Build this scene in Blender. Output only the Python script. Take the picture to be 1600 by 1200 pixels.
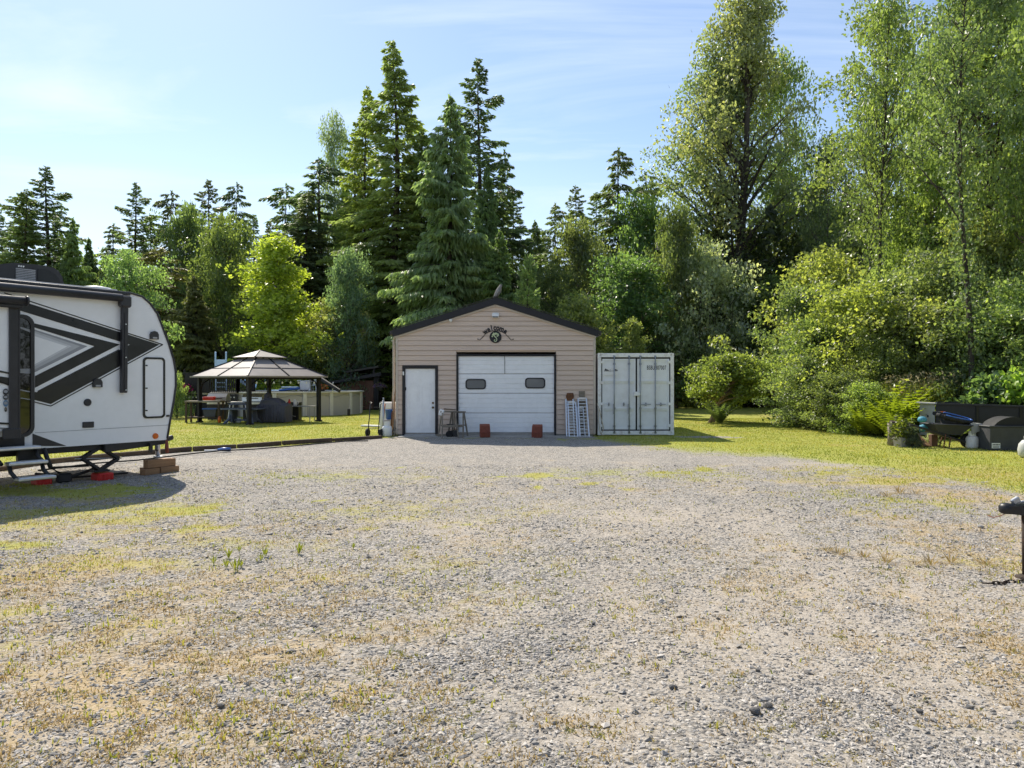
import bpy, math, random
import numpy as np
from mathutils import Vector, Matrix, Euler, Quaternion
for _o in list(bpy.data.objects): bpy.data.objects.remove(_o)
S = bpy.context.scene
C = S.collection
PI = math.pi
R = math.radians
# ---------------------------------------------------------------- camera
F = 1150.0            # focal length in photograph pixels (1600 wide)
EYE = 1.7
HOR = 596.0
cam = bpy.data.cameras.new('camera'); camo = bpy.data.objects.new('camera', cam); C.objects.link(camo)
camo.location = (0, 0, EYE); camo.rotation_euler = (R(90), 0, 0)
cam.sensor_width = 36.0; cam.lens = 36.0*F/1600; cam.shift_y = -4.0/1600
cam.clip_start = 0.05; cam.clip_end = 3000
S.camera = camo
# ---------------------------------------------------------------- light
SUN_AZ = R(-29)     # from +Y towards +X
SUN_EL = R(45)
sd = Vector((math.sin(SUN_AZ)*math.cos(SUN_EL), math.cos(SUN_AZ)*math.cos(SUN_EL), math.sin(SUN_EL)))
sun = bpy.data.lights.new('sun', 'SUN'); suno = bpy.data.objects.new('sun', sun); C.objects.link(suno)
sun.energy = 3.5; sun.angle = R(0.53); sun.color = (1.0, .92, .79)
suno.rotation_euler = (-sd).to_track_quat('-Z', 'Y').to_euler()
suno.location = (-10, 20, 30)
W = bpy.data.worlds.new('World'); S.world = W; W.use_nodes = True
wn = W.node_tree.nodes; wl = W.node_tree.links; wn.clear()
def N(nodes, t, **kw):
    n = nodes.new(t)
    for k, v in kw.items():
        if k.startswith('i_'): n.inputs[int(k[2:]) if k[2:].isdigit() else k[2:].replace('_', ' ')].default_value = v
        else: setattr(n, k, v)
    return n
sky = N(wn, 'ShaderNodeTexSky', sky_type='NISHITA', sun_disc=False, sun_elevation=SUN_EL, sun_rotation=SUN_AZ)
sky.air_density = 1.0; sky.dust_density = 0.3; sky.ozone_density = 2.4
bg = N(wn, 'ShaderNodeBackground'); bg.inputs[1].default_value = 0.084
out = N(wn, 'ShaderNodeOutputWorld')
tc = N(wn, 'ShaderNodeTexCoord'); sep = N(wn, 'ShaderNodeSeparateXYZ'); wl.new(tc.outputs['Generated'], sep.inputs[0])
def M(nodes, links, op, a, b=None, clamp=False):
    m = nodes.new('ShaderNodeMath'); m.operation = op; m.use_clamp = clamp
    for i, x in enumerate((a, b)):
        if x is None: continue
        if hasattr(x, 'links'): links.new(x, m.inputs[i])
        else: m.inputs[i].default_value = x
    return m.outputs[0]
zc = M(wn, wl, 'ADD', M(wn, wl, 'MAXIMUM', sep.outputs[2], 0.0), .12)
cx = M(wn, wl, 'DIVIDE', sep.outputs[0], zc); cy = M(wn, wl, 'DIVIDE', sep.outputs[1], zc)
cmb = N(wn, 'ShaderNodeCombineXYZ'); wl.new(M(wn, wl, 'MULTIPLY', cx, .55), cmb.inputs[0]); wl.new(M(wn, wl, 'MULTIPLY', cy, 1.5), cmb.inputs[1])
nz = N(wn, 'ShaderNodeTexNoise'); nz.inputs['Scale'].default_value = 1.1; nz.inputs['Detail'].default_value = 7; nz.inputs['Roughness'].default_value = .58; nz.inputs['Distortion'].default_value = .8
wl.new(cmb.outputs[0], nz.inputs['Vector'])
cr = N(wn, 'ShaderNodeMapRange', i_1=.44, i_2=.78, i_3=0.0, i_4=.75); wl.new(nz.outputs[0], cr.inputs[0])
hz = N(wn, 'ShaderNodeMapRange', i_1=0.0, i_2=.34, i_3=.80, i_4=.08); hz.interpolation_type = 'SMOOTHSTEP'; wl.new(sep.outputs[2], hz.inputs[0])
fac = M(wn, wl, 'MAXIMUM', cr.outputs[0], hz.outputs[0], True)
mx = N(wn, 'ShaderNodeMix', data_type='RGBA'); wl.new(fac, mx.inputs[0]); wl.new(sky.outputs[0], mx.inputs[6]); mx.inputs[7].default_value = (6.0, 6.6, 7.5, 1)
wl.new(mx.outputs[2], bg.inputs[0]); wl.new(bg.outputs[0], out.inputs[0])
S.view_settings.view_transform = 'Standard'; S.view_settings.look = 'None'
S.view_settings.gamma = 1.0; S.view_settings.exposure = 1.03; S.view_settings.use_curve_mapping = False
S.render.engine = 'CYCLES'
cy_ = S.cycles
cy_.max_bounces = 7; cy_.diffuse_bounces = 4; cy_.glossy_bounces = 3; cy_.transmission_bounces = 5; cy_.transparent_max_bounces = 6
cy_.use_denoising = True; cy_.use_adaptive_sampling = True; cy_.adaptive_threshold = .015
cy_.caustics_reflective = False; cy_.caustics_refractive = False; cy_.sample_clamp_indirect = 6
try: S.render.use_persistent_data = False
except Exception: pass

# ---------------------------------------------------------------- helpers
def at(px, py, D):
    return Vector(((px-800)/F*D, D, EYE-(py-HOR)/F*D))
def gp(px, py):
    D = F*EYE/(py-HOR)
    return Vector(((px-800)/F*D, D, 0))
def tag(o, label=None, cat=None, group=None, kind=None):
    if label: o['label'] = label
    if cat: o['category'] = cat
    if group: o['group'] = group
    if kind: o['kind'] = kind
    return o
def thing(name, label, cat, loc=(0, 0, 0), rz=0, group=None):
    o = bpy.data.objects.new(name, None); C.objects.link(o)
    o.location = loc; o.rotation_euler = (0, 0, rz); o.empty_display_size = .1
    return tag(o, label, cat, group)
def dup(root, loc=None, rz=None, label=None, scale=None, group=None):
    r = root.copy(); C.objects.link(r)
    if loc is not None: r.location = loc
    if rz is not None: r.rotation_euler = (0, 0, rz)
    if scale is not None: r.scale = scale
    if label: r['label'] = label
    if group: r['group'] = group
    for ch in list(root.children):
        c = ch.copy(); C.objects.link(c); c.parent = r
        for g in list(ch.children):
            d = g.copy(); C.objects.link(d); d.parent = c
    return r
def mesh_np(name, V, faces, smooth=False):
    """V (n,3); faces (m,k) integer array"""
    me = bpy.data.meshes.new(name)
    V = np.ascontiguousarray(V, dtype=np.float32); faces = np.ascontiguousarray(faces, dtype=np.int32)
    m, k = faces.shape
    me.vertices.add(len(V)); me.vertices.foreach_set('co', V.ravel())
    me.loops.add(m*k); me.loops.foreach_set('vertex_index', faces.ravel())
    me.polygons.add(m); me.polygons.foreach_set('loop_start', np.arange(0, m*k, k, dtype=np.int32))
    me.update(calc_edges=True)
    me.polygons.foreach_set('use_smooth', np.full(m, smooth, dtype=bool))
    return me
def face_attr(me, name, arr):
    a = me.attributes.new(name, 'FLOAT', 'FACE'); a.data.foreach_set('value', np.ascontiguousarray(arr, dtype=np.float32))
class MB:
    def __init__(s): s.v = []; s.f = []; s.sm = []
    def add(s, vs, fs, smooth=False):
        n = len(s.v); s.v += [Vector(v) for v in vs]; s.f += [tuple(i+n for i in f) for f in fs]; s.sm += [smooth]*len(fs)
        return s
    def box(s, c, size, rot=None, bev=0.0):
        hx, hy, hz = size[0]/2, size[1]/2, size[2]/2
        c = Vector(c); m = Matrix.Identity(3) if rot is None else (rot if isinstance(rot, Matrix) else Euler(rot).to_matrix())
        if bev <= 0:
            vs = [c+m @ Vector((x*hx, y*hy, z*hz)) for z in (-1, 1) for y in (-1, 1) for x in (-1, 1)]
            return s.add(vs, [(0, 2, 3, 1), (4, 5, 7, 6), (0, 1, 5, 4), (2, 6, 7, 3), (0, 4, 6, 2), (1, 3, 7, 5)])
        b = min(bev, hx*.95, hy*.95, hz*.95); vs = []; idx = {}
        for x in (-1, 1):
            for y in (-1, 1):
                for z in (-1, 1):
                    for ax in range(3):
                        p = [x*(hx-b), y*(hy-b), z*(hz-b)]; p[ax] = (x*hx, y*hy, z*hz)[ax]
                        idx[(x, y, z, ax)] = len(vs); vs.append(c+m @ Vector(p))
        fs = []
        def fix(q):
            ctr = sum((vs[i] for i in q), Vector())/len(q)-c
            n = (vs[q[1]]-vs[q[0]]).cross(vs[q[2]]-vs[q[1]])
            return tuple(q) if n.dot(ctr) >= 0 else tuple(reversed(q))
        for sg in (-1, 1):
            fs.append(fix([idx[(sg, y, z, 0)] for y, z in ((-1, -1), (1, -1), (1, 1), (-1, 1))]))
            fs.append(fix([idx[(x, sg, z, 1)] for x, z in ((-1, -1), (1, -1), (1, 1), (-1, 1))]))
            fs.append(fix([idx[(x, y, sg, 2)] for x, y in ((-1, -1), (1, -1), (1, 1), (-1, 1))]))
        for a in (-1, 1):
            for bb in (-1, 1):
                fs.append(fix([idx[(a, bb, -1, 0)], idx[(a, bb, 1, 0)], idx[(a, bb, 1, 1)], idx[(a, bb, -1, 1)]]))
                fs.append(fix([idx[(a, -1, bb, 0)], idx[(a, 1, bb, 0)], idx[(a, 1, bb, 2)], idx[(a, -1, bb, 2)]]))
                fs.append(fix([idx[(-1, a, bb, 1)], idx[(1, a, bb, 1)], idx[(1, a, bb, 2)], idx[(-1, a, bb, 2)]]))
        for x in (-1, 1):
            for y in (-1, 1):
                for z in (-1, 1): fs.append(fix([idx[(x, y, z, k)] for k in range(3)]))
        return s.add(vs, fs)
    def bar(s, a, b, w, h, bev=0.0, up=(0, 0, 1)):
        a = Vector(a); b = Vector(b); x = (b-a); L = x.length; x.normalize(); u = Vector(up)
        if abs(x.dot(u)) > .98: u = Vector((0, 1, 0))
        y = u.cross(x).normalized(); z = x.cross(y)
        return s.box((a+b)/2, (L, w, h), Matrix((x, y, z)).transposed(), bev)
    def tube(s, pts, rad, n=8, cap=True, smooth=True):
        pts = [Vector(p) for p in pts]; k = len(pts)
        rad = [rad]*k if not hasattr(rad, '__len__') else rad
        rings = []; prev = None; vs = []
        for i, p in enumerate(pts):
            t = (pts[min(i+1, k-1)]-pts[max(i-1, 0)])
            t = t.normalized() if t.length > 1e-9 else Vector((0, 0, 1))
            if prev is None:
                u = Vector((0, 0, 1)) if abs(t.z) < .9 else Vector((1, 0, 0)); a = t.cross(u).normalized()
            else:
                a = prev-t*prev.dot(t)
                a = a.normalized() if a.length > 1e-6 else t.orthogonal().normalized()
            prev = a; b = t.cross(a)
            for j in range(n):
                an = 2*PI*j/n; vs.append(p+(a*math.cos(an)+b*math.sin(an))*rad[i])
        fs = []
        for i in range(k-1):
            for j in range(n):
                fs.append((i*n+j, i*n+(j+1) % n, (i+1)*n+(j+1) % n, (i+1)*n+j))
        s.add(vs, fs, smooth)
        if cap:
            m = len(s.v)-len(vs)
            s.f.append(tuple(m+j for j in reversed(range(n)))); s.f.append(tuple(m+(k-1)*n+j for j in range(n))); s.sm += [False, False]
        return s
    def lathe(s, prof, n=20, c=(0, 0, 0), rot=None, smooth=True):
        c = Vector(c); m = Matrix.Identity(3) if rot is None else Euler(rot).to_matrix(); vs = []; k = len(prof)
        for r, z in prof:
            for j in range(n):
                a = 2*PI*j/n; vs.append(c+m @ Vector((max(r, 1e-4)*math.cos(a), max(r, 1e-4)*math.sin(a), z)))
        fs = [(i*n+j, i*n+(j+1) % n, (i+1)*n+(j+1) % n, (i+1)*n+j) for i in range(k-1) for j in range(n)]
        s.add(vs, fs, smooth); m0 = len(s.v)-len(vs)
        s.f.append(tuple(m0+j for j in reversed(range(n)))); s.f.append(tuple(m0+(k-1)*n+j for j in range(n))); s.sm += [False, False]
        return s
    def prism(s, poly, O, U, V, T):
        """poly of (u,v) in the plane O+uU+vV, extruded by vector T"""
        O = Vector(O); U = Vector(U); V = Vector(V); T = Vector(T)
        ar = sum(poly[i][0]*poly[(i+1) % len(poly)][1]-poly[(i+1) % len(poly)][0]*poly[i][1] for i in range(len(poly)))
        if (ar > 0) == (U.cross(V).dot(T) > 0): poly = list(reversed(poly))
        a = [O+U*p[0]+V*p[1] for p in poly]; b = [p+T for p in a]; n = len(poly)
        fs = [tuple(range(n)), tuple(n+i for i in reversed(range(n)))]
        fs += [(i, n+i, n+(i+1) % n, (i+1) % n) for i in range(n)]
        return s.add(a+b, fs)
    def mesh(s, name):
        me = bpy.data.meshes.new(name); me.from_pydata([tuple(v) for v in s.v], [], s.f)
        me.polygons.foreach_set('use_smooth', s.sm); me.update()
        return me
    def build(s, name, mat, parent=None, world=False, kind=None, label=None):
        if world and parent is not None:
            inv = (Matrix.Translation(parent.location) @ parent.rotation_euler.to_matrix().to_4x4()).inverted()
            p = parent
            s.v = [inv @ v for v in s.v]
        o = bpy.data.objects.new(name, s.mesh(name)); C.objects.link(o)
        if mat: o.data.materials.append(mat)
        if parent is not None: o.parent = parent
        if kind: o['kind'] = kind
        if label: o['label'] = label
        return o
def put(name, me, mat, parent=None, kind=None):
    o = bpy.data.objects.new(name, me); C.objects.link(o)
    if mat and len(me.materials) == 0: me.materials.append(mat)
    if parent is not None: o.parent = parent
    if kind: o['kind'] = kind
    return o
def text_mesh(body, size, ext=.003, space=1.0, bold=0.0):
    cu = bpy.data.curves.new('lettering', 'FONT'); cu.offset = bold; cu.body = body; cu.size = size; cu.extrude = ext; cu.space_character = space
    cu.align_x = 'CENTER'; cu.align_y = 'CENTER'; cu.resolution_u = 4
    ob = bpy.data.objects.new('lettering', cu); C.objects.link(ob)
    dg = bpy.context.evaluated_depsgraph_get(); me = bpy.data.meshes.new_from_object(ob.evaluated_get(dg))
    bpy.data.objects.remove(ob); bpy.data.curves.remove(cu)
    return me
def ellipse(cx, cy, rx, ry, n=20, a0=0, a1=2*PI):
    return [(cx+rx*math.cos(a0+(a1-a0)*i/n), cy+ry*math.sin(a0+(a1-a0)*i/n)) for i in range(n)]
def rrect(x0, y0, x1, y1, r, n=4):
    p = []
    for cxx, cyy, a in ((x1-r, y1-r, 0), (x0+r, y1-r, PI/2), (x0+r, y0+r, PI), (x1-r, y0+r, 1.5*PI)):
        for i in range(n+1): p.append((cxx+r*math.cos(a+PI/2*i/n), cyy+r*math.sin(a+PI/2*i/n)))
    return p
def ring_prism(mb, outer, inner, O, U, V, T):
    """frame between two outlines of equal count"""
    O = Vector(O); U = Vector(U); V = Vector(V); T = Vector(T); n = len(outer)
    P = [O+U*p[0]+V*p[1] for p in outer]; Q = [O+U*p[0]+V*p[1] for p in inner]
    vs = P+Q+[p+T for p in P]+[q+T for q in Q]; fs = []
    for i in range(n):
        j = (i+1) % n
        fs += [(i, j, n+j, n+i), (2*n+i, 3*n+i, 3*n+j, 2*n+j), (i, 2*n+i, 2*n+j, j), (n+i, n+j, 3*n+j, 3*n+i)]
    return mb.add(vs, fs)

# ---------------------------------------------------------------- numpy noise
_rs = np.random.RandomState(7); _tab = _rs.rand(256, 256)
def vnoise(x, y):
    xi = np.floor(x).astype(int); yi = np.floor(y).astype(int); fx = x-xi; fy = y-yi
    fx = fx*fx*(3-2*fx); fy = fy*fy*(3-2*fy)
    g = lambda a, b: _tab[a & 255, b & 255]
    return (g(xi, yi)*(1-fx)+g(xi+1, yi)*fx)*(1-fy)+(g(xi, yi+1)*(1-fx)+g(xi+1, yi+1)*fx)*fy
def fbm(x, y, o=4):
    s = 0; a = .5; t = 0
    for i in range(o):
        s = s+a*vnoise(x*2**i+17.3*i, y*2**i+5.1*i); t += a; a *= .5
    return s/t
def sst(a, b, x):
    t = np.clip((x-a)/(b-a), 0, 1); return t*t*(3-2*t)

# ---------------------------------------------------------------- materials
def newmat(name):
    m = bpy.data.materials.new(name); m.use_nodes = True; n = m.node_tree.nodes; l = m.node_tree.links; n.clear()
    o = n.new('ShaderNodeOutputMaterial'); b = n.new('ShaderNodeBsdfPrincipled'); l.new(b.outputs[0], o.inputs[0])
    return m, n, l, b, o
def mat(name, col, rough=.6, metal=0.0, var=.15, scale=6.0, bump=0.0, bscale=40.0, spec=.4, stretch=None, dirt=None, dscale=2.0, damt=.5, coat=0.0):
    m, n, l, b, o = newmat(name)
    b.inputs['Roughness'].default_value = rough; b.inputs['Metallic'].default_value = metal
    b.inputs['Specular IOR Level'].default_value = spec; b.inputs['Coat Weight'].default_value = coat
    t = n.new('ShaderNodeTexCoord'); src = t.outputs['Object']
    if stretch:
        mp = n.new('ShaderNodeMapping'); mp.inputs['Scale'].default_value = stretch; l.new(src, mp.inputs[0]); src = mp.outputs[0]
    nz = N(n, 'ShaderNodeTexNoise'); nz.inputs['Scale'].default_value = scale; nz.inputs['Detail'].default_value = 6; nz.inputs['Roughness'].default_value = .65
    l.new(src, nz.inputs['Vector'])
    rp = n.new('ShaderNodeMapRange'); rp.inputs[1].default_value = .25; rp.inputs[2].default_value = .75; rp.inputs[3].default_value = 1-var; rp.inputs[4].default_value = 1+var
    l.new(nz.outputs[0], rp.inputs[0])
    mul = n.new('ShaderNodeVectorMath'); mul.operation = 'SCALE'; mul.inputs[0].default_value = col[:3]; l.new(rp.outputs[0], mul.inputs['Scale'])
    cout = mul.outputs[0]
    if dirt is not None:
        n2 = N(n, 'ShaderNodeTexNoise'); n2.inputs['Scale'].default_value = dscale; n2.inputs['Detail'].default_value = 8; n2.inputs['Roughness'].default_value = .7; l.new(src, n2.inputs['Vector'])
        r2 = n.new('ShaderNodeMapRange'); r2.inputs[1].default_value = .5; r2.inputs[2].default_value = .8; r2.inputs[3].default_value = 0; r2.inputs[4].default_value = damt; l.new(n2.outputs[0], r2.inputs[0])
        mx = n.new('ShaderNodeMix'); mx.data_type = 'RGBA'; l.new(r2.outputs[0], mx.inputs[0]); l.new(cout, mx.inputs[6]); mx.inputs[7].default_value = (*dirt, 1); cout = mx.outputs[2]
    l.new(cout, b.inputs['Base Color'])
    rr = n.new('ShaderNodeMapRange'); rr.inputs[3].default_value = max(.03, rough-.1); rr.inputs[4].default_value = min(1, rough+.12); l.new(nz.outputs[0], rr.inputs[0]); l.new(rr.outputs[0], b.inputs['Roughness'])
    if bump > 0:
        n3 = N(n, 'ShaderNodeTexNoise'); n3.inputs['Scale'].default_value = bscale; n3.inputs['Detail'].default_value = 4; l.new(src, n3.inputs['Vector'])
        bp = n.new('ShaderNodeBump'); bp.inputs['Strength'].default_value = bump; bp.inputs['Distance'].default_value = .01; l.new(n3.outputs[0], bp.inputs['Height']); l.new(bp.outputs[0], b.inputs['Normal'])
    return m
def attr_mat(name, c0, c1, c2, rough=.8, spec=.2, transl=0.0, tcol=None, objcol=False, tw=1.0):
    """colour ramp over the per-face 'tint'; optional translucency; optional multiply by the object's own colour"""
    m, n, l, b, o = newmat(name)
    a = n.new('ShaderNodeAttribute'); a.attribute_name = 'tint'
    rp = n.new('ShaderNodeValToRGB'); e = rp.color_ramp.elements
    e[0].position = 0; e[0].color = (*c0, 1); e[1].position = 1; e[1].color = (*c2, 1); k = e.new(.5); k.color = (*c1, 1)
    l.new(a.outputs['Fac'], rp.inputs[0]); col = rp.outputs[0]
    if objcol:
        oi = n.new('ShaderNodeObjectInfo'); mx = n.new('ShaderNodeMix'); mx.data_type = 'RGBA'; mx.blend_type = 'MULTIPLY'; mx.inputs[0].default_value = 1
        l.new(col, mx.inputs[6]); l.new(oi.outputs['Color'], mx.inputs[7]); col = mx.outputs[2]
    l.new(col, b.inputs['Base Color']); b.inputs['Roughness'].default_value = rough; b.inputs['Specular IOR Level'].default_value = spec
    if transl > 0:
        tr = n.new('ShaderNodeBsdfTranslucent'); mc = n.new('ShaderNodeMix'); mc.data_type = 'RGBA'; mc.blend_type = 'MULTIPLY'; mc.inputs[0].default_value = 1
        l.new(col, mc.inputs[6]); mc.inputs[7].default_value = (*tcol, 1); l.new(mc.outputs[2], tr.inputs[0])
        ms = n.new('ShaderNodeMixShader'); ms.inputs[0].default_value = transl; l.new(b.outputs[0], ms.inputs[1]); l.new(tr.outputs[0], ms.inputs[2]); l.new(ms.outputs[0], o.inputs[0])
    return m
def glass_mat(name, col, rough=.04):
    m, n, l, b, o = newmat(name)
    b.inputs['Base Color'].default_value = (*col, 1); b.inputs['Roughness'].default_value = rough; b.inputs['Specular IOR Level'].default_value = .5; b.inputs['Coat Weight'].default_value = .3
    t = n.new('ShaderNodeTexCoord'); nz = N(n, 'ShaderNodeTexNoise'); nz.inputs['Scale'].default_value = 3; l.new(t.outputs['Object'], nz.inputs['Vector'])
    bp = n.new('ShaderNodeBump'); bp.inputs['Strength'].default_value = .04; bp.inputs['Distance'].default_value = .05; l.new(nz.outputs[0], bp.inputs['Height']); l.new(bp.outputs[0], b.inputs['Normal'])
    return m
X = {}
X['black'] = mat('black_paint', (.016, .016, .018), .42, var=.3, dirt=(.06, .055, .05), damt=.25)
X['blackwood'] = mat('black_stained_wood', (.020, .018, .019), .6, var=.35, scale=5, stretch=(1, 1, .2), bump=.2)
X['rubber'] = mat('rubber', (.02, .02, .02), .8, dirt=(.12, .11, .1), damt=.3)
X['white'] = mat('white_paint', (.86, .87, .88), .4, var=.05, dirt=(.50, .48, .44), dscale=1.6, damt=.22)
X['whiteplastic'] = mat('white_plastic', (.78, .78, .76), .4, var=.05, dirt=(.45, .43, .38), damt=.3)
X['rvwhite'] = mat('trailer_gelcoat', (.88, .885, .89), .22, var=.03, dirt=(.6, .58, .55), dscale=.8, damt=.15, coat=.3)
X['rvblack'] = mat('trailer_black_vinyl', (.016, .016, .017), .30, var=.05, coat=.1)
X['rvgrey'] = mat('trailer_grey_vinyl', (.33, .34, .36), .3, var=.15)
X['rvtrim'] = mat('awning_charcoal', (.035, .034, .037), .38, var=.2)
X['frame'] = mat('chassis_black', (.022, .022, .024), .5, var=.3, dirt=(.08, .065, .05), damt=.4)
X['alu'] = mat('aluminium', (.66, .68, .71), .34, metal=.85, var=.1, scale=12)
X['steel'] = mat('galvanised_steel', (.45, .46, .48), .42, metal=.7, var=.15)
X['red'] = mat('red_plastic', (.55, .025, .02), .4, var=.12)
X['wood'] = mat('sawn_timber', (.30, .17, .085), .75, var=.35, scale=4, stretch=(.3, 3, 3), bump=.35)
X['greywood'] = mat('weathered_wood', (.22, .19, .15), .85, var=.35, scale=5, stretch=(.3, 2, 2), bump=.4)
X['darktimber'] = mat('landscape_timber', (.085, .06, .042), .9, var=.4, scale=4, stretch=(.3, 2, 2), bump=.5)
X['siding'] = mat('vinyl_siding', (.625, .495, .40), .5, var=.08, scale=3, stretch=(.25, 1, 4), dirt=(.42, .33, .26), dscale=1.0, damt=.4)
X['sidingtrim'] = mat('beige_trim', (.52, .45, .38), .5, var=.06)
X['fascia'] = mat('black_fascia', (.014, .014, .017), .5, var=.3)
X['shingle'] = mat('roof_shingle', (.06, .058, .055), .9, var=.4, scale=20, bump=.5, dirt=(.10, .12, .05), damt=.5)
X['concrete'] = mat('concrete', (.34, .32, .29), .9, var=.2, bump=.3)
X['container'] = mat('container_paint', (.78, .795, .80), .5, var=.05, dirt=(.42, .36, .29), dscale=3.5, damt=.28)
X['containeredge'] = mat('container_frame_paint', (.80, .80, .78), .55, var=.10, scale=9, dirt=(.30, .19, .11), dscale=6, damt=.75)
X['gasket'] = mat('door_gasket', (.015, .015, .016), .7)
X['zinc'] = mat('zinc_rod', (.34, .36, .38), .45, metal=.5, var=.2, dirt=(.2, .12, .07), damt=.35, dscale=8)
X['roofpanel'] = mat('gazebo_panel', (.225, .20, .185), .5, var=.1, scale=2.5)
X['gazebo'] = mat('gazebo_metal', (.010, .010, .012), .55, var=.2, spec=.25)
X['poolwall'] = mat('pool_wall', (.47, .445, .41), .5, var=.08, scale=2, dirt=(.34, .30, .25), damt=.3)
X['pooltrim'] = mat('pool_trim', (.66, .64, .58), .45, var=.06)
X['water'] = glass_mat('pool_water', (.05, .22, .30), .03)
X['brownwall'] = mat('brown_board', (.15, .078, .052), .75, var=.3, scale=4, stretch=(1, 1, .25), bump=.3)
X['bluegrey'] = mat('blue_grey_resin', (.085, .105, .15), .5, var=.12)
X['cover'] = mat('grill_cover_fabric', (.075, .075, .095), .75, var=.15, bump=.25, bscale=14)
X['blue'] = mat('blue_plastic', (.035, .11, .36), .4, var=.15)
X['paleblue'] = mat('pale_blue_plastic', (.45, .62, .78), .4, var=.08)
X['cyan'] = mat('cyan_plastic', (.08, .30, .40), .7, var=.12)
X['stainless'] = mat('stainless', (.55, .55, .53), .32, metal=.8, var=.12)
X['darkrust'] = mat('dark_rusty_steel', (.05, .036, .028), .8, metal=.3, var=.4, scale=16, bump=.4, dirt=(.20, .085, .035), dscale=7, damt=.7)
X['dullwhite'] = mat('dull_white_plastic', (.50, .50, .47), .5, var=.1, dirt=(.30, .28, .22), dscale=5, damt=.6)
X['rust'] = mat('rusty_steel', (.17, .075, .035), .85, metal=.2, var=.4, scale=14, bump=.4, dirt=(.05, .035, .03), dscale=9, damt=.7)
X['rustred'] = mat('rusty_red_paint', (.25, .075, .045), .8, var=.3, scale=10, bump=.3, dirt=(.14, .07, .045), damt=.5, dscale=5)
X['darkgrey'] = mat('dark_grey_plastic', (.055, .056, .058), .6, var=.2, dirt=(.14, .13, .11), damt=.25)
X['greypaint'] = mat('grey_paint', (.36, .36, .36), .5, var=.1, dirt=(.2, .17, .13), damt=.3)
X['orange'] = mat('orange_lens', (.75, .16, .015), .3, var=.1)
X['terracotta'] = mat('terracotta', (.38, .15, .08), .8, var=.2)
X['rope'] = mat('rope', (.45, .38, .28), .9, var=.2)
X['cream'] = mat('cream_green_print', (.55, .62, .38), .6, var=.2, scale=20)
X['print'] = mat('dark_print', (.03, .03, .035), .6)
X['bluesticker'] = mat('blue_sticker', (.10, .20, .34), .35, var=.3, scale=25)
X['feather'] = mat('grey_feather', (.23, .215, .20), .85, var=.6, scale=30, bump=.3)
X['bark'] = mat('dark_bark', (.060, .048, .038), .95, var=.5, scale=7, stretch=(1, 1, .22), bump=.8, bscale=12)
X['brownbark'] = mat('brown_bark', (.30, .21, .14), .9, var=.4, scale=8, bump=.6, bscale=12)
X['palebark'] = mat('grey_bark', (.15, .125, .10), .95, var=.45, scale=6, stretch=(1, 1, .25), bump=.7, bscale=12)
X['pane'] = glass_mat('window_pane', (.17, .175, .18), .08)
X['darkglass'] = glass_mat('tinted_glass', (.008, .008, .009), .03)
X['brass'] = mat('aged_brass', (.16, .11, .05), .4, metal=.8)
X['pinkflower'] = attr_mat('pink_petals', (.25, .01, .08), (.45, .03, .16), (.6, .10, .3), .7, .2, .25, (1.2, 1, 1.1))
X['orangeflower'] = attr_mat('orange_petals', (.45, .08, .02), (.6, .16, .04), (.55, .25, .12), .7, .2, .25, (1.2, 1, 1))
X['purpleflower'] = attr_mat('purple_petals', (.10, .05, .12), (.22, .13, .22), (.35, .25, .33), .7, .2, .25, (1.1, 1, 1.1))
X['leaf'] = attr_mat('leaf', (.52, .56, .52), (1.0, 1.0, 1.0), (1.65, 1.5, 1.25), .40, .55, .54, (1.68, 1.74, .72), True)
X['needle'] = attr_mat('needles', (.5, .55, .5), (1.0, 1.0, 1.0), (1.5, 1.45, 1.25), .5, .4, .48, (1.45, 1.6, .85), True)
X['grass'] = attr_mat('grass_blades', (.16, .22, .04), (.29, .325, .07), (.47, .43, .15), .6, .25, .40, (1.4, 1.3, .55))
X['dry'] = attr_mat('dry_grass', (.22, .18, .06), (.42, .31, .14), (.57, .45, .27), .75, .2, .30, (1.2, 1.1, .8))
X['stone'] = attr_mat('crushed_stone', (.125, .115, .104), (.32, .30, .272), (.57, .525, .47), .85, .25)
X['seed'] = attr_mat('seed_heads', (.30, .25, .12), (.45, .38, .2), (.55, .46, .28), .8, .15, .3, (1.1, 1.1, .9))
# ---------------------------------------------------------------- ground
LX = [-40, -13, -11, -9.55, -8.8, -7.8, -6.06, -3.8, -3.68]; LY = [-10, 10, 13.2, 15.2, 16.6, 17.9, 19.4, 22.0, 22.6]
RX = [2.6, 3.2, 4.25, 6.45, 7.5, 8.2, 9.5, 14, 60]; RY = [22.2, 21.0, 19.0, 16.9, 14.2, 10.8, 8, 5, -20]
def blob(x, y, L):
    v = 0
    for cx, cy, rx, ry, a in L: v = np.maximum(v, a*np.exp(-(((x-cx)/rx)**2+((y-cy)/ry)**2)))
    return v
GREEN = [(-7.0, 11.4, 2.2, .9, .85), (-8.6, 11.0, 2.0, 1.2, .8), (-5.6, 7.6, 1.4, .6, .5), (-4.3, 8.6, 1.6, .6, .42), (-4.4, 9.7, 1.5, .4, .55), (3.6, 14.1, 2.2, .8, .45), (1.3, 11.9, 1.9, .7, .38),
         (6.8, 12.6, 1.4, .5, .6), (-1.2, 8.6, 1.3, .5, .35), (-3.0, 10.2, 1.8, .4, .42), (-1.5, 22.3, 2.2, .35, .5), (2.6, 21.8, 2.6, .7, .62), (.6, 13.2, 2.0, .5, .4), (-2.6, 14.6, 2.0, .4, .3), (5.5, 10.6, 1.3, .4, .35)]
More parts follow.
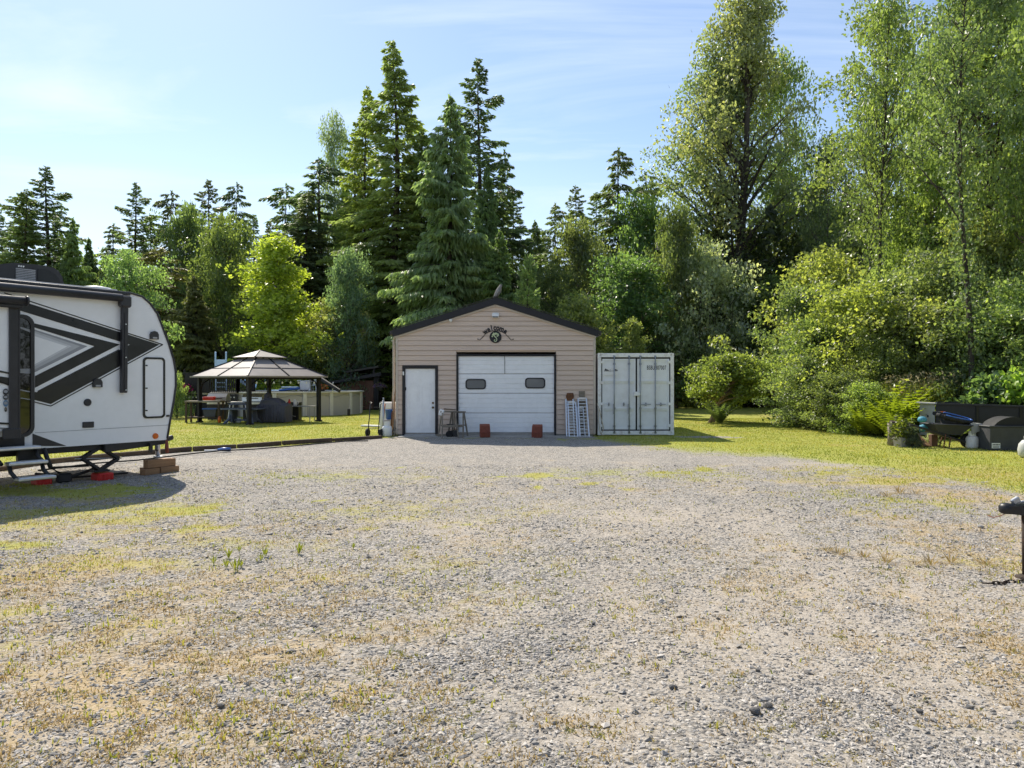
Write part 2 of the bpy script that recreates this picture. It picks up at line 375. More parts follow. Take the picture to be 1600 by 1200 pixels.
MOSS = [(-5.5, 9.4, 2.6, 1.6, .8), (-3.6, 7.4, 2.4, 1.2, .62), (-1.5, 9.6, 3.0, 1.2, .55), (-.5, 6.4, 2.4, 1.6, .38), (2.6, 13.6, 3.2, 1.2, .7), (6.6, 13.4, 2.4, 1.6, .8), (5.6, 10.4, 1.8, 1.6, .6), (-3.4, 5.2, 1.6, 1.2, .5), (-3.2, 13.2, 3, 1.4, .5), (4.6, 6.6, 1.6, 1.8, .4), (-1.4, 3.6, 1.2, .8, .3)]
DRY = [(-2.3, 4.0, 1.0, .9, .85), (-4.1, 6.6, 1.7, 1.7, .75), (-5.2, 8.6, 2.2, 1.6, .7), (-2.4, 5.4, 2.0, 2.0, .62), (-1.2, 3.4, 1.6, 1.2, .45), (-3.2, 8.6, 2.6, 1.6, .55), (3.6, 4.2, 1.6, 1.6, .5), (2.6, 7.0, 1.6, 1.8, .42), (4.8, 7.6, 1.3, 2.2, .85), (6.4, 10.8, 1.3, 1.6, .9), (6.6, 12.7, 1.9, 1.0, .8), (5.3, 14.3, 1.9, .8, .5),
       (1.7, 5.5, 1.2, 1.2, .3), (3.4, 5.6, 1.0, 1.4, .5), (-.6, 7.6, 2.0, .9, .35), (-1.3, 9.8, 2.2, .8, .35), (-6.3, 10.2, 2.0, .6, .6), (1.6, 11.5, 2.2, .7, .4), (8.2, 13.6, 1.5, 1.2, .7)]
DUST = [(1.9, 4.8, 1.5, 1.9, .95), (2.2, 9.0, 1.8, 1.4, .9), (7.0, 14.9, 1.8, .9, .8), (3.4, 6.6, 1.4, 2.0, .8), (.2, 3.9, 1.2, .8, .6), (-.5, 8.7, 1.6, .7, .55), (5.5, 6.0, 2, 3, .8), (-2.6, 3.6, 1.2, .8, .5)]
def masks(x, y):
    n1 = fbm(x*.55+3, y*.55+9, 4); n2 = fbm(x*2.2+40, y*2.2+7, 4); n3 = fbm(x*6+11, y*6+70, 3)
    fl = np.interp(x, LX, LY); fr = np.interp(x, RX, RY)
    gl = sst(-.15, .35, (y-fl)+(n2-.5)*.5)*(x < -3.6)
    gr = sst(-3.4, 2.6, (y-fr)+(n1-.5)*3.2+(n2-.5)*2.2)*(x > 2.5)
    back = (y > 22.9).astype(float)
    g = np.maximum(np.maximum(gl, gr), back)*(1-.85*sst(.3, .7, blob(x, y, [(5.9, 22.4, 1.3, .5, 1), (3.9, 21.9, .8, .25, .8)])+(n3-.5)*.8))
    gb = blob(x, y, GREEN)*1.5-.48+(n2-.5)*1.5+(n3-.5)*.9
    g = np.maximum(g, sst(.0, .55, gb)*.9)
    g = np.maximum(g, np.clip(blob(x, y, MOSS)*(.35+1.3*(n2-.35)+.9*(n3-.5)), 0, .62))
    d = blob(x, y, DRY)*.85+.06+(n1-.5)*.5+(n2-.5)*.7+(n3-.5)*.8
    d = np.clip(d, 0, 1)
    lawn_dry = sst(.56, .74, n1*.6+n2*.4)*.55
    u = np.clip(blob(x, y, DUST)*1.1-.06+(n2-.5)*1.1+(n1-.5)*.8, 0, 1)
    for c0 in (.6, 2.35):
        xc = c0+.10*(y-4)+.012*(y-4)**2*0.6
        u = np.clip(u+.32*np.exp(-((x-xc)/.28)**2)*sst(2, 4, y)*(1-sst(14, 18, y)), 0, 1)
    return g, np.maximum(d, lawn_dry*(g > .5)), u
def gz(x, y):
    x = np.asarray(x, float); y = np.asarray(y, float)
    h = (fbm(x*.5, y*.5, 3)-.5)*.05+(fbm(x*3+9, y*3, 3)-.5)*.018
    near = sst(30, 55, y)*.0
    return h*(1-sst(200, 300, np.abs(y)))+near
def gz1(x, y): return float(gz(np.array([x]), np.array([y]))[0])
xs = np.concatenate([[-700, -300, -120, -60, -40, -30, -24, -20, -17, -15], np.arange(-13.5, 13.6, .12), [15, 17, 20, 24, 30, 40, 60, 120, 300, 700]])
ys = np.concatenate([[-300, -100, -40, -15, -6, -2, 0, 1], np.arange(1.5, 24.0, .12), np.arange(24, 48, .6), [50, 55, 60, 70, 90, 120, 200, 400, 900]])
gxx, gyy = np.meshgrid(xs, ys)
gv = np.stack([gxx.ravel(), gyy.ravel(), gz(gxx.ravel(), gyy.ravel())], 1)
nx, ny = len(xs), len(ys)
ii, jj = np.meshgrid(np.arange(nx-1), np.arange(ny-1)); q = (jj*nx+ii).ravel()
gme = mesh_np('ground', gv, np.stack([q, q+1, q+nx+1, q+nx], 1), True)
mg, md, mu = masks(gv[:, 0], gv[:, 1])
ca = gme.attributes.new('cover', 'FLOAT_COLOR', 'POINT'); ca.data.foreach_set('color', np.stack([mg, md, mu, np.ones_like(mg)], 1).astype(np.float32).ravel())

m, n, l, b, o = newmat('ground_cover')
t = n.new('ShaderNodeTexCoord'); P = t.outputs['Object']
at_ = n.new('ShaderNodeAttribute'); at_.attribute_name = 'cover'; sp = n.new('ShaderNodeSeparateColor'); l.new(at_.outputs['Color'], sp.inputs[0])
def noise(sc, det=5, ro=.6):
    k = N(n, 'ShaderNodeTexNoise'); k.inputs['Scale'].default_value = sc; k.inputs['Detail'].default_value = det; k.inputs['Roughness'].default_value = ro; l.new(P, k.inputs['Vector']); return k.outputs[0]
def ramp(f, stops):
    r = n.new('ShaderNodeValToRGB'); e = r.color_ramp.elements
    e[0].position, e[0].color = stops[0][0], (*stops[0][1], 1); e[1].position, e[1].color = stops[-1][0], (*stops[-1][1], 1)
    for p, c in stops[1:-1]:
        k = e.new(p); k.color = (*c, 1)
    l.new(f, r.inputs[0]); return r.outputs[0]
def mixc(f, a, bb, mode='MIX'):
    x = n.new('ShaderNodeMix'); x.data_type = 'RGBA'; x.blend_type = mode
    for i, v in ((0, f), (6, a), (7, bb)):
        if hasattr(v, 'links'): l.new(v, x.inputs[i])
        else: x.inputs[i].default_value = v
    return x.outputs[2]
def mr(f, a, bb, c, d):
    x = n.new('ShaderNodeMapRange'); l.new(f, x.inputs[0])
    for i, v in enumerate((a, bb, c, d)): x.inputs[i+1].default_value = v
    return x.outputs[0]
def vor(sc, feat='F1'):
    v = n.new('ShaderNodeTexVoronoi'); v.feature = feat; v.inputs['Scale'].default_value = sc; l.new(P, v.inputs['Vector']); return v
va = vor(42); vb = vor(85)
sa = n.new('ShaderNodeSeparateColor'); l.new(va.outputs['Color'], sa.inputs[0])
sb = n.new('ShaderNodeSeparateColor'); l.new(vb.outputs['Color'], sb.inputs[0])
stone = [(0, (.13, .122, .112)), (.3, (.25, .24, .222)), (.65, (.375, .355, .325)), (1, (.58, .54, .485))]
ca_ = ramp(sa.outputs[0], stone); cb_ = ramp(sb.outputs[0], stone)
ca_ = mixc(mr(va.outputs['Distance'], .35, .75, 0, .6), ca_, (.09, .083, .075, 1))  # crevice shade between stones, darkened into the colour
n_f = noise(30, 6, .7); n_m = noise(3.5, 6, .65); n_l = noise(.6, 4)
dust = ramp(noise(14, 7, .7), [(.25, (.275, .23, .175)), (.55, (.44, .38, .305)), (.8, (.58, .505, .41))])
fine = mixc(.45, cb_, dust)
cov = M(n, l, 'ADD', mr(n_m, .3, .7, -.35, .35), M(n, l, 'ADD', sa.outputs[1], M(n, l, 'MULTIPLY', sp.outputs[2], -.55)))
cover = mr(cov, .28, .40, 0, 1)
grav = mixc(cover, fine, ca_)
grav = mixc(M(n, l, 'MULTIPLY', sp.outputs[2], .45), grav, dust)
dryc = ramp(noise(38, 7, .75), [(.25, (.22, .16, .06)), (.48, (.44, .315, .15)), (.75, (.60, .47, .29))])
grs = ramp(noise(22, 8, .78), [(.22, (.12, .17, .03)), (.45, (.28, .315, .06)), (.62, (.39, .395, .085)), (.82, (.50, .44, .15))])
grs = mixc(mr(n_m, .35, .7, 0, .45), grs, (.38, .39, .075, 1))
dn = M(n, l, 'ADD', M(n, l, 'MULTIPLY', noise(11, 4, .6), .9), M(n, l, 'MULTIPLY', n_f, .8))
dfac = mr(M(n, l, 'ADD', sp.outputs[1], M(n, l, 'ADD', dn, -.85)), .38, .95, 0, .68)
gfac = mr(M(n, l, 'ADD', M(n, l, 'MULTIPLY', sp.outputs[0], 1.35), M(n, l, 'ADD', dn, -.85)), .30, .95, 0, 1)
c1 = mixc(dfac, grav, dryc); c2 = mixc(gfac, c1, grs)
c2 = mixc(M(n, l, 'MULTIPLY', M(n, l, 'MULTIPLY', sp.outputs[0], sp.outputs[1]), .7), c2, dryc)
l.new(c2, b.inputs['Base Color']); b.inputs['Roughness'].default_value = .92; b.inputs['Specular IOR Level'].default_value = .15
hgt = M(n, l, 'ADD', M(n, l, 'MULTIPLY', M(n, l, 'SUBTRACT', 1.0, va.outputs['Distance']), cover), M(n, l, 'MULTIPLY', n_f, .8))
hgt = M(n, l, 'ADD', hgt, M(n, l, 'MULTIPLY', noise(90, 3), .4))
bp = n.new('ShaderNodeBump'); bp.inputs['Strength'].default_value = .7; bp.inputs['Distance'].default_value = .022; l.new(hgt, bp.inputs['Height']); l.new(bp.outputs[0], b.inputs['Normal'])
X['ground'] = m
put('ground', gme, X['ground'], kind='structure')

# ---------------------------------------------------------------- loose stones
rng = np.random.default_rng(11)
def scatter(n_target, d0, d1, p, wid=.80, extra=1.2):
    """points on the lot, thinning out with distance"""
    u = rng.random(n_target)
    e = 2.0003-p
    D = (d0**e+u*(d1**e-d0**e))**(1/e)
    x = (rng.random(n_target)*2-1)*(wid*D+extra)
    return x, D
def stones(name, x, y, r, tint, mt):
    k = len(x)
    base = np.array([[1, 0, 0], [-1, 0, 0], [0, 1, 0], [0, -1, 0], [0, 0, 1], [0, 0, -1]], float)
    v = base[None]*(1+rng.uniform(-.35, .35, (k, 6, 1)))+rng.uniform(-.28, .28, (k, 6, 3))
    v *= r[:, None, None]*np.stack([rng.uniform(.8, 1.35, k), rng.uniform(.6, 1.0, k), rng.uniform(.28, .55, k)], 1)[:, None, :]
    a = rng.random(k)*2*PI; tl = rng.normal(0, .3, k)
    ct, st_ = np.cos(tl)[:, None], np.sin(tl)[:, None]
    yy = v[:, :, 1]*ct-v[:, :, 2]*st_; zz = v[:, :, 1]*st_+v[:, :, 2]*ct
    ca, sa = np.cos(a)[:, None], np.sin(a)[:, None]
    xx = v[:, :, 0]*ca-yy*sa; yy = v[:, :, 0]*sa+yy*ca
    V = np.stack([xx+x[:, None], yy+y[:, None], zz+(gz(x, y)+r*.18)[:, None]], 2).reshape(-1, 3)
    f = np.array([[0, 2, 4], [2, 1, 4], [1, 3, 4], [3, 0, 4], [2, 0, 5], [1, 2, 5], [3, 1, 5], [0, 3, 5]])
    Fc = (f[None]+(np.arange(k)*6)[:, None, None]).reshape(-1, 3)
    me = mesh_np(name, V, Fc); face_attr(me, 'tint', np.repeat(tint, 8))
    return put(name, me, mt, kind='stuff')
x, y = scatter(330000, 2.5, 15.0, 2.45)
g_, d_, u_ = masks(x, y); clump = fbm(x*1.3+5, y*1.3, 4)
keep = rng.random(len(x)) < np.clip((1-g_)*(1-.5*d_)*(1-.62*u_)*np.clip((clump-.25)*2.4, .25, 1), 0, 1)
x, y = x[keep], y[keep]
r = rng.lognormal(math.log(.0080), .40, len(x)); r = np.clip(r, .004, .03)*np.clip(.85+.03*y, .9, 1.35)
tint = np.clip(rng.beta(2.8, 2.1, len(x)), 0, 1)
tint = np.where(rng.random(len(x)) < .05, .03, tint)
stones('gravel', x, y, r, tint, X['stone'])

# ---------------------------------------------------------------- grass blades
def blades(name, x, y, h, w, tint, mt, lean=.45, parent=None, z=None, kind='stuff'):
    k = len(x); a = rng.random(k)*2*PI; b_ = rng.random(k)*2*PI; L = np.abs(rng.normal(0, lean, k))
    z0 = (gz(x, y)-.006) if z is None else z
    dx, dy = np.cos(a)*w/2, np.sin(a)*w/2; lx, ly = np.cos(b_)*L*h, np.sin(b_)*L*h
    V = np.zeros((k, 5, 3))
    V[:, 0] = np.stack([x-dx, y-dy, z0], 1); V[:, 1] = np.stack([x+dx, y+dy, z0], 1)
    V[:, 2] = np.stack([x+dx*.7+lx*.35, y+dy*.7+ly*.35, z0+h*.6], 1); V[:, 3] = np.stack([x-dx*.7+lx*.35, y-dy*.7+ly*.35, z0+h*.6], 1)
    V[:, 4] = np.stack([x+lx, y+ly, z0+h*(1-.3*L)], 1)
    f = np.array([[0, 1, 2], [0, 2, 3], [3, 2, 4]]); Fc = (f[None]+(np.arange(k)*5)[:, None, None]).reshape(-1, 3)
    me = mesh_np(name, V.reshape(-1, 3), Fc); face_attr(me, 'tint', np.repeat(tint, 3))
    return put(name, me, mt, parent, kind)
# lawn, both sides
x1 = rng.uniform(-17, -3.6, 120000); y1 = 12+26*rng.random(120000)**1.5
x2 = rng.uniform(2.5, 16, 130000); y2 = 9+25*rng.random(130000)**1.4
x = np.concatenate([x1, x2]); y = np.concatenate([y1, y2])
vis = np.abs(x) < .74*y+1.5
g_, d_, u_ = masks(x, y); keep = (rng.random(len(x)) < np.clip(g_*1.1-.15, 0, 1)*(1-.35*d_)) & vis & ~((x > -3.7) & (x < 5.1) & (y > 22.9))
x, y, d_ = x[keep], y[keep], d_[keep]
h = rng.uniform(.02, .05, len(x)); pt = fbm(x*.8, y*.8, 3)
tint = np.clip(.52+(pt-.5)*1.2+rng.normal(0, .2, len(x))+.25*d_, 0, 1)
blades('lawn_grass', x, y, h, rng.uniform(.010, .022, len(x)), tint, X['grass'])
# green tufts in the lot
x, y = scatter(110000, 2.6, 14.5, 2.0)
g_, d_, u_ = masks(x, y); cl = fbm(x*7+3, y*7, 2)
inlot = (y < np.interp(x, RX, RY, left=99)) 
keep = (rng.random(len(x)) < np.clip(g_*1.5*sst(.35, .55, cl), 0, 1))
x, y = x[keep], y[keep]
blades('yard_grass', x, y, rng.uniform(.018, .055, len(x)), rng.uniform(.006, .013, len(x)), np.clip(.6+rng.normal(0, .22, len(x)), 0, 1), X['grass'], .6)
# dry stubble
x, y = scatter(210000, 2.6, 15.0, 2.1)
g_, d_, u_ = masks(x, y); cl = fbm(x*6, y*6+8, 2)
keep = rng.random(len(x)) < np.clip(d_*1.5*sst(.36, .66, cl)+.012, 0, 1)
x, y = x[keep], y[keep]
blades('dry_grass', x, y, rng.uniform(.012, .04, len(x)), rng.uniform(.004, .010, len(x)), np.clip(.55+rng.normal(0, .24, len(x)), 0, 1), X['dry'], 1.1)
X['weed'] = attr_mat('weed_blades', (.10, .13, .035), (.24, .235, .06), (.44, .36, .13), .65, .2, .35, (1.3, 1.25, .6))
# small weed tufts all over the gravel
tx, ty = scatter(4200, 2.8, 14, 1.5)
g_, d_, u_ = masks(tx, ty); sel = rng.random(len(tx)) < np.clip(.30+.5*fbm(tx*.7+80, ty*.7, 3)*(1+d_), 0, 1)
tx, ty = tx[sel], ty[sel]; k = 20
sz = rng.uniform(.25, .5, len(tx))+.6*rng.random(len(tx))**3
x = np.repeat(tx, k)+rng.normal(0, .026, len(tx)*k)*np.repeat(sz, k); y = np.repeat(ty, k)+rng.normal(0, .026, len(tx)*k)*np.repeat(sz, k)
blades('weed_tufts', x, y, rng.uniform(.014, .036, len(x))*np.repeat(sz, k), rng.uniform(.005, .010, len(x)), np.clip(np.repeat(rng.uniform(.25, 1.1, len(tx)), k)+rng.normal(0, .12, len(x)), 0, 1), X['weed'], 1.3)

# larger loose rocks
def rock_mesh(sd):
    r_ = np.random.default_rng(sd); mb = MB()
    import bmesh
    bm = bmesh.new(); bmesh.ops.create_icosphere(bm, subdivisions=2, radius=1)
    dirs = r_.normal(size=(9, 3)); dirs /= np.linalg.norm(dirs, axis=1)[:, None]; cut = r_.uniform(.55, .9, 9)
    for v in bm.verts:
        c = np.array(v.co)
        for dd, cc in zip(dirs, cut):
            s_ = c @ dd
            if s_ > cc: c = c-dd*(s_-cc)
        v.co = Vector(c)
    me = bpy.data.meshes.new('rock'); bm.to_mesh(me); bm.free()
    return me
X['rock'] = mat('dark_rock', (.13, .125, .12), .9, var=.4, scale=9, bump=.5, dirt=(.3, .26, .22), damt=.4, dscale=3)
rocks = [rock_mesh(i) for i in range(4)]
for me in rocks: me.materials.append(X['rock'])
for i, (px, py, s_, lb) in enumerate([(1180, 1118, .055, 'dark fist sized rock, biggest stone low right on the gravel'), (1200, 1108, .05, 'dark rock touching the biggest stone low right on the gravel'),
      (1052, 1078, .042, 'dark rock in the left one of two stones side by side at the lower middle'), (1184, 1050, .030, 'lone dark stone on bare dust above the biggest rock'), (927, 975, .03, 'dark stone beside stony patch left of the dusty ground'),
      (345, 1108, .038, 'brown rock lying in the dry grass at the lower left'), (1090, 1098, .028, 'small dark stone between two bigger rocks at the bottom'), (1436, 1118, .034, 'grey rock at the bottom right edge of the bare dust'), (720, 1036, .03, 'dark stone alone on grey gravel near the bottom middle'), (1532, 826, .07, 'pale flat stone on dry grass left of the rusty jack post')]):
    p = gp(px, py); o = bpy.data.objects.new('rock', rocks[i % 4]); C.objects.link(o)
    o.location = (p.x, p.y, gz1(p.x, p.y)+s_*.25); s_ *= .62; o.scale = (s_, s_*.8, s_*.6); o.rotation_euler = (0, 0, i*1.3)
    tag(o, lb, 'rock', 'larger stones lying on the gravel')
    if i == 9:
        o.data = o.data.copy(); o.data.materials[0] = X['concrete']
# ---------------------------------------------------------------- vegetation prototypes
def leaf_quads(Pc, size, up, rng, aspect=.62, fold=.12):
    k = len(Pc); nr = rng.normal(size=(k, 3)); nr[:, 2] += up; nr /= np.linalg.norm(nr, axis=1)[:, None]
    t = rng.normal(size=(k, 3)); t[:, 2] -= .35; t -= (t*nr).sum(1)[:, None]*nr; t /= np.linalg.norm(t, axis=1)[:, None]; bb = np.cross(nr, t)
    L = size*rng.uniform(.5, 1.5, k); Wd = L*aspect
    V = np.stack([Pc-t*L[:, None]*.5, Pc+bb*(Wd*.5)[:, None]-t*(L*.08)[:, None]+nr*(Wd*fold)[:, None], Pc+t*L[:, None]*.5, Pc-bb*(Wd*.5)[:, None]-t*(L*.08)[:, None]+nr*(Wd*fold)[:, None]], 1)
    return V.reshape(-1, 3), np.arange(k*4).reshape(k, 4)
def limb_tube(mb, S_, E_, r0, r1, rng, sag=0.0, n=5, k=5, wob=.04):
    S_ = np.array(S_); E_ = np.array(E_); L = np.linalg.norm(E_-S_); pts = []
    for i in range(k):
        t = i/(k-1); p = S_*(1-t)+E_*t; p = p+np.array([0, 0, sag*L*math.sin(PI*t)])
        if 0 < i < k-1: p = p+rng.normal(0, wob*L, 3)*np.array([1, 1, .5])
        pts.append(p)
    mb.tube(pts, [r0+(r1-r0)*(i/(k-1)) for i in range(k)], n, cap=False)
    return pts
def leafy_tree(seed, H, Rad, h0, prof, nl, nleaf, ls, csig, trunk_r, lean=(0, 0), multi=1, rise=(.5, 1.1), sparse=.0, trunk_h=.92, up=.5, inner=.55, ivy=0, limb_r=.09, aspect=.62, wild=.30, clear=None):
    rng = np.random.default_rng(seed); tb = MB()
    def trunk_at(z):
        u = z/H
        return np.array([lean[0]*u*H+.012*H*math.sin(u*7+seed), lean[1]*u*H+.012*H*math.cos(u*6+seed*2), z])
    starts = []
    for k in range(multi):
        zt = H*trunk_h*(1 if k == 0 else rng.uniform(.6, .95)); off = np.zeros(3) if multi == 1 else np.append(rng.normal(0, trunk_r*1.6, 2), 0)
        spread = np.zeros(2) if multi == 1 else rng.normal(0, .16*Rad, 2)
        zs = np.linspace(-.15, zt, 9); pts = [trunk_at(z)*np.array([1, 1, 1])+off*(1+1.5*z/H)+np.append(spread*(z/H), 0) for z in zs]
        tb.tube(pts, [trunk_r*(1.35 if i == 0 else 1)*(1-.86*(max(z, 0)/zt)**1.05)*(1 if multi == 1 else .65) for i, z in enumerate(zs)], 9, cap=False)
        starts.append((off, spread))
    cl = []; cw = []
    for i in range(nl):
        u = rng.random()**.9; az = i*2.399963+rng.normal(0, .35); rr = Rad*prof(u)*rng.uniform(inner, 1.06)*(1+wild*max(-.6, rng.normal()))
        off, spread = starts[i % multi]
        zE = h0+(H-h0)*u; c0 = trunk_at(zE)+np.append(spread*(zE/H), 0)+off
        E_ = c0+np.array([rr*math.cos(az), rr*math.sin(az), 0])
        zS = max(h0*.75 if h0 > .6 else .1, min(H*trunk_h*.97, zE-rr*rng.uniform(*rise))); S_ = trunk_at(zS)+np.append(spread*(zS/H), 0)+off*(1+1.5*zS/H)
        rb = limb_r*trunk_r*5*(1-.75*zS/H)
        pts = limb_tube(tb, S_, E_, max(rb, .008), .006, rng, sag=.06)
        L = np.linalg.norm(E_-S_)
        for t in (.45, .65, .82, 1.0, 1.0):
            if rng.random() < sparse*(1.2-t): continue
            j = t*4; a = int(min(j, 3)); p = pts[a]*(1-(j-a))+pts[a+1]*(j-a)
            c = p+rng.normal(0, .10*Rad+.08*L, 3)*np.array([1, 1, .7])*(.4 if t == 1 else 1)
            if c[2] < .15: c[2] = .15+rng.random()*.2
            if np.linalg.norm(c-p) > .25: limb_tube(tb, p, c, .012+.02*limb_r*trunk_r*5, .004, rng, n=3, k=3)
            cl.append(c); cw.append(rng.uniform(.6, 1.4))
    if ivy:
        for z in np.linspace(.3, ivy, int(ivy*4)):
            for k in range(3):
                a = rng.random()*2*PI; cl.append(trunk_at(z)+np.array([math.cos(a), math.sin(a), 0])*trunk_r*1.5); cw.append(.45)
    cl = np.array(cl); cw = np.array(cw); cnt = np.maximum(4, (cw/cw.sum()*nleaf).astype(int))
    idx = np.repeat(np.arange(len(cl)), cnt); k = len(idx)
    d = rng.normal(size=(k, 3)); d /= np.linalg.norm(d, axis=1)[:, None]; d *= (rng.random(k)**.42)[:, None]*csig*1.9*np.repeat(rng.uniform(.7, 1.3, len(cl)), cnt)[:, None]; d[:, 2] *= .62
    Pc = cl[idx]+d; Pc[:, 2] = np.maximum(Pc[:, 2], .06+.2*rng.random(k))
    if clear:
        kp = ~((np.abs(Pc[:, 0]-lean[0]*Pc[:, 2]) < clear[0]) & (Pc[:, 2] < clear[1]) & (Pc[:, 1] < lean[1]*Pc[:, 2]+.15) & (rng.random(k) > (clear[2] if len(clear) > 2 else 0))); Pc = Pc[kp]; idx = idx[kp]; k = len(Pc)
    V, Fc = leaf_quads(Pc, ls, up, rng, aspect)
    me = mesh_np('crown', V, Fc); ct = rng.uniform(.25, .75, len(cl))
    face_attr(me, 'tint', np.clip(ct[idx]+rng.normal(0, .19, k), 0, 1))
    tm = tb.mesh('trunk')
    return tm, me
def conifer_tree(seed, H, Rad, nb, per_m, droop, hang, base=.06, power=.85, sl=(.25, .55), sw=.11, trunk_r=None, sparse_low=0.0, gap=.35, tipup=0.15, top_el=.6):
    rng = np.random.default_rng(seed); tb = MB(); tr = trunk_r or H*.0125
    wob = lambda z: np.array([.10*math.sin(z*.35+seed), .10*math.cos(z*.3+seed), z])
    zs = np.linspace(-.2, H, 10); tb.tube([wob(z) for z in zs], [max(.015, tr*(1-z/H)**.9) for z in np.maximum(zs, 0)], 8, cap=False)
    A, Bv, T = [], [], []
    for i in range(nb):
        u = (i+rng.random())/nb; h = H*(base+(1-base)*u**.92); f = h/H
        if rng.random() < sparse_low*(1-f)*1.3: continue
        L = Rad*(max(0.0, 1-f)**power)*rng.uniform(1-gap, 1.1)+.12+.25*(1-f)
        if f < .22: L *= .75+.25*f/.22
        az = i*2.399963+rng.normal(0, .4)
        L *= (.84+.34*math.sin(h*.85+az*2+seed*1.7))*(1+.18*math.cos(az-seed)); el = top_el*f**1.5-.22*(1-f)+rng.normal(0, .10)
        dr = np.array([math.cos(az), math.sin(az), 0]); lat = np.array([-math.sin(az), math.cos(az), 0]); b0 = wob(h)
        P = lambda t: b0+(dr*math.cos(el)*L)*t[:, None]+np.array([0, 0, 1])*((math.sin(el)*L)*t-droop*L*t**1.7+tipup*L*np.maximum(t-.6, 0)**1.5)[:, None]
        tt = np.array([0, .35, .7, 1.0]); pb = P(tt); tb.tube(pb, [max(.01, tr*.22*(1-f)+.012), .02, .012, .005], 3, cap=False)
        k = max(5, int(per_m*L)); t = rng.random(k)**.75; t = .08+.92*t
        p = P(t); side = np.where(rng.random(k) < .5, -1., 1.)
        fo = rng.random(k)**1.2*.36*L*(1.1-t*.85); p = p+lat*(side*fo)[:, None]+dr*(fo*.35)[:, None]; p[:, 2] -= fo*rng.uniform(.05, .55, k)+rng.random(k)*.10
        sd_ = dr*rng.uniform(.3, .9, k)[:, None]+lat*(side*rng.uniform(.3, 1.0, k))[:, None]; sd_[:, 2] -= hang*rng.uniform(.4, 1.3, k)-.12*rng.random(k)
        sd_ /= np.linalg.norm(sd_, axis=1)[:, None]
        ln = rng.uniform(sl[0], sl[1], k)*(1.15-.55*t)*min(1, .45+.35*L)
        A.append(p); Bv.append(sd_*ln[:, None]); T.append(np.clip(rng.uniform(.25, .7)+.28*(t-.5)+rng.normal(0, .14, k), 0, 1))
    k = 40; p = np.stack([np.zeros(k), np.zeros(k), H-rng.random(k)*H*.07], 1)+np.array([wob(H)[0], wob(H)[1], 0]); a = rng.random(k)*2*PI
    A.append(p); Bv.append(np.stack([np.cos(a)*.16, np.sin(a)*.16, .12+.15*rng.random(k)], 1)); T.append(rng.uniform(.3, .7, k))
    A = np.concatenate(A); Bv = np.concatenate(Bv); T = np.concatenate(T); k = len(A)
    w = np.cross(Bv, rng.normal(size=(k, 3))); w /= np.linalg.norm(w, axis=1)[:, None]+1e-9; w *= (sw*rng.uniform(.6, 1.3, k))[:, None]*.5
    V = np.stack([A, A+Bv*.42+w, A+Bv, A+Bv*.42-w], 1).reshape(-1, 3)
    me = mesh_np('crown', V, np.arange(k*4).reshape(k, 4)); face_attr(me, 'tint', T)
    return tb.mesh('trunk'), me
oval = lambda u: max(.05, math.sin(PI*min(1, .12+.86*u))**.75)
roundp = lambda u: max(.1, (1-(2*u-.85)**2*.72))**.5 if u < .97 else .3
pyr = lambda u: max(.06, (1-u)**.75*(.55+.45*min(1, u*5)))
tallp = lambda u: max(.1, (.55+.45*math.sin(PI*u**.8))*(1-.65*max(0, u-.6)/.4))
bushp = lambda u: max(.12, math.cos(u*1.35))
PR = {}
PR['cottonwood'] = (22, 4.0) + leafy_tree(3, 22, 4.0, 3.2, tallp, 105, 27000, .21, .52, .42, rise=(.5, 1.2), inner=.35, up=.3, clear=(.62, 17, .22))
PR['poplar'] = (21, 4.2) + leafy_tree(8, 21, 4.2, 7.0, tallp, 46, 12000, .20, .50, .26, rise=(.6, 1.2), sparse=.35, inner=.4, up=.2, limb_r=.075)
PR['alder'] = (15, 4.2) + leafy_tree(21, 15, 4.2, 2.0, oval, 90, 22000, .20, .50, .18, rise=(.3, .9), inner=.35, up=.4)
PR['maple'] = (10, 4.2) + leafy_tree(5, 10, 4.2, .8, roundp, 85, 22000, .215, .45, .20, rise=(.2, .7), inner=.45, up=.9)
PR['sapling'] = (8.4, 2.1) + leafy_tree(14, 8.4, 2.1, .35, pyr, 85, 20000, .155, .30, .10, rise=(.35, .8), inner=.4, up=.6)
PR['thicket'] = (6, 2.9) + leafy_tree(33, 6, 2.9, .15, bushp, 95, 20000, .165, .36, .11, multi=5, rise=(.3, 1.1), inner=.4, up=.4, wild=.42)
PR['tallbare'] = (18, 3.0) + leafy_tree(91, 18, 3.0, 10, oval, 46, 9500, .19, .45, .17, rise=(.5, 1.2), sparse=.25, inner=.4, up=.3, lean=(.05, .01), ivy=9.5)
PR['alderbush'] = (7, 2.4) + leafy_tree(77, 7, 2.4, .3, oval, 90, 17000, .165, .34, .07, multi=3, rise=(.7, 1.6), inner=.4, up=.35, wild=.5)
PR['bush'] = (2.6, 1.7) + leafy_tree(41, 2.6, 1.7, .1, bushp, 52, 8000, .12, .22, .05, multi=5, rise=(.3, 1.0), inner=.35, up=.4, wild=.5)
PR['bigleaf'] = (2.6, 1.8) + leafy_tree(47, 2.6, 1.8, .1, bushp, 46, 2600, .26, .30, .05, multi=5, rise=(.3, .8), inner=.45, up=1.3, aspect=.9)
PR['spruce'] = (24, 3.6) + conifer_tree(2, 24, 3.6, 235, 84, .34, .85, sl=(.22, .6), sw=.12, power=.55, gap=.62, tipup=.25)
PR['fir'] = (22, 3.6) + conifer_tree(7, 22, 3.6, 165, 85, .22, .45, sl=(.2, .5), sw=.12, power=.55, gap=.6, tipup=.1)
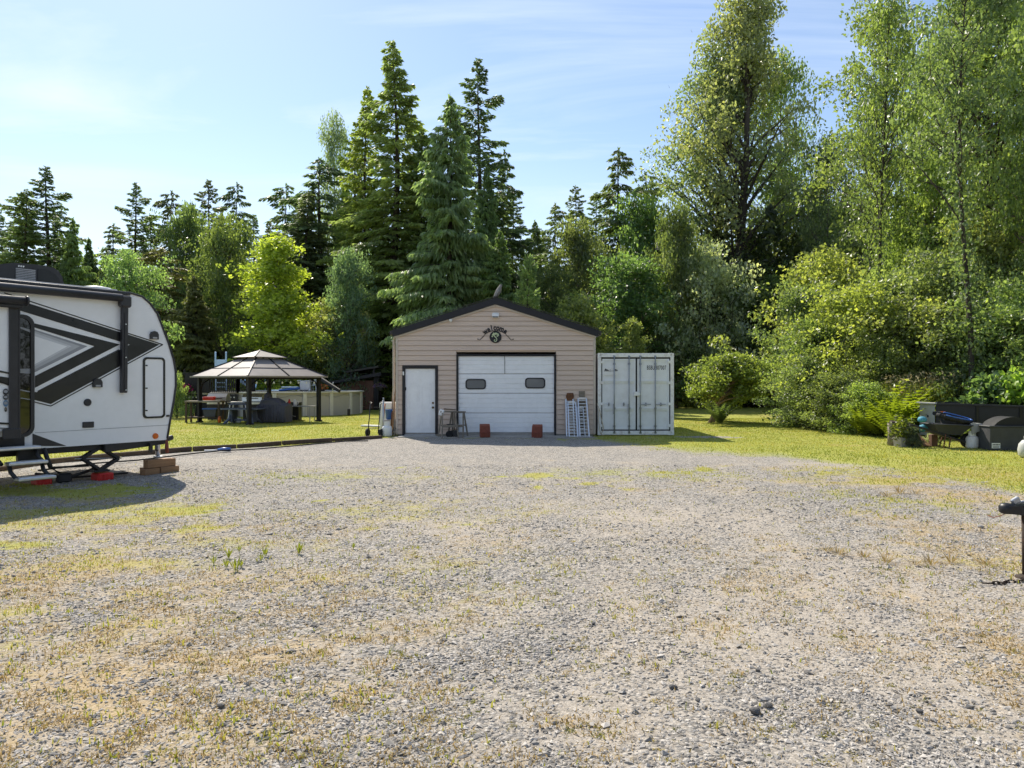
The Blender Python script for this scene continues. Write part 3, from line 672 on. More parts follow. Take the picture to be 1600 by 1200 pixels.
PR['hemlock'] = (20, 3.4) + conifer_tree(12, 20, 3.4, 112, 85, .42, 1.0, sl=(.25, .7), sw=.12, power=.36, gap=.62, sparse_low=.3, tipup=0, top_el=.35)
PR['cedar'] = (19, 4.2) + conifer_tree(16, 19, 4.2, 230, 75, .26, 1.5, sl=(.35, .85), sw=.13, power=.78, gap=.3, base=.02)
PR['juniper'] = (7, 1.9) + conifer_tree(25, 7, 1.9, 150, 130, .0, -.3, sl=(.15, .34), sw=.07, power=.5, gap=.25, base=.02, top_el=.9)
for kname, (h_, r_, tm, cm) in PR.items():
    tm.materials.append(X['palebark'] if kname in ('poplar', 'alder', 'maple', 'sapling') else X['bark'])
    cm.materials.append(X['needle'] if kname in ('spruce', 'fir', 'hemlock', 'cedar', 'juniper') else X['leaf'])
CONIF = ('spruce', 'fir', 'hemlock', 'cedar', 'juniper')
_rt = random.Random(5)
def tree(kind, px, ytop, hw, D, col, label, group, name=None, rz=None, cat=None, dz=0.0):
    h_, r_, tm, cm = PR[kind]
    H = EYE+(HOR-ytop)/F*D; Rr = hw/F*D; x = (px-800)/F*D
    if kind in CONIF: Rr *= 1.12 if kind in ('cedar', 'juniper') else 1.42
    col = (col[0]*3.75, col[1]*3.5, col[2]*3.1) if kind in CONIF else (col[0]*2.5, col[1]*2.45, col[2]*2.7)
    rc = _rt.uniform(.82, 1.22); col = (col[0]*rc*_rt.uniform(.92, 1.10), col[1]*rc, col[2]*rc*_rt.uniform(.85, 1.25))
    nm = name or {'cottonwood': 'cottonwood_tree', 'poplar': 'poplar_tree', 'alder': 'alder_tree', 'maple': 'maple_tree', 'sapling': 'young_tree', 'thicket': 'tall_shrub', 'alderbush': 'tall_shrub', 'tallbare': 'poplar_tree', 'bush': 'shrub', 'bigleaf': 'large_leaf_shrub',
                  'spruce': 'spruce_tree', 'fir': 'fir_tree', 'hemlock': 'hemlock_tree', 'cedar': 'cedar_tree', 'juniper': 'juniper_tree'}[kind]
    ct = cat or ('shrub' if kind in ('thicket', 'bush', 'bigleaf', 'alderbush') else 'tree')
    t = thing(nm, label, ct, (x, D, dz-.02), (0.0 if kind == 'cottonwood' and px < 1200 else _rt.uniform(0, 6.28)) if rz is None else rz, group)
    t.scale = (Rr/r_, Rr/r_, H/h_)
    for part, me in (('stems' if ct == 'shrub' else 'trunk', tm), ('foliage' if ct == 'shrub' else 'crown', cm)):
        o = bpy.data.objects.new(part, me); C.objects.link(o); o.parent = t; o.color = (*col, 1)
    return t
# leaf colours (real-world base colours)
DK = (.038, .052, .030); MD = (.060, .085, .030); YG = (.096, .122, .042); OL = (.064, .088, .036); BG = (.115, .152, .034); GR = (.08, .10, .056); SV = (.12, .135, .085); CD = (.052, .075, .036); SP = (.066, .088, .034); MG = (.058, .096, .036)
GC = 'conifers along the back of the yard'; GD = 'leafy trees along the back of the yard'; GRT = 'leafy trees of the right hand wood'; GU = 'shrubs along the edge of the wood'
for a in [
 ('spruce', 617, 66, 82, 50, SP, 'tallest spruce, olive boughs, standing left behind the garage', GC),
 ('spruce', 572, 135, 52, 53, SP, 'narrow spruce pressed against the left side of the tallest spruce', GC),
 ('cedar', 703, 150, 98, 43, CD, 'broad dark green cedar with hanging boughs directly behind the garage roof', GC),
 ('fir', 748, 92, 72, 52, DK, 'dark open-topped fir rising just right of the broad cedar', GC),
 ('hemlock', 788, 235, 42, 54, DK, 'ragged dark conifer on the right flank of the open-topped fir', GC),
 ('hemlock', 500, 248, 78, 58, DK, 'dark hemlock with drooping tiers left of the grey-green alder', GC),
 ('hemlock', 447, 288, 55, 64, DK, 'drooping dark hemlock above and right of the bright yellow-green tree', GC),
 ('hemlock', 370, 286, 42, 62, DK, 'thin wispy hemlock spire above the bright yellow-green tree', GC),
 ('fir', 326, 281, 50, 64, DK, 'flat topped fir behind the gazebo, between two thin spires', GC),
 ('hemlock', 268, 299, 46, 58, DK, 'dark hemlock just right of the sparse fir above the trailer nose', GC),
 ('fir', 212, 285, 52, 57, DK, 'sparse dark fir rising above the rounded maple beside the trailer', GC),
 ('fir', 74, 260, 66, 60, DK, 'pointed fir, tallest of the conifers above the travel trailer', GC),
 ('spruce', 40, 296, 52, 55, CD, 'fir in front and left of the pointed fir above the trailer', GC),
 ('cedar', 112, 340, 50, 57, CD, 'blunt conifer on the right shoulder of the pointed fir above the trailer', GC),
 ('fir', -6, 320, 40, 61, DK, 'conifer cut by the left edge of the picture above the trailer', GC),
 ('fir', 898, 290, 44, 62, DK, 'slender fir above the garage right eave, shorter of two side by side', GC),
 ('hemlock', 967, 232, 58, 58, DK, 'tall drooping hemlock above the shipping container', GC),
 ('fir', 842, 356, 34, 70, DK, 'smallest distant fir in the sky gap right of the garage peak', GC),
 ('juniper', 826, 402, 42, 38, (.05, .078, .04), 'rounded dull green juniper rising over the garage right roof slope', GC),
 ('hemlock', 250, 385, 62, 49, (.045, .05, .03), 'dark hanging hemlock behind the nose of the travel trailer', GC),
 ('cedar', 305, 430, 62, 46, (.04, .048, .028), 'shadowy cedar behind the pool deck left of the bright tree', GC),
 ('spruce', 590, 330, 56, 53, SP, 'yellowish lower spruce in front of the tallest spruce', GC),
 ('cedar', 662, 390, 56, 50, CD, 'low cedar at the left edge of the garage roof', GC),
 ('cedar', 780, 360, 60, 42, CD, 'low cedar behind the garage ridge, right of the broad cedar', GC),
 ('fir', 420, 345, 46, 58, DK, 'short fir behind the top of the bright yellow-green tree', GC),
 ('fir', 556, 200, 54, 57, SP, 'ragged conifer filling the gap just left of the narrow spruce', GC),
 ('spruce', 480, 300, 62, 55, DK, 'broad lower conifer right of and behind the bright yellow-green tree', GC),
 ('cedar', 160, 400, 40, 52, CD, 'short cedar between the trailer roof and the rounded maple', GC),
 # leafy, left and middle
 ('alder', 522, 176, 38, 60, GR, 'tall narrow grey-green alder left of the tallest spruce', GD),
 ('sapling', 436, 366, 86, 44.6, BG, 'bright yellow-green young tree standing behind the gazebo', GD),
 ('alderbush', 522, 476, 58, 46, (.12, .145, .06), 'pale light green shrub right of the bright yellow-green tree', GD),
 ('maple', 200, 404, 68, 41, MG, 'rounded green maple beside the trailer roof', GD),
 ('maple', 352, 350, 62, 51, MD, 'mid green maple between the gazebo and the flat topped fir', GD),
 ('maple', 292, 335, 48, 56, OL, 'olive green tree between two dark spires left of the bright tree', GD),
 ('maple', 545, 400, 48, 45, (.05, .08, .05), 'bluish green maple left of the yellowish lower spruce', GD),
 ('thicket', 372, 545, 30, 46, MD, 'leafy shrub right of the pool slide ladder', GD),
 ('thicket', 470, 532, 55, 45, OL, 'olive shrub just behind the gazebo roof', GD),
 ('maple', 1002, 322, 74, 56, MG, 'upper green maple above the shipping container', GD),
 ('maple', 985, 412, 96, 47, MG, 'large deep green maple directly behind the shipping container', GD),
 ('maple', 903, 356, 62, 52, OL, 'olive tree with small leaves above the garage right roof slope', GD),
 ('alder', 865, 415, 48, 47, OL, 'yellowish slender tree right of the rounded juniper', GD),
 ('thicket', 905, 470, 66, 42, YG, 'light green shrub at the garage right eave', GD),
 ('sapling', 988, 498, 34, 40, YG, 'yellow-green sapling peeping above the container roof', GD),
 ('maple', 1058, 330, 50, 47, MD, 'mid green tree left of the tall cottonwood, above the container corner', GD),
 # right hand wood
 ('cottonwood', 1160, -40, 96, 54, (.074, .092, .046), 'tall cottonwood with bare dark trunk right of the container', GRT),
 ('cottonwood', 1122, 60, 92, 56, (.078, .096, .046), 'ivy clad cottonwood close left of the tall bare trunk', GRT),
 ('alder', 1222, 80, 66, 57, MD, 'dark leafy alder on the right of the cottonwood pair', GRT),
 ('alderbush', 1102, 390, 62, 47, (.15, .165, .11), 'silvery leaved willow at the foot of the cottonwoods', GRT),
 ('alderbush', 1170, 445, 66, 49, OL, 'greyish willow below the bare cottonwood trunk', GRT),
 ('maple', 1048, 470, 56, 53, DK, 'dark maple at the right rear corner of the container', GRT),
 ('poplar', 1378, -30, 118, 40, OL, 'sparse poplar with tall bare trunk and sky showing through', GRT),
 ('alder', 1455, 60, 66, 33, YG, 'sunlit alder right of the sparse poplar trunk', GRT),
 ('cottonwood', 1540, -60, 112, 29, YG, 'big yellow-green cottonwood filling the upper right corner', GRT),
 ('alder', 1625, 10, 92, 26, YG, 'leafy alder cut by the right edge of the picture', GRT),
 ('alder', 1330, 300, 64, 45, OL, 'middle height alder left of the poplar trunk', GRT),
 ('maple', 1282, 300, 64, 54, MD, 'shaded maple in the gap left of the sparse poplar', GRT),
 ('maple', 1236, 420, 62, 50, MG, 'green maple right of the cottonwoods at mid height', GRT),
 ('maple', 1420, 330, 76, 34, YG, 'yellow-green maple under the sparse poplar', GRT),
 ('maple', 1530, 350, 92, 28, YG, 'wide maple under the upper right cottonwood', GRT),
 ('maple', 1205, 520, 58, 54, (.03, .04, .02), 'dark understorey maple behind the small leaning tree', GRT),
 ('cottonwood', 1600, -50, 112, 34, YG, 'tall cottonwood behind the cut off alder at the right picture edge', GRT),
 ('alder', 1490, 20, 84, 38, OL, 'tall alder behind the upper right cottonwood, right of the poplar', GRT),
 ('alder', 1292, 210, 60, 50, OL, 'tall alder filling the gap between the cottonwood pair and the poplar', GRT),
 # edge shrubs
 ('alderbush', 1300, 400, 84, 36, YG, 'tall shrub, yellow-green, upper left of the sunny thicket', GU),
 ('thicket', 1392, 430, 80, 28, YG, 'tall shrub in the middle of the sunny thicket', GU),
 ('alderbush', 1478, 400, 86, 27, OL, 'tall shrub above the seed headed grass', GU),
 ('thicket', 1570, 440, 92, 25, OL, 'tall shrub above the black dump trailer', GU),
 ('thicket', 1288, 500, 72, 28.5, OL, 'lower shrub at the left corner of the sunny thicket', GU),
 ('thicket', 1372, 535, 66, 25.5, YG, 'lower shrub behind the bracken ferns', GU),
 ('alderbush', 1345, 450, 80, 27.2, YG, 'bushy shrub in the very centre of the sunny thicket', GU),
 ('alderbush', 1440, 470, 80, 26, YG, 'sunny shrub above and left of the seed headed grass', GU),
 ('alderbush', 1530, 480, 84, 25, YG, 'sunny shrub right of the seed headed grass', GU),
 ('alderbush', 1268, 450, 60, 34, OL, 'shrub at the left margin of the thicket, beside the dark gap', GU),
 ('alderbush', 1600, 450, 80, 24, YG, 'sunny shrub at the right picture edge above the dump trailer', GU),
 ('maple', 1490, 400, 84, 31, YG, 'yellow-green maple above the seed headed grass', GRT),
 ('tallbare', 1512, -60, 84, 23.6, OL, 'thin leaning trunk with sparse crown in front of the upper right cottonwood', GRT),
 ('tallbare', 1350, 150, 58, 33, OL, 'slim bare stemmed tree close left of the tall poplar trunk', GRT),
 ('tallbare', 1372, -10, 60, 30, OL, 'bare dark trunk rising out of the middle of the sunny thicket', GRT),
 ('thicket', 1268, 560, 62, 27, OL, 'silvery low bush where the lawn meets the thicket', GU),
 ('thicket', 1312, 585, 52, 24.8, OL, 'low bush between the silvery bush and the bracken', GU),
 ('thicket', 1352, 600, 44, 23.6, YG, 'yellow-green low bush touching the bracken', GU),
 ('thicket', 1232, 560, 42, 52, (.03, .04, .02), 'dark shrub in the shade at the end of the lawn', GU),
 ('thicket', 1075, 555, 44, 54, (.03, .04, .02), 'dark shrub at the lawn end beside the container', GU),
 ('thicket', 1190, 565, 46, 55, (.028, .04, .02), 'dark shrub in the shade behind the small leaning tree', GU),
 ('bigleaf', 1545, 592, 52, 22.5, MG, 'broad leaved shrub behind the black dump trailer', GU),
 ('bigleaf', 1602, 585, 50, 21.5, (.10, .16, .03), 'bright broad leaved shrub at the right picture edge', GU),
 ('bush', 1490, 590, 46, 24, OL, 'shrub behind the grey end of the dump trailer', GU),
 ('bush', 277, 590, 20, 34.2, YG, 'yellow-green bush at the left end of the pool deck', GU),
 ('thicket', 608, 535, 34, 52, MD, 'shrub behind the lean-to shed, left of the garage', GU),
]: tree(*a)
for k, (px, yt, hw, D, kd, cl_) in enumerate([(18, 345, 50, 66, 'fir', CD), (95, 320, 46, 68, 'hemlock', DK), (140, 372, 46, 64, 'cedar', CD), (178, 350, 44, 66, 'hemlock', DK), (238, 335, 46, 66, 'fir', CD), (300, 318, 44, 68, 'hemlock', DK), (348, 330, 44, 68, 'cedar', DK), (398, 335, 48, 66, 'fir', CD), (470, 320, 50, 64, 'fir', DK), (540, 290, 52, 62, 'cedar', CD)]):
    tree(kd, px, yt, hw, D, cl_, 'mid height conifer in the back row of the wood left of the garage', 'back row conifers left of the garage')
for k, (px, yt, hw, D, kd, cl_) in enumerate([(660, 205, 62, 50, 'spruce', CD), (640, 300, 52, 53, 'spruce', SP), (800, 300, 48, 56, 'fir', DK), (835, 345, 50, 60, 'cedar', CD), (868, 318, 44, 64, 'hemlock', DK), (932, 300, 46, 62, 'fir', CD), (1010, 270, 52, 62, 'hemlock', DK), (760, 260, 54, 49, 'cedar', CD)]):
    tree(kd, px, yt, hw, D, cl_, 'mid height conifer in the back row of the wood behind the garage', 'back row conifers behind the garage')

# ---- the wood behind everything: one mass nobody could count
rng = np.random.default_rng(91)
def wood_mass(name, spans, seed, nq, size, mt, col):
    rng = np.random.default_rng(seed); Pc = []; T = []
    for x0, x1, y0, y1, hfun, nn in spans:
        k = int(nq*nn); cxs = rng.uniform(x0, x1, 90); cys = rng.uniform(y0, y1, 90); hh = np.array([hfun(v) for v in cxs])*rng.uniform(.7, 1.1, 90); rr = rng.uniform(1.6, 3.0, 90)
        i = rng.integers(0, 90, k); u = rng.random(k)**.8; a = rng.random(k)*2*PI; r_ = rr[i]*(1-u**2.2)**.6*np.sqrt(rng.uniform(.25, 1, k))
        Pc.append(np.stack([cxs[i]+np.cos(a)*r_, cys[i]+np.sin(a)*r_, hh[i]*u+.2], 1)); T.append(np.clip(rng.uniform(.2, .7, 90)[i]+rng.normal(0, .15, k), 0, 1))
    Pc = np.concatenate(Pc); V, Fc = leaf_quads(Pc, size, .4, rng)
    me = mesh_np(name, V, Fc); face_attr(me, 'tint', np.concatenate(T)); o = put(name, me, mt, kind='stuff'); o.color = (*col, 1)
    return o
wood_mass('woodland', [(-56, -12, 60, 72, lambda x: 10.5+.10*(x+50)*.4, .34), (-14, 12, 60, 70, lambda x: 10, .2), (10, 40, 50, 62, lambda x: 14 if x > 16 else 11, .26), (18, 34, 30, 48, lambda x: 9, .2), (26, 46, -30, 14, lambda x: 15, .22), (-10, 26, -38, -24, lambda x: 14, .18)], 5, 90000, .55, X['leaf'], (.06, .08, .035))

# ---- small leaning tree on the lawn
lp = gp(1112, 660)
t = thing('leaning_tree', 'small leaning tree with twin crooked trunks, alone on the right lawn', 'tree', lp)
tm, cm = leafy_tree(61, 2.75, 1.45, 1.0, roundp, 70, 15000, .12, .24, .115, lean=(.34, .05), multi=2, rise=(.2, .7), inner=.5, up=.8, wild=.10, clear=(.22, 1.7))
tm.materials.append(X['brownbark']); cm.materials.append(X['leaf'])
for nm, me in (('trunk', tm), ('crown', cm)):
    o = put(nm, me, None, t); o.color = (.20, .25, .085, 1)
# ---- ferns
def fern_mesh(seed, nf, L, w, droop=.9, erect=1.1):
    rng = np.random.default_rng(seed); V = []; Fc = []; T = []
    for i in range(nf):
        az = i*2.4+rng.normal(0, .2); Lf = L*rng.uniform(.7, 1.1); el = erect*rng.uniform(.65, 1.1); pts = []; p = np.zeros(3); e = el
        for s_ in range(13):
            pts.append(p.copy()); p = p+np.array([math.cos(az)*math.cos(e), math.sin(az)*math.cos(e), math.sin(e)])*Lf/12; e -= droop*el/9
        lat = np.array([-math.sin(az), math.cos(az), 0]); tn = rng.uniform(.3, .8)
        for s_ in range(2, 13):
            wd = w*math.sin(PI*min(1, (s_/12)**.75*.93+.05)); fw = pts[s_]-pts[s_-1]
            for sg in (-1, 1):
                a = pts[s_-1]; b0 = len(V); tip = a+lat*sg*wd+fw*.9+np.array([0, 0, -.18*wd])
                V += [a, a+fw*.75, tip]; Fc.append([b0, b0+1, b0+2]); T.append(np.clip(tn+rng.normal(0, .12), 0, 1))
    me = mesh_np('fronds', np.array(V), np.array(Fc)); face_attr(me, 'tint', T); me.materials.append(X['leaf']); return me
fm = [fern_mesh(3, 46, 1.0, .12, .6, 1.45), fern_mesh(4, 34, 1.45, .26, .55, 1.35)]
t = tag(put('sword_fern', fm[0], None), 'sword fern growing at the foot of the small leaning tree', 'fern'); q_ = gp(1126, 664); t.location = (q_.x-.1, q_.y-.25, .02); t.scale = (1.2, 1.2, 1.25); t.color = (.07, .10, .045, 1)
for i, (px, py, D, s_) in enumerate([(1392, 0, 22.2, 1.0), (1408, 0, 22.4, 1.1), (1372, 0, 22.6, .95), (1424, 0, 23.4, 1.1), (1405, 0, 23.2, 1.35), (1350, 0, 23.0, .8), (1436, 0, 24.2, 1.3), (1380, 0, 24.0, 1.3), (1452, 0, 24.6, 1.2), (1395, 0, 21.2, .7)]):
    o = put('bracken_fern', fm[1], None); o.location = ((px-800)/F*D, D, 0); o.scale = (s_, s_, s_*1.12); o.rotation_euler = (0, 0, i*1.7); o.color = (.15, .19, .022, 1)
    tag(o, 'bright yellow-green bracken fern in the clump left of the black dump trailer', 'fern', 'bracken ferns at the thicket edge')
# seed headed grass above the bracken
x = rng.uniform(12.2, 16.6, 5200); y = rng.uniform(23.3, 24.9, 5200)
blades('tall_grass', x, y, rng.uniform(1.1, 1.95, len(x))*1.0, rng.uniform(.012, .028, len(x)), np.clip(.45+rng.normal(0, .25, len(x)), 0, 1), X['grass'], .28)
x = rng.uniform(12.2, 16.6, 1300); y = rng.uniform(23.3, 24.9, 1300)
V, Fc = leaf_quads(np.stack([x, y, rng.uniform(1.45, 2.05, len(x))-.08*np.abs(x-14)], 1), .10, 0, rng, .35)
me = mesh_np('seed_heads', V, Fc); face_attr(me, 'tint', rng.random(len(x))); put('seed_heads', me, X['seed'], kind='stuff')
# ---- weeds one can tell apart in the gravel
def weed_mesh(seed, kind):
    rng = np.random.default_rng(seed); V = []; Fc = []; T = []
    for i in range(9 if kind == 0 else 40):
        az = rng.random()*2*PI; L = rng.uniform(.5, 1.0); e = rng.uniform(.7, 1.4) if kind == 0 else rng.uniform(.35, 1.3)
        d = np.array([math.cos(az)*math.cos(e), math.sin(az)*math.cos(e), math.sin(e)]); s_ = np.array([-math.sin(az), math.cos(az), 0])*(.10 if kind == 0 else .018)
        p = np.array([math.cos(az), math.sin(az), 0])*(.05 if kind == 0 else .22*rng.random()); b0 = len(V); up = np.array([0, 0, L*.1])
        V += [p, p+d*L*.5+s_+up, p+d*L, p+d*L*.5-s_+up]; Fc.append([b0, b0+1, b0+2, b0+3]); T.append(rng.uniform(.05, .5) if kind == 0 else rng.uniform(.0, .8))
    me = mesh_np('weed', np.array(V), np.array(Fc)); face_attr(me, 'tint', T); return me
wm = weed_mesh(1, 0); wm.materials.append(X['grass']); wm2 = weed_mesh(2, 1); wm2.materials.append(X['dry'])
for i, (px, py, h) in enumerate([(368, 893, .13), (354, 888, .09), (357, 874, .10), (334, 883, .09), (415, 871, .10), (467, 866, .12), (408, 878, .08), (377, 887, .08), (552, 858, .07), (374, 862, .07)]):
    p = gp(px, py); o = put('weed', wm, None); o.location = (p.x, p.y, gz1(p.x, p.y)); o.scale = (h*.8, h*.8, h*1.25); o.rotation_euler = (0, 0, i*2.1)
    tag(o, 'small dark green upright weed sprouting from the left part of the gravel', 'weed', 'green weeds in the gravel')
for i, (px, py, h) in enumerate([(1310, 868, .26), (1350, 872, .18), (1385, 880, .20), (1290, 862, .16), (1455, 885, .24), (1485, 880, .20), (1430, 884, .17), (1540, 884, .18), (1405, 770, .25), (1430, 772, .22), (1385, 776, .2)]):
    p = gp(px, py); o = put('dry_weed', wm2, None); o.location = (p.x, p.y, gz1(p.x, p.y)); o.scale = (h*(.8+.25*(i % 4)), h, h*(.45+.12*(i % 3))); o.rotation_euler = (0, 0, i*2.1)
    tag(o, 'wiry brownish weed clump on the dry grass left of the trailer coupler', 'weed', 'dry weed clumps on the right')
# ---------------------------------------------------------------- garage
GY = 23.0
def G(px, py): return ((px-800)/50.0, EYE-(py-HOR)/50.0)
gx0, gx1 = -3.62, 2.60; gmid = -.51
SL = (4.28-3.26)/(2.68-gmid)          # rake slope (top)
def rake(x): return 4.09-abs(x-gmid)*.318     # underside of the rake at the wall
gar = thing('garage', 'beige vinyl sided garage with black roof edge and white overhead door', 'garage', (gmid, GY, 0))
DX0, DX1, DZ1 = -3.35, -2.385, 2.12            # man door opening
OX0, OX1, OZ1 = -1.685, 1.325, 2.50            # overhead door opening
mb = MB()
for x0, x1, z0, z1 in ((gx0, DX0-.07, .02, 2.62), (DX1+.07, OX0-.05, .02, 2.62), (OX1+.05, gx1, .02, 2.62), (DX0-.07, DX1+.07, DZ1+.08, 2.62)):
    mb.box(((x0+x1)/2, GY+.09, (z0+z1)/2), (x1-x0, .14, z1-z0))
mb.prism([(gx0, 2.62), (gx1, 2.62), (gx1, rake(gx1)), (gmid, rake(gmid)), (gx0, rake(gx0))], (0, GY+.02, 0), (1, 0, 0), (0, 0, 1), (0, .14, 0))
for x in (gx0, gx1): mb.box((x+(.07 if x < 0 else -.07), GY+4.1, 1.55), (.14, 7.8, 3.0))
mb.prism([(gx0, 0.02), (gx1, .02), (gx1, rake(gx1)), (gmid, rake(gmid)), (gx0, rake(gx0))], (0, GY+8.0, 0), (1, 0, 0), (0, 0, 1), (0, .14, 0))
mb.build('wall', X['siding'], gar, True)
mb = MB(); mb.box((gmid, GY+4, .0), (6.1, 8.0, .2)); mb.box((gmid, GY-.35, -.03), (5.9, .8, .1)); mb.build('floor_slab', X['concrete'], gar, True)
# siding courses, each a plank, cut round the openings and under the rakes
_sj = random.Random(9); CP = .1535; z = .06; pl = []
hol = [(DX0-.075, DX1+.075, DZ1+.085), (OX0-.055, OX1+.055, OZ1+.06)]
while z < 4.05:
    zt = min(z+CP-.013, 4.08)
    xl = lambda zz: gx0+.05 if zz <= rake(gx0+.05) else gmid-(4.09-zz)/.318
    xr = lambda zz: gx1-.05 if zz <= rake(gx1-.05) else gmid+(4.09-zz)/.318
    segs = [(None, None)]; ed = []
    hs = [h_ for h_ in hol if z+.02 < h_[2]]
    cuts = []
    for h_ in hs: cuts.append((h_[0], h_[1]))
    a = None; spans = []
    for c0, c1 in cuts: spans.append((a, c0)); a = c1
    spans.append((a, None))
    pieces = []
    for a, c in spans:
        l0 = xl(z) if a is None else a; l1 = xl(zt) if a is None else a; r0 = xr(z) if c is None else c; r1 = xr(zt) if c is None else c
        if r1-l1 < .02: r1 = l1+.02
        pieces.append((l0, r0, l1, r1))
    out_ = []
    for l0, r0, l1, r1 in pieces:
        if r0-l0 > 3.7:
            sx = l0+(r0-l0)*_sj.uniform(.3, .7); out_ += [(l0, sx-.002, l1, sx-.002), (sx+.002, r0, sx+.002, r1)]
        else: out_.append((l0, r0, l1, r1))
    for l0, r0, l1, r1 in out_:
        dy = _sj.uniform(-.003, .003); y0 = GY-.030+dy; y1 = GY-.012+dy; yb = GY+.018
        mb = MB(); mb.add([(l0, y0, z), (r0, y0, z), (r1, y1, zt), (l1, y1, zt), (l0, yb, z), (r0, yb, z), (r1, yb, zt), (l1, yb, zt)],
                          [(0, 1, 2, 3), (4, 7, 6, 5), (0, 4, 5, 1), (3, 2, 6, 7), (0, 3, 7, 4), (1, 5, 6, 2)])
        mb.build('siding_plank', X['siding'], gar, True)
    z += CP
mb = MB()
for x in (gx0, gx1): mb.box((x+(.025 if x < 0 else -.025), GY-.01, 1.57), (.075, .05, 3.02), bev=.004)
mb.build('corner_trim', X['sidingtrim'], gar, True)
for sg in (-1, 1):
    e = 3.19
    mb = MB(); mb.bar((gmid, GY-.04, 4.075), (gmid+sg*3.13, GY-.04, 4.075-3.13*.318), .06, .05); mb.build('rake_trim', X['sidingtrim'], gar, True)
    mb = MB()      # fascia board
    pr = [(gmid, 4.11), (gmid+sg*3.20, 4.11-3.20*.318), (gmid+sg*3.20, 4.285-3.20*.318+.03), (gmid, 4.31)]
    mb.prism(pr, (0, GY-.12, 0), (1, 0, 0), (0, 0, 1), (0, .05, 0)); mb.build('fascia_board', X['fascia'], gar, True)
    mb = MB(); pr = [(gmid, 4.20), (gmid+sg*3.30, 4.20-3.30*.318), (gmid+sg*3.30, 4.315-3.30*.318), (gmid, 4.325)]
    mb.prism(pr, (0, GY-.075, 0), (1, 0, 0), (0, 0, 1), (0, 8.3, 0)); mb.build('roof', X['shingle'], gar, True)
mb = MB()
rr_ = random.Random(4)
for i in range(70):        # shingle butts showing along the top of the rake
    sg = -1 if i < 35 else 1; d = (i % 35)/35*3.2
    mb.box((gmid+sg*(d+.05), GY-.09, 4.333-d*.318+rr_.uniform(-.004, .006)), (.088, .10, .016), (0, sg*math.atan(.318), 0))
so = mb.build('shingle_edge', X['shingle'], gar, True, kind='stuff')
# man door
mb = MB(); t_ = .085
mb.box((DX0-.03, GY-.025, 1.08), (t_, .07, 2.20), bev=.006); mb.box((DX1+.03, GY-.025, 1.08), (t_, .07, 2.20), bev=.006); mb.box((.5*(DX0+DX1), GY-.026, DZ1+.035), (DX1-DX0+.145, .074, t_), bev=.006)
mb.build('door_trim', X['fascia'], gar, True)
mb = MB(); mb.box((.5*(DX0+DX1), GY+.03, 1.075), (DX1-DX0-.03, .05, 2.05), bev=.004); md_ = mb.build('door', X['white'], gar, True)
dx = (DX1-DX0)
def arch(x0, x1, z0, z1, r):
    p = [(x0, z0), (x1, z0), (x1, z1-r)]
    for i in range(1, 8): a = PI*i/8; p.append(((x0+x1)/2+(x1-x0)/2*math.cos(a), z1-r+r*math.sin(a)))
    return p+[(x0, z1-r)]
mb = MB()
for cxp in (DX0+dx*.30, DX0+dx*.70):
    for z0, z1, r_ in ((.22, .74, .02), (.86, 1.66, .10)):
        o_ = arch(cxp-.155, cxp+.155, z0, z1, r_); i_ = arch(cxp-.135, cxp+.135, z0+.02, z1-.02, r_*.9)
        ring_prism(mb, o_, i_, (0, GY+.004, 0), (1, 0, 0), (0, 0, 1), (0, -.010, 0))
        i2 = arch(cxp-.10, cxp+.10, z0+.055, z1-.055, r_*.8); mb.prism(i2, (0, GY+.004, 0), (1, 0, 0), (0, 0, 1), (0, -.007, 0))
o = mb.build('door_moulding', X['white'], md_); o.data.transform(Matrix.Translation((-gmid, -GY, 0)))
for zz, nm in ((.885, 'door_knob'), (1.03, 'deadbolt')):
    mb = MB(); mb.lathe([(.034, 0), (.034, .012), (.016, .018), (.016, .035), (.030, .045), (.030, .062), (.012, .07)] if nm == 'door_knob' else [(.032, 0), (.032, .016), (.026, .022)], 16, (DX1-.085-gmid, .004, zz), (R(90), 0, 0)); mb.build(nm, X['brass'], md_)
mb = MB(); mb.box((DX0+.03-gmid, -.0, 1.47), (.03, .03, .10), bev=.005); mb.build('latch', X['darkgrey'], md_)
mb = MB(); mb.box((-3.385, GY-.07, 1.95), (.045, .03, .115), bev=.006); mb.build('door_sensor', X['whiteplastic'], gar, True)
mb = MB(); mb.box((.5*(DX0+DX1), GY-.02, .035), (DX1-DX0, .14, .03)); mb.build('threshold', X['steel'], gar, True)
# overhead door
mb = MB(); mb.box((OX0-.025, GY-.02, 1.26), (.055, .06, 2.50), bev=.005); mb.box((OX1+.025, GY-.02, 1.26), (.055, .06, 2.50), bev=.005); mb.box((.5*(OX0+OX1), GY-.021, OZ1+.022), (OX1-OX0+.11, .064, .05), bev=.005)
mb.build('overhead_door_trim', X['fascia'], gar, True)
oh = bpy.data.objects.new('overhead_door', None); C.objects.link(oh); oh.parent = gar
zb = [.10, .712, 1.328, 1.935, 2.497]
for i in range(4):
    z0, z1 = zb[i]+.007, zb[i+1]-.007; h_ = z1-z0; prof = [(GY+.05, z0), (GY+.018, z0), (GY+.010, z0+.012)]
    for k in range(1, 4):
        zz = z0+h_*k/4; prof += [(GY+.010, zz-.012), (GY+.028, zz-.006), (GY+.028, zz+.006), (GY+.010, zz+.012)]
    prof += [(GY+.010, z1-.012), (GY+.018, z1), (GY+.05, z1)]
    mb = MB(); mb.prism(prof, (OX0+.012, 0, 0), (0, 1, 0), (0, 0, 1), (OX1-OX0-.024, 0, 0)); pn = mb.build('door_panel', X['white'], oh); pn.data.transform(Matrix.Translation((-gmid, -GY, 0)))
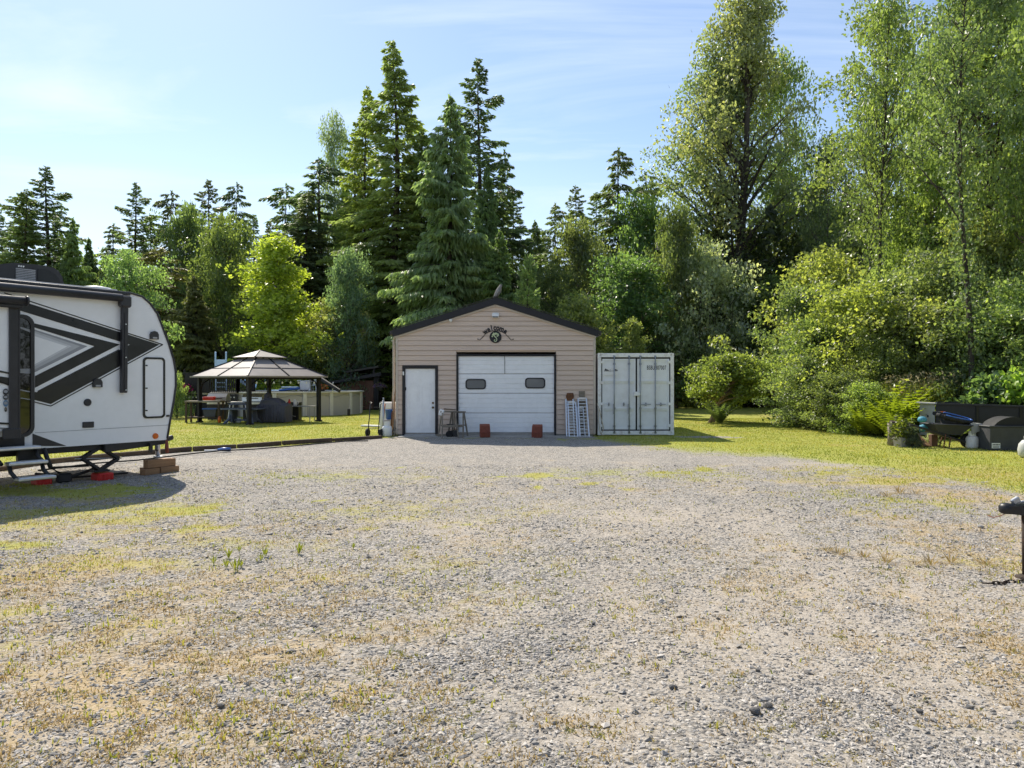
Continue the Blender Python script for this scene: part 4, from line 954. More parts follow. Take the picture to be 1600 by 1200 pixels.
for a, b_, c, d in ((727.3, 592.2, 759.3, 608.4), (820.4, 590.2, 852.0, 606.8)):
    x0, z1 = G(a, b_); x1, z0 = G(c, d)
    mb = MB(); ring_prism(mb, rrect(x0, z0, x1, z1, .10), rrect(x0+.04, z0+.035, x1-.04, z1-.035, .075), (0, GY+.012, 0), (1, 0, 0), (0, 0, 1), (0, -.022, 0))
    f_ = mb.build('door_window', X['fascia'], oh); f_.data.transform(Matrix.Translation((-gmid, -GY, 0)))
mb = MB()
for a, b_, c, d in ((727.3, 592.2, 759.3, 608.4), (820.4, 590.2, 852.0, 606.8)):
    x0, z1 = G(a, b_); x1, z0 = G(c, d); mb.prism(rrect(x0+.03, z0+.03, x1-.03, z1-.03, .075), (0, GY+.006, 0), (1, 0, 0), (0, 0, 1), (0, -.004, 0))
p_ = mb.build('window_pane', X['pane'], oh); p_.data.transform(Matrix.Translation((-gmid, -GY, 0)))
mb = MB(); mb.tube([(G(788.5, 0)[0]-gmid, -.006, 2.49), (G(788.8, 0)[0]-gmid, -.008, 1.93)], .008, 6); mb.build('pull_cord', X['darkgrey'], oh)
mb = MB(); mb.box((.5*(OX0+OX1)-gmid, .03, .06), (OX1-OX0-.03, .05, .07)); mb.build('bottom_seal', X['rubber'], oh)
# fittings under the peak
mb = MB(); x_, z_ = G(774.3, 493); mb.box((x_, GY-.03, z_+.035), (.20, .05, .10), bev=.008); mb.box((x_, GY-.10, z_-.02), (.21, .15, .09), (R(-18), 0, 0), bev=.012)
fl = mb.build('floodlight', X['whiteplastic'], gar, True)
mb = MB(); mb.box((x_-gmid, -.172, z_-.05), (.17, .02, .05), (R(-18), 0, 0)); mb.build('lens', X['pane'], fl)
mb = MB(); x_, z_ = G(704.8, 502.5); mb.lathe([(.035, 0), (.035, .03), (.05, .045), (.05, .085), (.02, .10)], 14, (x_, GY-.13, z_-.03)); mb.build('security_lamp', X['whiteplastic'], gar, True)
# downspout and its bracket at the left corner
mb = MB(); xd = (613.3-800)/50; mb.box((xd, GY+.25, 1.62), (.072, .072, 2.76), bev=.01); mb.tube([(xd, GY+.25, 3.0), (xd+.02, GY+.24, 3.08), (gx0+.02, GY+.22, 3.15)], .036, 8); mb.box((xd+.06, GY+.25, 2.94), (.13, .03, .025)); mb.build('downspout', X['sidingtrim'], gar, True)
# welcome sign
ws = thing('welcome_sign', 'black iron welcome sign with round green emblem under the garage peak', 'sign', (G(774.3, 526.7)[0], GY-.03, G(774.3, 526.7)[1]))
mb = MB()
arc = [(.44*math.sin(a), 0, -.16+.36*math.cos(a)) for a in np.linspace(-.98, .98, 15)]; mb.tube(arc, .010, 6)
for sg in (-1, 1):
    mb.tube([(sg*.365, 0, .04), (sg*.44, 0, -.04), (sg*.49, 0, -.09), (sg*.53, 0, -.08)], .009, 6)
    sp_ = [(sg*(.55+.035*math.cos(a)*(1-a/9)), 0, -.06+.035*math.sin(a)*(1-a/9)) for a in np.linspace(3.6, 9, 12)]; mb.tube(sp_, .009, 6)
mb.build('scroll_bracket', X['fascia'], ws)
for ch, a in zip('welcome', (-.78, -.50, -.27, -.06, .16, .44, .74)):
    me = text_mesh(ch, .235 if ch != 'l' else .25, .008, 1.0, .007)
    me.transform(Matrix.Translation((.46*math.sin(a), -.004, -.13+.42*math.cos(a))) @ Matrix.Rotation(a*.8, 4, 'Y') @ Matrix.Rotation(R(90), 4, 'X') @ Matrix.Scale(.80, 4, (1, 0, 0)))
    me.materials.clear(); me.materials.append(X['fascia']); put('letter', me, None, ws)
mb = MB(); mb.lathe([(.185, 0), (.185, .014), (.172, .018)], 32, (0, 0.01, 0), (R(90), 0, 0)); mb.build('disc', X['fascia'], ws)
mb = MB(); ring_prism(mb, ellipse(0, 0, .188, .188, 28), ellipse(0, 0, .168, .168, 28), (0, -.006, 0), (1, 0, 0), (0, 0, 1), (0, -.008, 0)); mb.build('rim', X['fascia'], ws)
mb = MB()
sc = [(.055, .10), (.02, .125), (-.035, .105), (-.05, .05), (-.02, .01), (.02, -.02), (.045, -.07), (.03, -.125), (-.01, -.145), (-.045, -.12), (-.035, -.085), (-.005, -.085)]
def smoothp(p, n=3):
    for _ in range(n):
        q = [p[0]]
        for a, b_ in zip(p[:-1], p[1:]): q += [(a[0]*.75+b_[0]*.25, a[1]*.75+b_[1]*.25), (a[0]*.25+b_[0]*.75, a[1]*.25+b_[1]*.75)]
        p = q+[p[-1]]
    return p
s3 = smoothp(sc, 2); mb.tube([(x_, -.012, z_) for x_, z_ in s3], [.021*(1-.55*i/len(s3)) for i in range(len(s3))], 6)
for cx_, cz_, r_ in ((.075, .08, .04), (-.075, .075, .042), (-.10, .02, .03), (.0, .10, .05), (.055, .03, .03), (-.06, .115, .03), (.09, .045, .022)):
    mb.prism([(cx_+r_*(1 if i % 2 else .55)*math.cos(i*PI/6), cz_+r_*(1 if i % 2 else .55)*math.sin(i*PI/6)) for i in range(12)], (0, -.010, 0), (1, 0, 0), (0, 0, 1), (0, -.006, 0))
mb.build('emblem', X['cream'], ws)
# bird on the ridge
bd = thing('perched_bird', 'mottled grey bird perched upright on the garage ridge', 'bird', (-.46, GY+.35, 4.335)); bd.scale = (.86, .86, .92)
mb = MB()
pts = [(-.15, 0, -.02), (-.10, 0, .05), (-.03, 0, .14), (.035, 0, .24), (.075, 0, .33), (.10, 0, .395), (.125, 0, .44), (.15, 0, .465)]
mb.tube(pts, [.018, .05, .085, .10, .085, .058, .052, .018], 12); mb.build('body', X['feather'], bd)
mb = MB(); mb.prism([(-.05, 0), (.05, 0), (.035, .2), (-.035, .2)], (-.22, 0, -.06), (0, 1, 0), (.55, 0, .8), (.02, 0, -.014)); mb.build('tail', X['feather'], bd)
for sg in (-1, 1):
    mb = MB(); mb.tube([(.075, sg*.07, .30), (.02, sg*.095, .20), (-.06, sg*.06, .08), (-.12, sg*.03, .0)], [.02, .045, .035, .006], 7); mb.build('wing', X['feather'], bd)
mb = MB(); mb.tube([(.165, 0, .445), (.19, 0, .435), (.197, 0, .42)], [.012, .008, .002], 6); mb.build('beak', X['fascia'], bd)
mb = MB()
for sg in (-1, 1): mb.tube([(.02, sg*.035, .10), (.025, sg*.035, -.01)], .010, 5)
mb.build('leg', X['brass'], bd)

# ---------------------------------------------------------------- things in front of the garage
def ramp(lab, xl, xr, ztop, ybase, ytop, lean, twin):
    rt = thing('loading_ramp', lab, 'ramp', ((xl+xr)/2, ybase, gz1((xl+xr)/2, ybase)), 0, 'aluminium loading ramps leaning on the garage')
    w = xr-xl; a = Vector((0, 0, 0)); b_ = Vector((lean, ytop-ybase, ztop)); d = b_-a
    for sg in (-1, 1):
        mb = MB(); mb.bar(a+Vector((sg*w/2, 0, 0)), b_+Vector((sg*w/2*.93, 0, 0)), .036, .065, .004, up=(0, -1, .1)); mb.build('rail', X['alu'], rt)
    n_ = 12
    for i in range(n_):
        p = a+d*((i+.35)/n_); mb = MB(); mb.bar(p+Vector((-w/2+.02, -.012, 0)), p+Vector((w/2-.02, -.012, 0)), .022, .034, .003, up=(0, -1, .1)); mb.build('rung', X['alu'], rt)
    mb = MB(); mb.box(b_+Vector((0, -.01, .0)), (w*.8, .02, .07), bev=.004); mb.build('end_lip', X['alu'], rt)
    return rt
ramp('second ramp from the left, tilted, in front of its twin behind the left pair', 1.75, 2.01, 1.06, 22.50, 22.93, -.02, 0)
ramp('leftmost aluminium ramp, half hidden behind its twin beside the overhead door', 1.68, 1.92, 1.15, 22.62, 22.95, -.01, 0)
ramp('frontmost aluminium ramp next to the shipping container, brown board behind its top', 2.08, 2.36, 1.17, 22.50, 22.93, -.035, 0)
ramp('aluminium ramp almost hidden behind the one next to the shipping container', 2.04, 2.25, .9, 22.64, 22.95, -.03, 0)
mb = MB(); mb.prism([(-.10, -.12), (.08, -.12), (.12, 0), (.10, .12), (-.09, .12), (-.13, .02)], (1.81, 22.93, 1.22), (1, 0, 0), (0, .1, 1), (0, .03, 0)); o = mb.build('board', X['rust']); tag(o, 'rust brown plate standing behind the top of the left ramp pair', 'board')
mb = MB(); mb.bar((2.22, 22.955, .03), (2.18, 22.968, 1.40), .19, .022, .004, up=(0, -1, 0)); o = mb.build('board', X['greywood']); tag(o, 'weathered board standing behind the ramp next to the container', 'board')
for px, lab, rz in ((758.5, 'rusty red ribbed block, left of two, before the overhead door', .15), (838.5, 'rusty red ribbed block, right of two, before the overhead door', -.2)):
    rt = thing('ribbed_block', lab, 'ramp block', ((px-800)/50.5, 22.35, gz1((px-800)/50.5, 22.35)), rz, 'rusty red blocks before the overhead door')
    mb = MB(); mb.prism([(-.13, 0), (.12, 0), (.12, .14), (.04, .34), (-.08, .40), (-.13, .38)], (-.15, 0, 0), (0, -1, 0), (0, 0, 1), (.30, 0, 0)); mb.build('body', X['rustred'], rt)
    for k in range(6):
        x_ = -.125+k*.05; mb = MB(); mb.bar((x_, -.128, .01), (x_, -.128, .14), .022, .02, up=(0, -1, 0)); mb.bar((x_, -.128, .14), (x_, -.046, .345), .022, .02, up=(0, -1, 0)); mb.build('rib', X['rustred'], rt)
# sawhorses
def sawhorse(lab, x, y, rz, mt, w=.46, h=.80):
    t = thing('sawhorse', lab, 'sawhorse', (x, y, gz1(x, y)), rz, 'sawhorses between the garage doors')
    mb = MB(); mb.bar((-w*.55, 0, h), (w*.55, 0, h), .09, .045, .004); mb.build('top_beam', mt, t)
    for sx in (-1, 1):
        for sy in (-1, 1):
            mb = MB(); mb.bar((sx*w*.42, sy*.03, h-.01), (sx*w*.56, sy*.24, -.01), .075, .028, .003, up=(1, 0, 0)); mb.build('leg', mt, t)
        mb = MB(); mb.bar((sx*w*.49, -.14, h*.48), (sx*w*.49, .14, h*.48), .07, .022, .003); mb.build('brace', mt, t)
    mb = MB(); mb.bar((-w*.5, -.14, h*.46), (w*.5, -.14, h*.46), .075, .022, .003, up=(0, -1, 0)); mb.build('cross_rail', mt, t)
    return t
sawhorse('front weathered sawhorse beside the white walk-in door', -1.93, 22.30, .35, X['greywood'])
sawhorse('rear weathered sawhorse, mostly behind the front one', -1.66, 22.55, -.25, X['greywood'], .44, .77)
mb = MB(); mb.box((-2.13, 22.25, .76), (.15, .12, .18), (0, .25, 0), bev=.015); mb.lathe([(.03, 0), (.03, .02)], 12, (-2.10, 22.18, .78), (R(90), 0, 0)); o = mb.build('junction_box', X['whiteplastic']); tag(o, 'white plastic box hanging on the front sawhorse', 'box')
mb = MB(); mb.bar((-2.06, 22.28, .875), (-1.72, 22.42, .80+.035), .05, .025, .003); o = mb.build('lumber_scrap', X['darktimber']); tag(o, 'dark strip of lumber lying across the sawhorse tops', 'lumber')
mb = MB()
for k in range(26):
    a = k*.7; mb.tube([(-1.9+.1*math.cos(a), 22.40+.06*math.sin(a), .40-.02*(k % 5)), (-1.88+.1*math.cos(a+.7), 22.40+.06*math.sin(a+.7), .39-.02*(k % 5))], .012, 5)
o = mb.build('coiled_hose', X['rubber']); tag(o, 'black hose coiled between the two sawhorses', 'hose'); o.location.z = -.0
t = thing('motor', 'small dark engine on the ground under the sawhorses', 'engine', (-1.78, 22.40, 0))
mb = MB(); mb.box((0, 0, .13), (.20, .18, .16), bev=.03); mb.lathe([(.09, -.04), (.10, 0), (.09, .04)], 14, (.08, -.1, .12), (R(90), 0, 0)); mb.build('housing', X['frame'], t)
mb = MB(); mb.lathe([(.09, -.03), (.11, -.02), (.11, .02), (.09, .03)], 16, (-.12, -.08, .10), (R(90), 0, .2)); mb.build('wheel', X['rubber'], t)
mb = MB(); mb.bar((-2.35, 22.72, .05), (-1.78, 22.70, .05), .10, .04, .004); o = mb.build('plank', X['greywood']); tag(o, 'short plank on the ground against the wall between the doors', 'plank')

# ---------------------------------------------------------------- shipping container
cx0, cx1, cz0, cz1 = 2.68, 5.06, .03, 2.585
cm_ = (cx0+cx1)/2; CW = cx1-cx0
con = thing('shipping_container', 'pale grey steel shipping container with double doors beside the garage', 'shipping container', (cm_, GY, 0))
mb = MB()
for x_ in (cx0+.055, cx1-.055): mb.box((x_, GY+.05, (cz0+cz1)/2), (.11, .12, cz1-cz0-.24), bev=.006)
mb.box((cm_, GY+.055, cz1-.065), (CW-.3, .11, .125), bev=.006); mb.box((cm_, GY+.055, cz0+.065), (CW-.3, .11, .125), bev=.006)
for x_ in (cx0+.055, cx1-.055):
    mb.box((x_, GY+3.03, cz1-.05), (.09, 5.9, .09)); mb.box((x_, GY+3.03, cz0+.08), (.09, 5.9, .15)); mb.box((x_, GY+6.0, (cz0+cz1)/2), (.11, .12, cz1-cz0-.24))
mb.build('frame', X['containeredge'], con, True)
for x_ in (cx0+.0, cx1):
    sg = 1 if x_ == cx0 else -1; pr = []
    ys_ = [GY+.1+k*.07 for k in range(83)]
    pr = [(y_, (.0 if (k % 4) < 2 else .036)) for k, y_ in enumerate(ys_)]
    poly = [(y_, x_+sg*(.02+d_)) for y_, d_ in pr]+[(y_, x_+sg*(.024+d_)) for y_, d_ in reversed(pr)]
    mb = MB(); mb.v = []; vs = []; nn = len(pr)
    for y_, d_ in pr: vs += [(x_+sg*(.02+d_), y_, cz0+.15), (x_+sg*(.02+d_), y_, cz1-.09)]
    mb.add(vs, [(2*k, 2*k+2, 2*k+3, 2*k+1) for k in range(nn-1)]); mb.build('side_wall', X['container'], con, True)
mb = MB(); mb.box((cm_, GY+3.05, cz1-.03), (CW-.1, 5.9, .02)); mb.box((cm_, GY+3.05, cz0+.14), (CW-.1, 5.9, .03)); mb.box((cm_, GY+6.03, 1.3), (CW-.2, .03, 2.3)); mb.build('roof_and_floor', X['container'], con, True)
for xx in (cx0+.085, cx1-.085):
    for zz in (cz0+.06, cz1-.06):
        mb = MB(); ring_prism(mb, rrect(xx-.088, zz-.062, xx+.088, zz+.062, .012, 2), ellipse(xx, zz, .030, .042, 12)[0:12], (0, GY-.012, 0), (1, 0, 0), (0, 0, 1), (0, .05, 0))
        mb.box((xx, GY+.10, zz), (.17, .12, .12)); ob = mb.build('corner_casting', X['containeredge'], con, True)
mb = MB()
for x_ in (cx0+.118, cx1-.118): mb.box((x_, GY+.048, 1.30), (.05, .06, 2.24))
mb.box((cm_, GY+.049, 2.43), (CW-.24, .06, .045)); mb.box((cm_, GY+.049, .175), (CW-.24, .06, .045)); mb.box((cm_+.02, GY+.045, 1.30), (.05, .06, 2.22))
mb.build('gasket', X['gasket'], con, True)
for k, (xa, xb) in enumerate(((cx0+.135, cm_+.0), (cm_+.04, cx1-.135))):
    xm = (xa+xb)/2; w = xb-xa
    mb = MB()
    ring_prism(mb, rrect(xa, .195, xb, 2.412, .004, 1), rrect(xa+.055, .25, xb-.055, 2.36, .004, 1), (0, GY+.022, 0), (1, 0, 0), (0, 0, 1), (0, .06, 0))
    zz = [.25, .78, 1.64, 2.36]; rib = [(0, 0)]
    mb.box((xm, GY+.062, 1.3), (w-.10, .03, 2.13))
    for zc_ in (.83, 1.69): mb.prism([(-.05, 0), (.035, 0), (.035, .040), (-.06, .012)], (xa+.05, GY+.047, zc_), (0, 0, 1), (0, -1, 0), (w-.10, 0, 0))
    dr = mb.build('door', X['container'], con, True)
    for xr_ in ((xa+w*.36, xa+w*.80) if k == 0 else (xa+w*.10, xa+w*.56)):
        mb = MB(); mb.tube([(xr_, GY-.012, .09), (xr_, GY-.012, 2.50)], .018, 8)
        for zz_ in (.10, .30, .86, 2.25, 2.48): mb.box((xr_, GY+.003, zz_), (.075, .035, .062), bev=.006)
        rd = mb.build('lock_rod', X['zinc'], dr); rd.data.transform(Matrix.Translation((-cm_, -GY, 0)))
        mb = MB()
        if k == 0: mb.bar((xr_-.03-cm_, -.03, 1.00), (xr_-.03-cm_, -.035, .68), .028, .018, .003)
        else: mb.bar((xr_+.02-cm_, -.03, .975), (xr_+.32-cm_, -.035, .985), .018, .028, .003)
        mb.build('handle', X['zinc'], dr)
        mb = MB(); xk = xr_-.17 if k == 0 else xr_+.17; mb.box((xk-cm_, .005, .985), (.035, .05, .11), bev=.008); mb.box((xk-cm_, -.01, .985), (.05, .02, .03)); mb.build('catch', X['zinc'], dr)
    xh = cx0+.105 if k == 0 else cx1-.105
    for zz_ in (2.31, 1.66, 1.0, .32):
        mb = MB(); mb.prism([(-.07, -.03), (.02, -.045), (.07, -.02), (.07, .02), (.02, .045), (-.07, .03)] if k == 0 else [(.07, -.03), (-.02, -.045), (-.07, -.02), (-.07, .02), (-.02, .045), (.07, .03)], (xh+(.02 if k == 0 else -.02), GY+.015, zz_), (1, 0, 0), (0, 0, 1), (0, -.035, 0)); mb.build('hinge', X['containeredge'], con, True)
mb = MB(); mb.box((cm_+.02, GY-.035, 1.315), (.165, .11, .125), bev=.008); mb.box((cm_+.115, GY-.02, 1.30), (.03, .06, .07)); mb.build('lock_box', X['containeredge'], con, True)
mb = MB(); mb.box((3.085, GY+.0195, 2.005), (.475, .006, .235)); st_k = mb.build('sticker', X['whiteplastic'], con, True)
mb = MB(); y_ = .0135
for pr in ([(-.19, .05), (-.17, .10), (-.12, .075), (-.06, .055), (-.06, .035), (-.19, .035)], [(.10, .06), (.14, .08), (.22, .055), (.22, .035), (.10, .035)], [(-.215, .012), (.02, .012), (.02, .03), (-.215, .03)], [(.03, .016), (.215, .016), (.215, .028), (.03, .028)], [(-.03, .055), (-.02, .075), (.0, .05)]):
    mb.prism(pr, (3.085-cm_, .0165, 2.005), (1, 0, 0), (0, 0, 1), (0, -.002, 0))
mb.build('sticker_print', X['print'], st_k)
for txt, x_, w_ in (('BSBU', 4.345, .22), ('307007', 4.66, .30), ('1', 4.905, .05)):
    me = text_mesh(txt, .185, .001, 1.1, .0025); me.transform(Matrix.Translation((x_-cm_, .0445, 2.125)) @ Matrix.Rotation(R(90), 4, 'X') @ Matrix.Scale(.56, 4, (1, 0, 0)))
    me.materials.clear(); me.materials.append(X['print']); put('lettering', me, None, con)
mb = MB(); mb.tube([(2.63, 22.8, 1.02), (2.72, 22.85, .80), (2.80, 22.87, .45), (2.85, 22.86, .22), (2.76, 22.84, .06), (2.86, 22.80, .03)], .013, 6); mb.tube([(2.70, 22.86, .86), (2.68, 22.86, .5), (2.74, 22.85, .1), (2.80, 22.78, .03)], .012, 6); o = mb.build('rope', X['rope']); tag(o, 'pale rope hanging at the lower left corner of the container', 'rope')

# ---------------------------------------------------------------- clutter left of the garage
t = thing('hand_truck', 'old two-wheeled hand truck with bent handles at the garage left corner', 'hand truck', (-4.27, 22.55, 0), -.25)
for sx in (-.17, .17):
    mb = MB(); mb.tube([(sx, .02, .10), (sx, .13, .60), (sx, .20, .98), (sx, .32, 1.04), (sx-.08, .36, 1.05)], .016, 7); mb.build('rail', X['frame'], t)
for zz in (.25, .55, .9):
    mb = MB(); mb.bar((-.17, .03+zz*.19, zz), (.17, .03+zz*.19, zz), .03, .012); mb.build('cross_bar', X['frame'], t)
for sx in (-.22, .22):
    mb = MB(); mb.lathe([(.02, -.04), (.10, -.045), (.125, -.03), (.125, .03), (.10, .045), (.02, .04)], 18, (sx, .12, .125), (0, R(90), 0)); mb.build('wheel', X['rubber'], t)
mb = MB(); mb.box((0, -.1, .012), (.36, .22, .012)); mb.build('toe_plate', X['rust'], t)
mb = MB(); mb.tube([(-3.99, 22.75, -.02), (-3.985, 22.8, 1.12)], .032, 8); mb.tube([(-3.985, 22.8, 1.1), (-3.98, 22.8, 1.2)], .02, 8); o = mb.build('pipe', X['steel']); tag(o, 'grey steel pipe standing beside the hand truck', 'pipe')
for k, (xa, za, xb, zb_, mt, lb) in enumerate(((-4.06, 0, -3.99, 1.0, 'terracotta', 'orange brown wooden pole leaning behind the hand truck'), (-3.74, 0, -3.70, 1.38, 'wood', 'yellowish wooden pole leaning on the garage left wall'), (-3.80, 0, -3.77, 1.45, 'rust', 'rusty rod standing next to the downspout'))):
    mb = MB(); mb.tube([(xa, 22.9+.1*k, 0), (xb, 23.15+.1*k, zb_)], .022, 7); o = mb.build('pole', X[mt]); tag(o, lb, 'pole')
o = tag(MB().box((-4.02, 23.95, .92), (.52, .40, .22), bev=.03).build('storage_box', X['whiteplastic']), 'white box topping the clutter left of the garage', 'box')
t2 = thing('cabinet', 'pale cabinet shape holding the white box left of the garage', 'cabinet', (-4.02, 23.95, 0)); mb = MB(); mb.box((0, 0, .40), (.50, .38, .80), bev=.01); mb.build('carcass', X['whiteplastic'], t2)
t = thing('bucket', 'blue bucket in the clutter left of the garage', 'bucket', (-3.86, 23.35, .50)); mb = MB(); mb.lathe([(.13, 0), (.165, .30), (.175, .31), (.17, .32), (.15, .32), (.12, .02)], 20); mb.build('pail', X['blue'], t); mb = MB(); mb.tube([(.17*math.cos(a), -.02-.1*math.sin(a), .31-.04*math.sin(a)) for a in np.linspace(0, PI, 9)], .005, 5); mb.build('handle', X['steel'], t)
mb = MB(); mb.box((-3.86, 23.35, .25), (.36, .32, .50), bev=.02); o = mb.build('crate', X['greypaint']); tag(o, 'grey crate under the blue bucket', 'crate')
def propane(name, lab, loc, rz=0, sc=1.0, rusty=False):
    t = thing(name, lab, 'propane tank', loc, rz)
    mb = MB(); mb.lathe([(.10, 0), (.145, .015), (.155, .06), (.155, .25), (.135, .31), (.08, .345), (.03, .355)], 24); tk = mb.build('tank', X['propane_rusty' if rusty else 'whiteplastic'], t)
    mb = MB(); o_ = [(.085*math.cos(a), .085*math.sin(a)) for a in np.linspace(.4, 2*PI-.4, 18)]
    for (x0, y0), (x1, y1) in zip(o_[:-1], o_[1:]): mb.bar((x0, y0, .40), (x1, y1, .40), .010, .12, up=(0, 0, 1))
    mb.build('collar', X['whiteplastic'], t)
    mb = MB(); mb.lathe([(.02, .34), (.02, .39), (.035, .395), (.035, .41)], 10); mb.build('valve', X['brass'], t)
    mb = MB(); mb.lathe([(.11, -.005), (.115, .0), (.115, .02), (.11, .025)], 20); mb.build('foot_ring', X['whiteplastic'], t)
    t.scale = (sc, sc, sc); return t
X['propane_rusty'] = mat('scuffed_white_tank', (.70, .68, .66), .5, var=.08, scale=3, dirt=(.36, .16, .06), dscale=3.2, damt=.85)
propane('propane_tank', 'white propane tank standing by the garage left corner', (-3.86, 22.72, .0))
mb = MB(); mb.bar((-4.62, 27.2, .05), (-5.6, 27.6, .05), .30, .05, .006); o = mb.build('board', X['whiteplastic']); tag(o, 'pale board lying flat on the lawn left of the hand truck', 'board')
mb = MB()
for k in range(5): mb.tube([(-3.80+.06*math.sin(k*2), 22.85, .02+.02*k), (-3.66+.05*k % .09, 22.78, .10+.05*k), (-3.62, 22.70, .02)], .016, 5)
o = mb.build('scrap_wood', X['greywood']); tag(o, 'tangle of scrap sticks at the foot of the garage left corner', 'scrap')
# ---------------------------------------------------------------- travel trailer
DV = Vector((.571, .821, 0)).normalized(); OUT = Vector((.821, -.571, 0)).normalized(); P0 = Vector((-7.05, 12.65, 0))
def rv(px, py, off=0.0):
    t = (px-800)/F; Q = P0+OUT*off
    s = (Q.y*t-Q.x)/(DV.x-DV.y*t); D = Q.y+DV.y*s
    return (s, EYE-(py-HOR)/F*D)
def Z(x, y, off=0.0): return rv(x/3.1567, 400+y/3.1567, off)
RZ = math.atan2(DV.y, DV.x)
tr = thing('travel_trailer', 'white travel trailer with bold black arrow graphics, nose to the right', 'trailer', P0, RZ)
UX, UZ, NO = Vector((1, 0, 0)), Vector((0, 0, 1)), Vector((0, -1, 0))   # -Y of the trailer looks at the yard
def decal(polys, m_, off, th=.003, parent=tr, name='graphic', pix=True, foff=0.0):
    mb = MB()
    for p in polys:
        pp = [Z(a, b_, foff) for a, b_ in p] if pix else p
        mb.prism(pp, NO*off, UX, UZ, NO*th)
    return mb.build(name, m_, parent)
nose = [(640, 182), (700, 200), (740, 235), (775, 285), (800, 350), (830, 430), (855, 510), (865, 570), (866, 640), (855, 720), (840, 800), (824, 900)]
nz_ = [Z(a, b_) for a, b_ in nose]
roofz = 3.27; belly = .62
prof = [(-5.6, belly), (nz_[-1][0]-.02, belly)]+list(reversed(nz_))+[(-5.6, roofz)]
prof[-2] = (prof[-2][0], roofz)
mb = MB(); mb.prism(prof, (0, 0, 0), UX, UZ, Vector((0, 2.42, 0))); mb.build('body', X['rvwhite'], tr)
# roof edge trim following the outline
mb = MB(); path = [(-5.6, roofz)]+[(nz_[0][0], roofz)]+nz_[1:]
for off in (-.012, 2.43): mb.tube([(a, off, b_) for a, b_ in path], .018, 6)
mb.build('edge_trim', X['rvtrim'], tr)
mb = MB(); mb.box((-2.65, 1.21, roofz+.02), (5.9, 2.34, .05), bev=.02); mb.build('roof_membrane', X['greypaint'], tr)
mb = MB(); mb.bar((-5.6, -.02, roofz-.02), (nz_[0][0], -.02, roofz-.02), .03, .05, .008); mb.build('gutter_rail', X['rvtrim'], tr)
# vinyl graphics
K = X['rvblack']
def line(p, w):   # ribbon between image points, width in image px of the zoomed study
    a, b_ = p; d = Vector((b_[0]-a[0], b_[1]-a[1])).normalized(); n_ = Vector((-d.y, d.x))*w/2
    return [(a[0]+n_.x, a[1]+n_.y), (b_[0]+n_.x, b_[1]+n_.y), (b_[0]-n_.x, b_[1]-n_.y), (a[0]-n_.x, a[1]-n_.y)]
decal([[(40, 196), (130, 230), (785, 437), (250, 730), (90, 690), (-60, 655), (-60, 612), (90, 652), (180, 672), (640, 437), (75, 262), (-20, 235)]], K, .003)
decal([[(165, 331), (590, 436), (172, 650), (172, 592), (465, 445), (168, 352)]], K, .003)
decal([line(((20, 182), (802, 437)), 5), line(((802, 437), (250, 740)), 5), line(((250, 740), (85, 699)), 5), line(((90, 255), (600, 415)), 4), line(((185, 667), (585, 462)), 4)], K, .004)
# grey blended arrow print, three even tones
for k, (c, sh) in enumerate((((.30, .31, .33), 0), ((.47, .48, .50), 14), ((.60, .61, .63), 30))):
    key = 'rvprint%d' % k
    X[key] = mat('grey_print', c, .3, var=.05)
    decal([[(168, 362+sh*.55), (430-sh*2.6, 445), (168, 575-sh*1.0)]], X[key], .003+.0012*k, .001)
decal([[(168, 395), (330, 446), (168, 535)]], X['rvwhite'], .0072, .001)
decal([[(160, 876), (328, 937), (160, 937)]], X['rvtrim'], .004)
decal([line(((172, 872), (838, 833)), 2.2)], X['rvgrey'], .003, .002, name='belly_seam')
# lower body, frame and tongue
sj, zj = rv(60, 700)
mb = MB(); mb.box((-3.35, -.0, .72), (4.3, .05, .24)); mb.build('lower_skirt', X['frame'], tr)
mb = MB(); mb.bar((-5.4, .12, .60), (.35, .12, .575), .07, .13, .006); mb.build('chassis_rail', X['frame'], tr)
a = Z(545, 945); b_ = Z(838, 905)
mb = MB(); mb.bar((a[0]-.1, .02, a[1]-.01), (b_[0], .10, b_[1]-.01), .07, .14, .01); mb.bar((b_[0]-.02, .10, b_[1]), (b_[0]+.14, .14, b_[1]+.03), .07, .09, .02); mb.build('tongue_beam', X['frame'], tr); mb = MB(); mb.bar((a[0], 2.2, a[1]), (b_[0], 1.6, b_[1]), .07, .14, .01); mb.build('tongue_beam', X['frame'], tr)
mb = MB(); q_ = Z(740, 945); mb.box((q_[0], -.02, q_[1]), (.05, .06, .17)); q_ = Z(763, 950); mb.tube([(q_[0], -.03, q_[1]+.06), (q_[0], -.03, q_[1]-.03), (q_[0]+.05, -.03, q_[1]-.03)], .012, 6); q_ = Z(408, 955); mb.tube([(q_[0], .1, q_[1]+.05), (q_[0], .1, q_[1]-.02), (q_[0]-.05, .1, q_[1]-.02), (q_[0]+.04, .1, q_[1]-.025)], .012, 6); mb.build('frame_hook', X['frame'], tr)
q_ = Z(793, 955); mb = MB(); mb.tube([(q_[0], .10, .75), (q_[0], .10, .33)], .042, 12); mb.lathe([(.08, 0), (.08, .02)], 14, (q_[0], .10, .305)); mb.build('tongue_jack', X['alu'], tr)
q_ = Z(818, 950); mb = MB(); mb.tube([(q_[0], -.03, .62), (q_[0], -.03, .50), (q_[0]+.01, -.03, .38)], [.02, .035, .03], 8); mb.build('safety_tag', X['rustred'], tr)
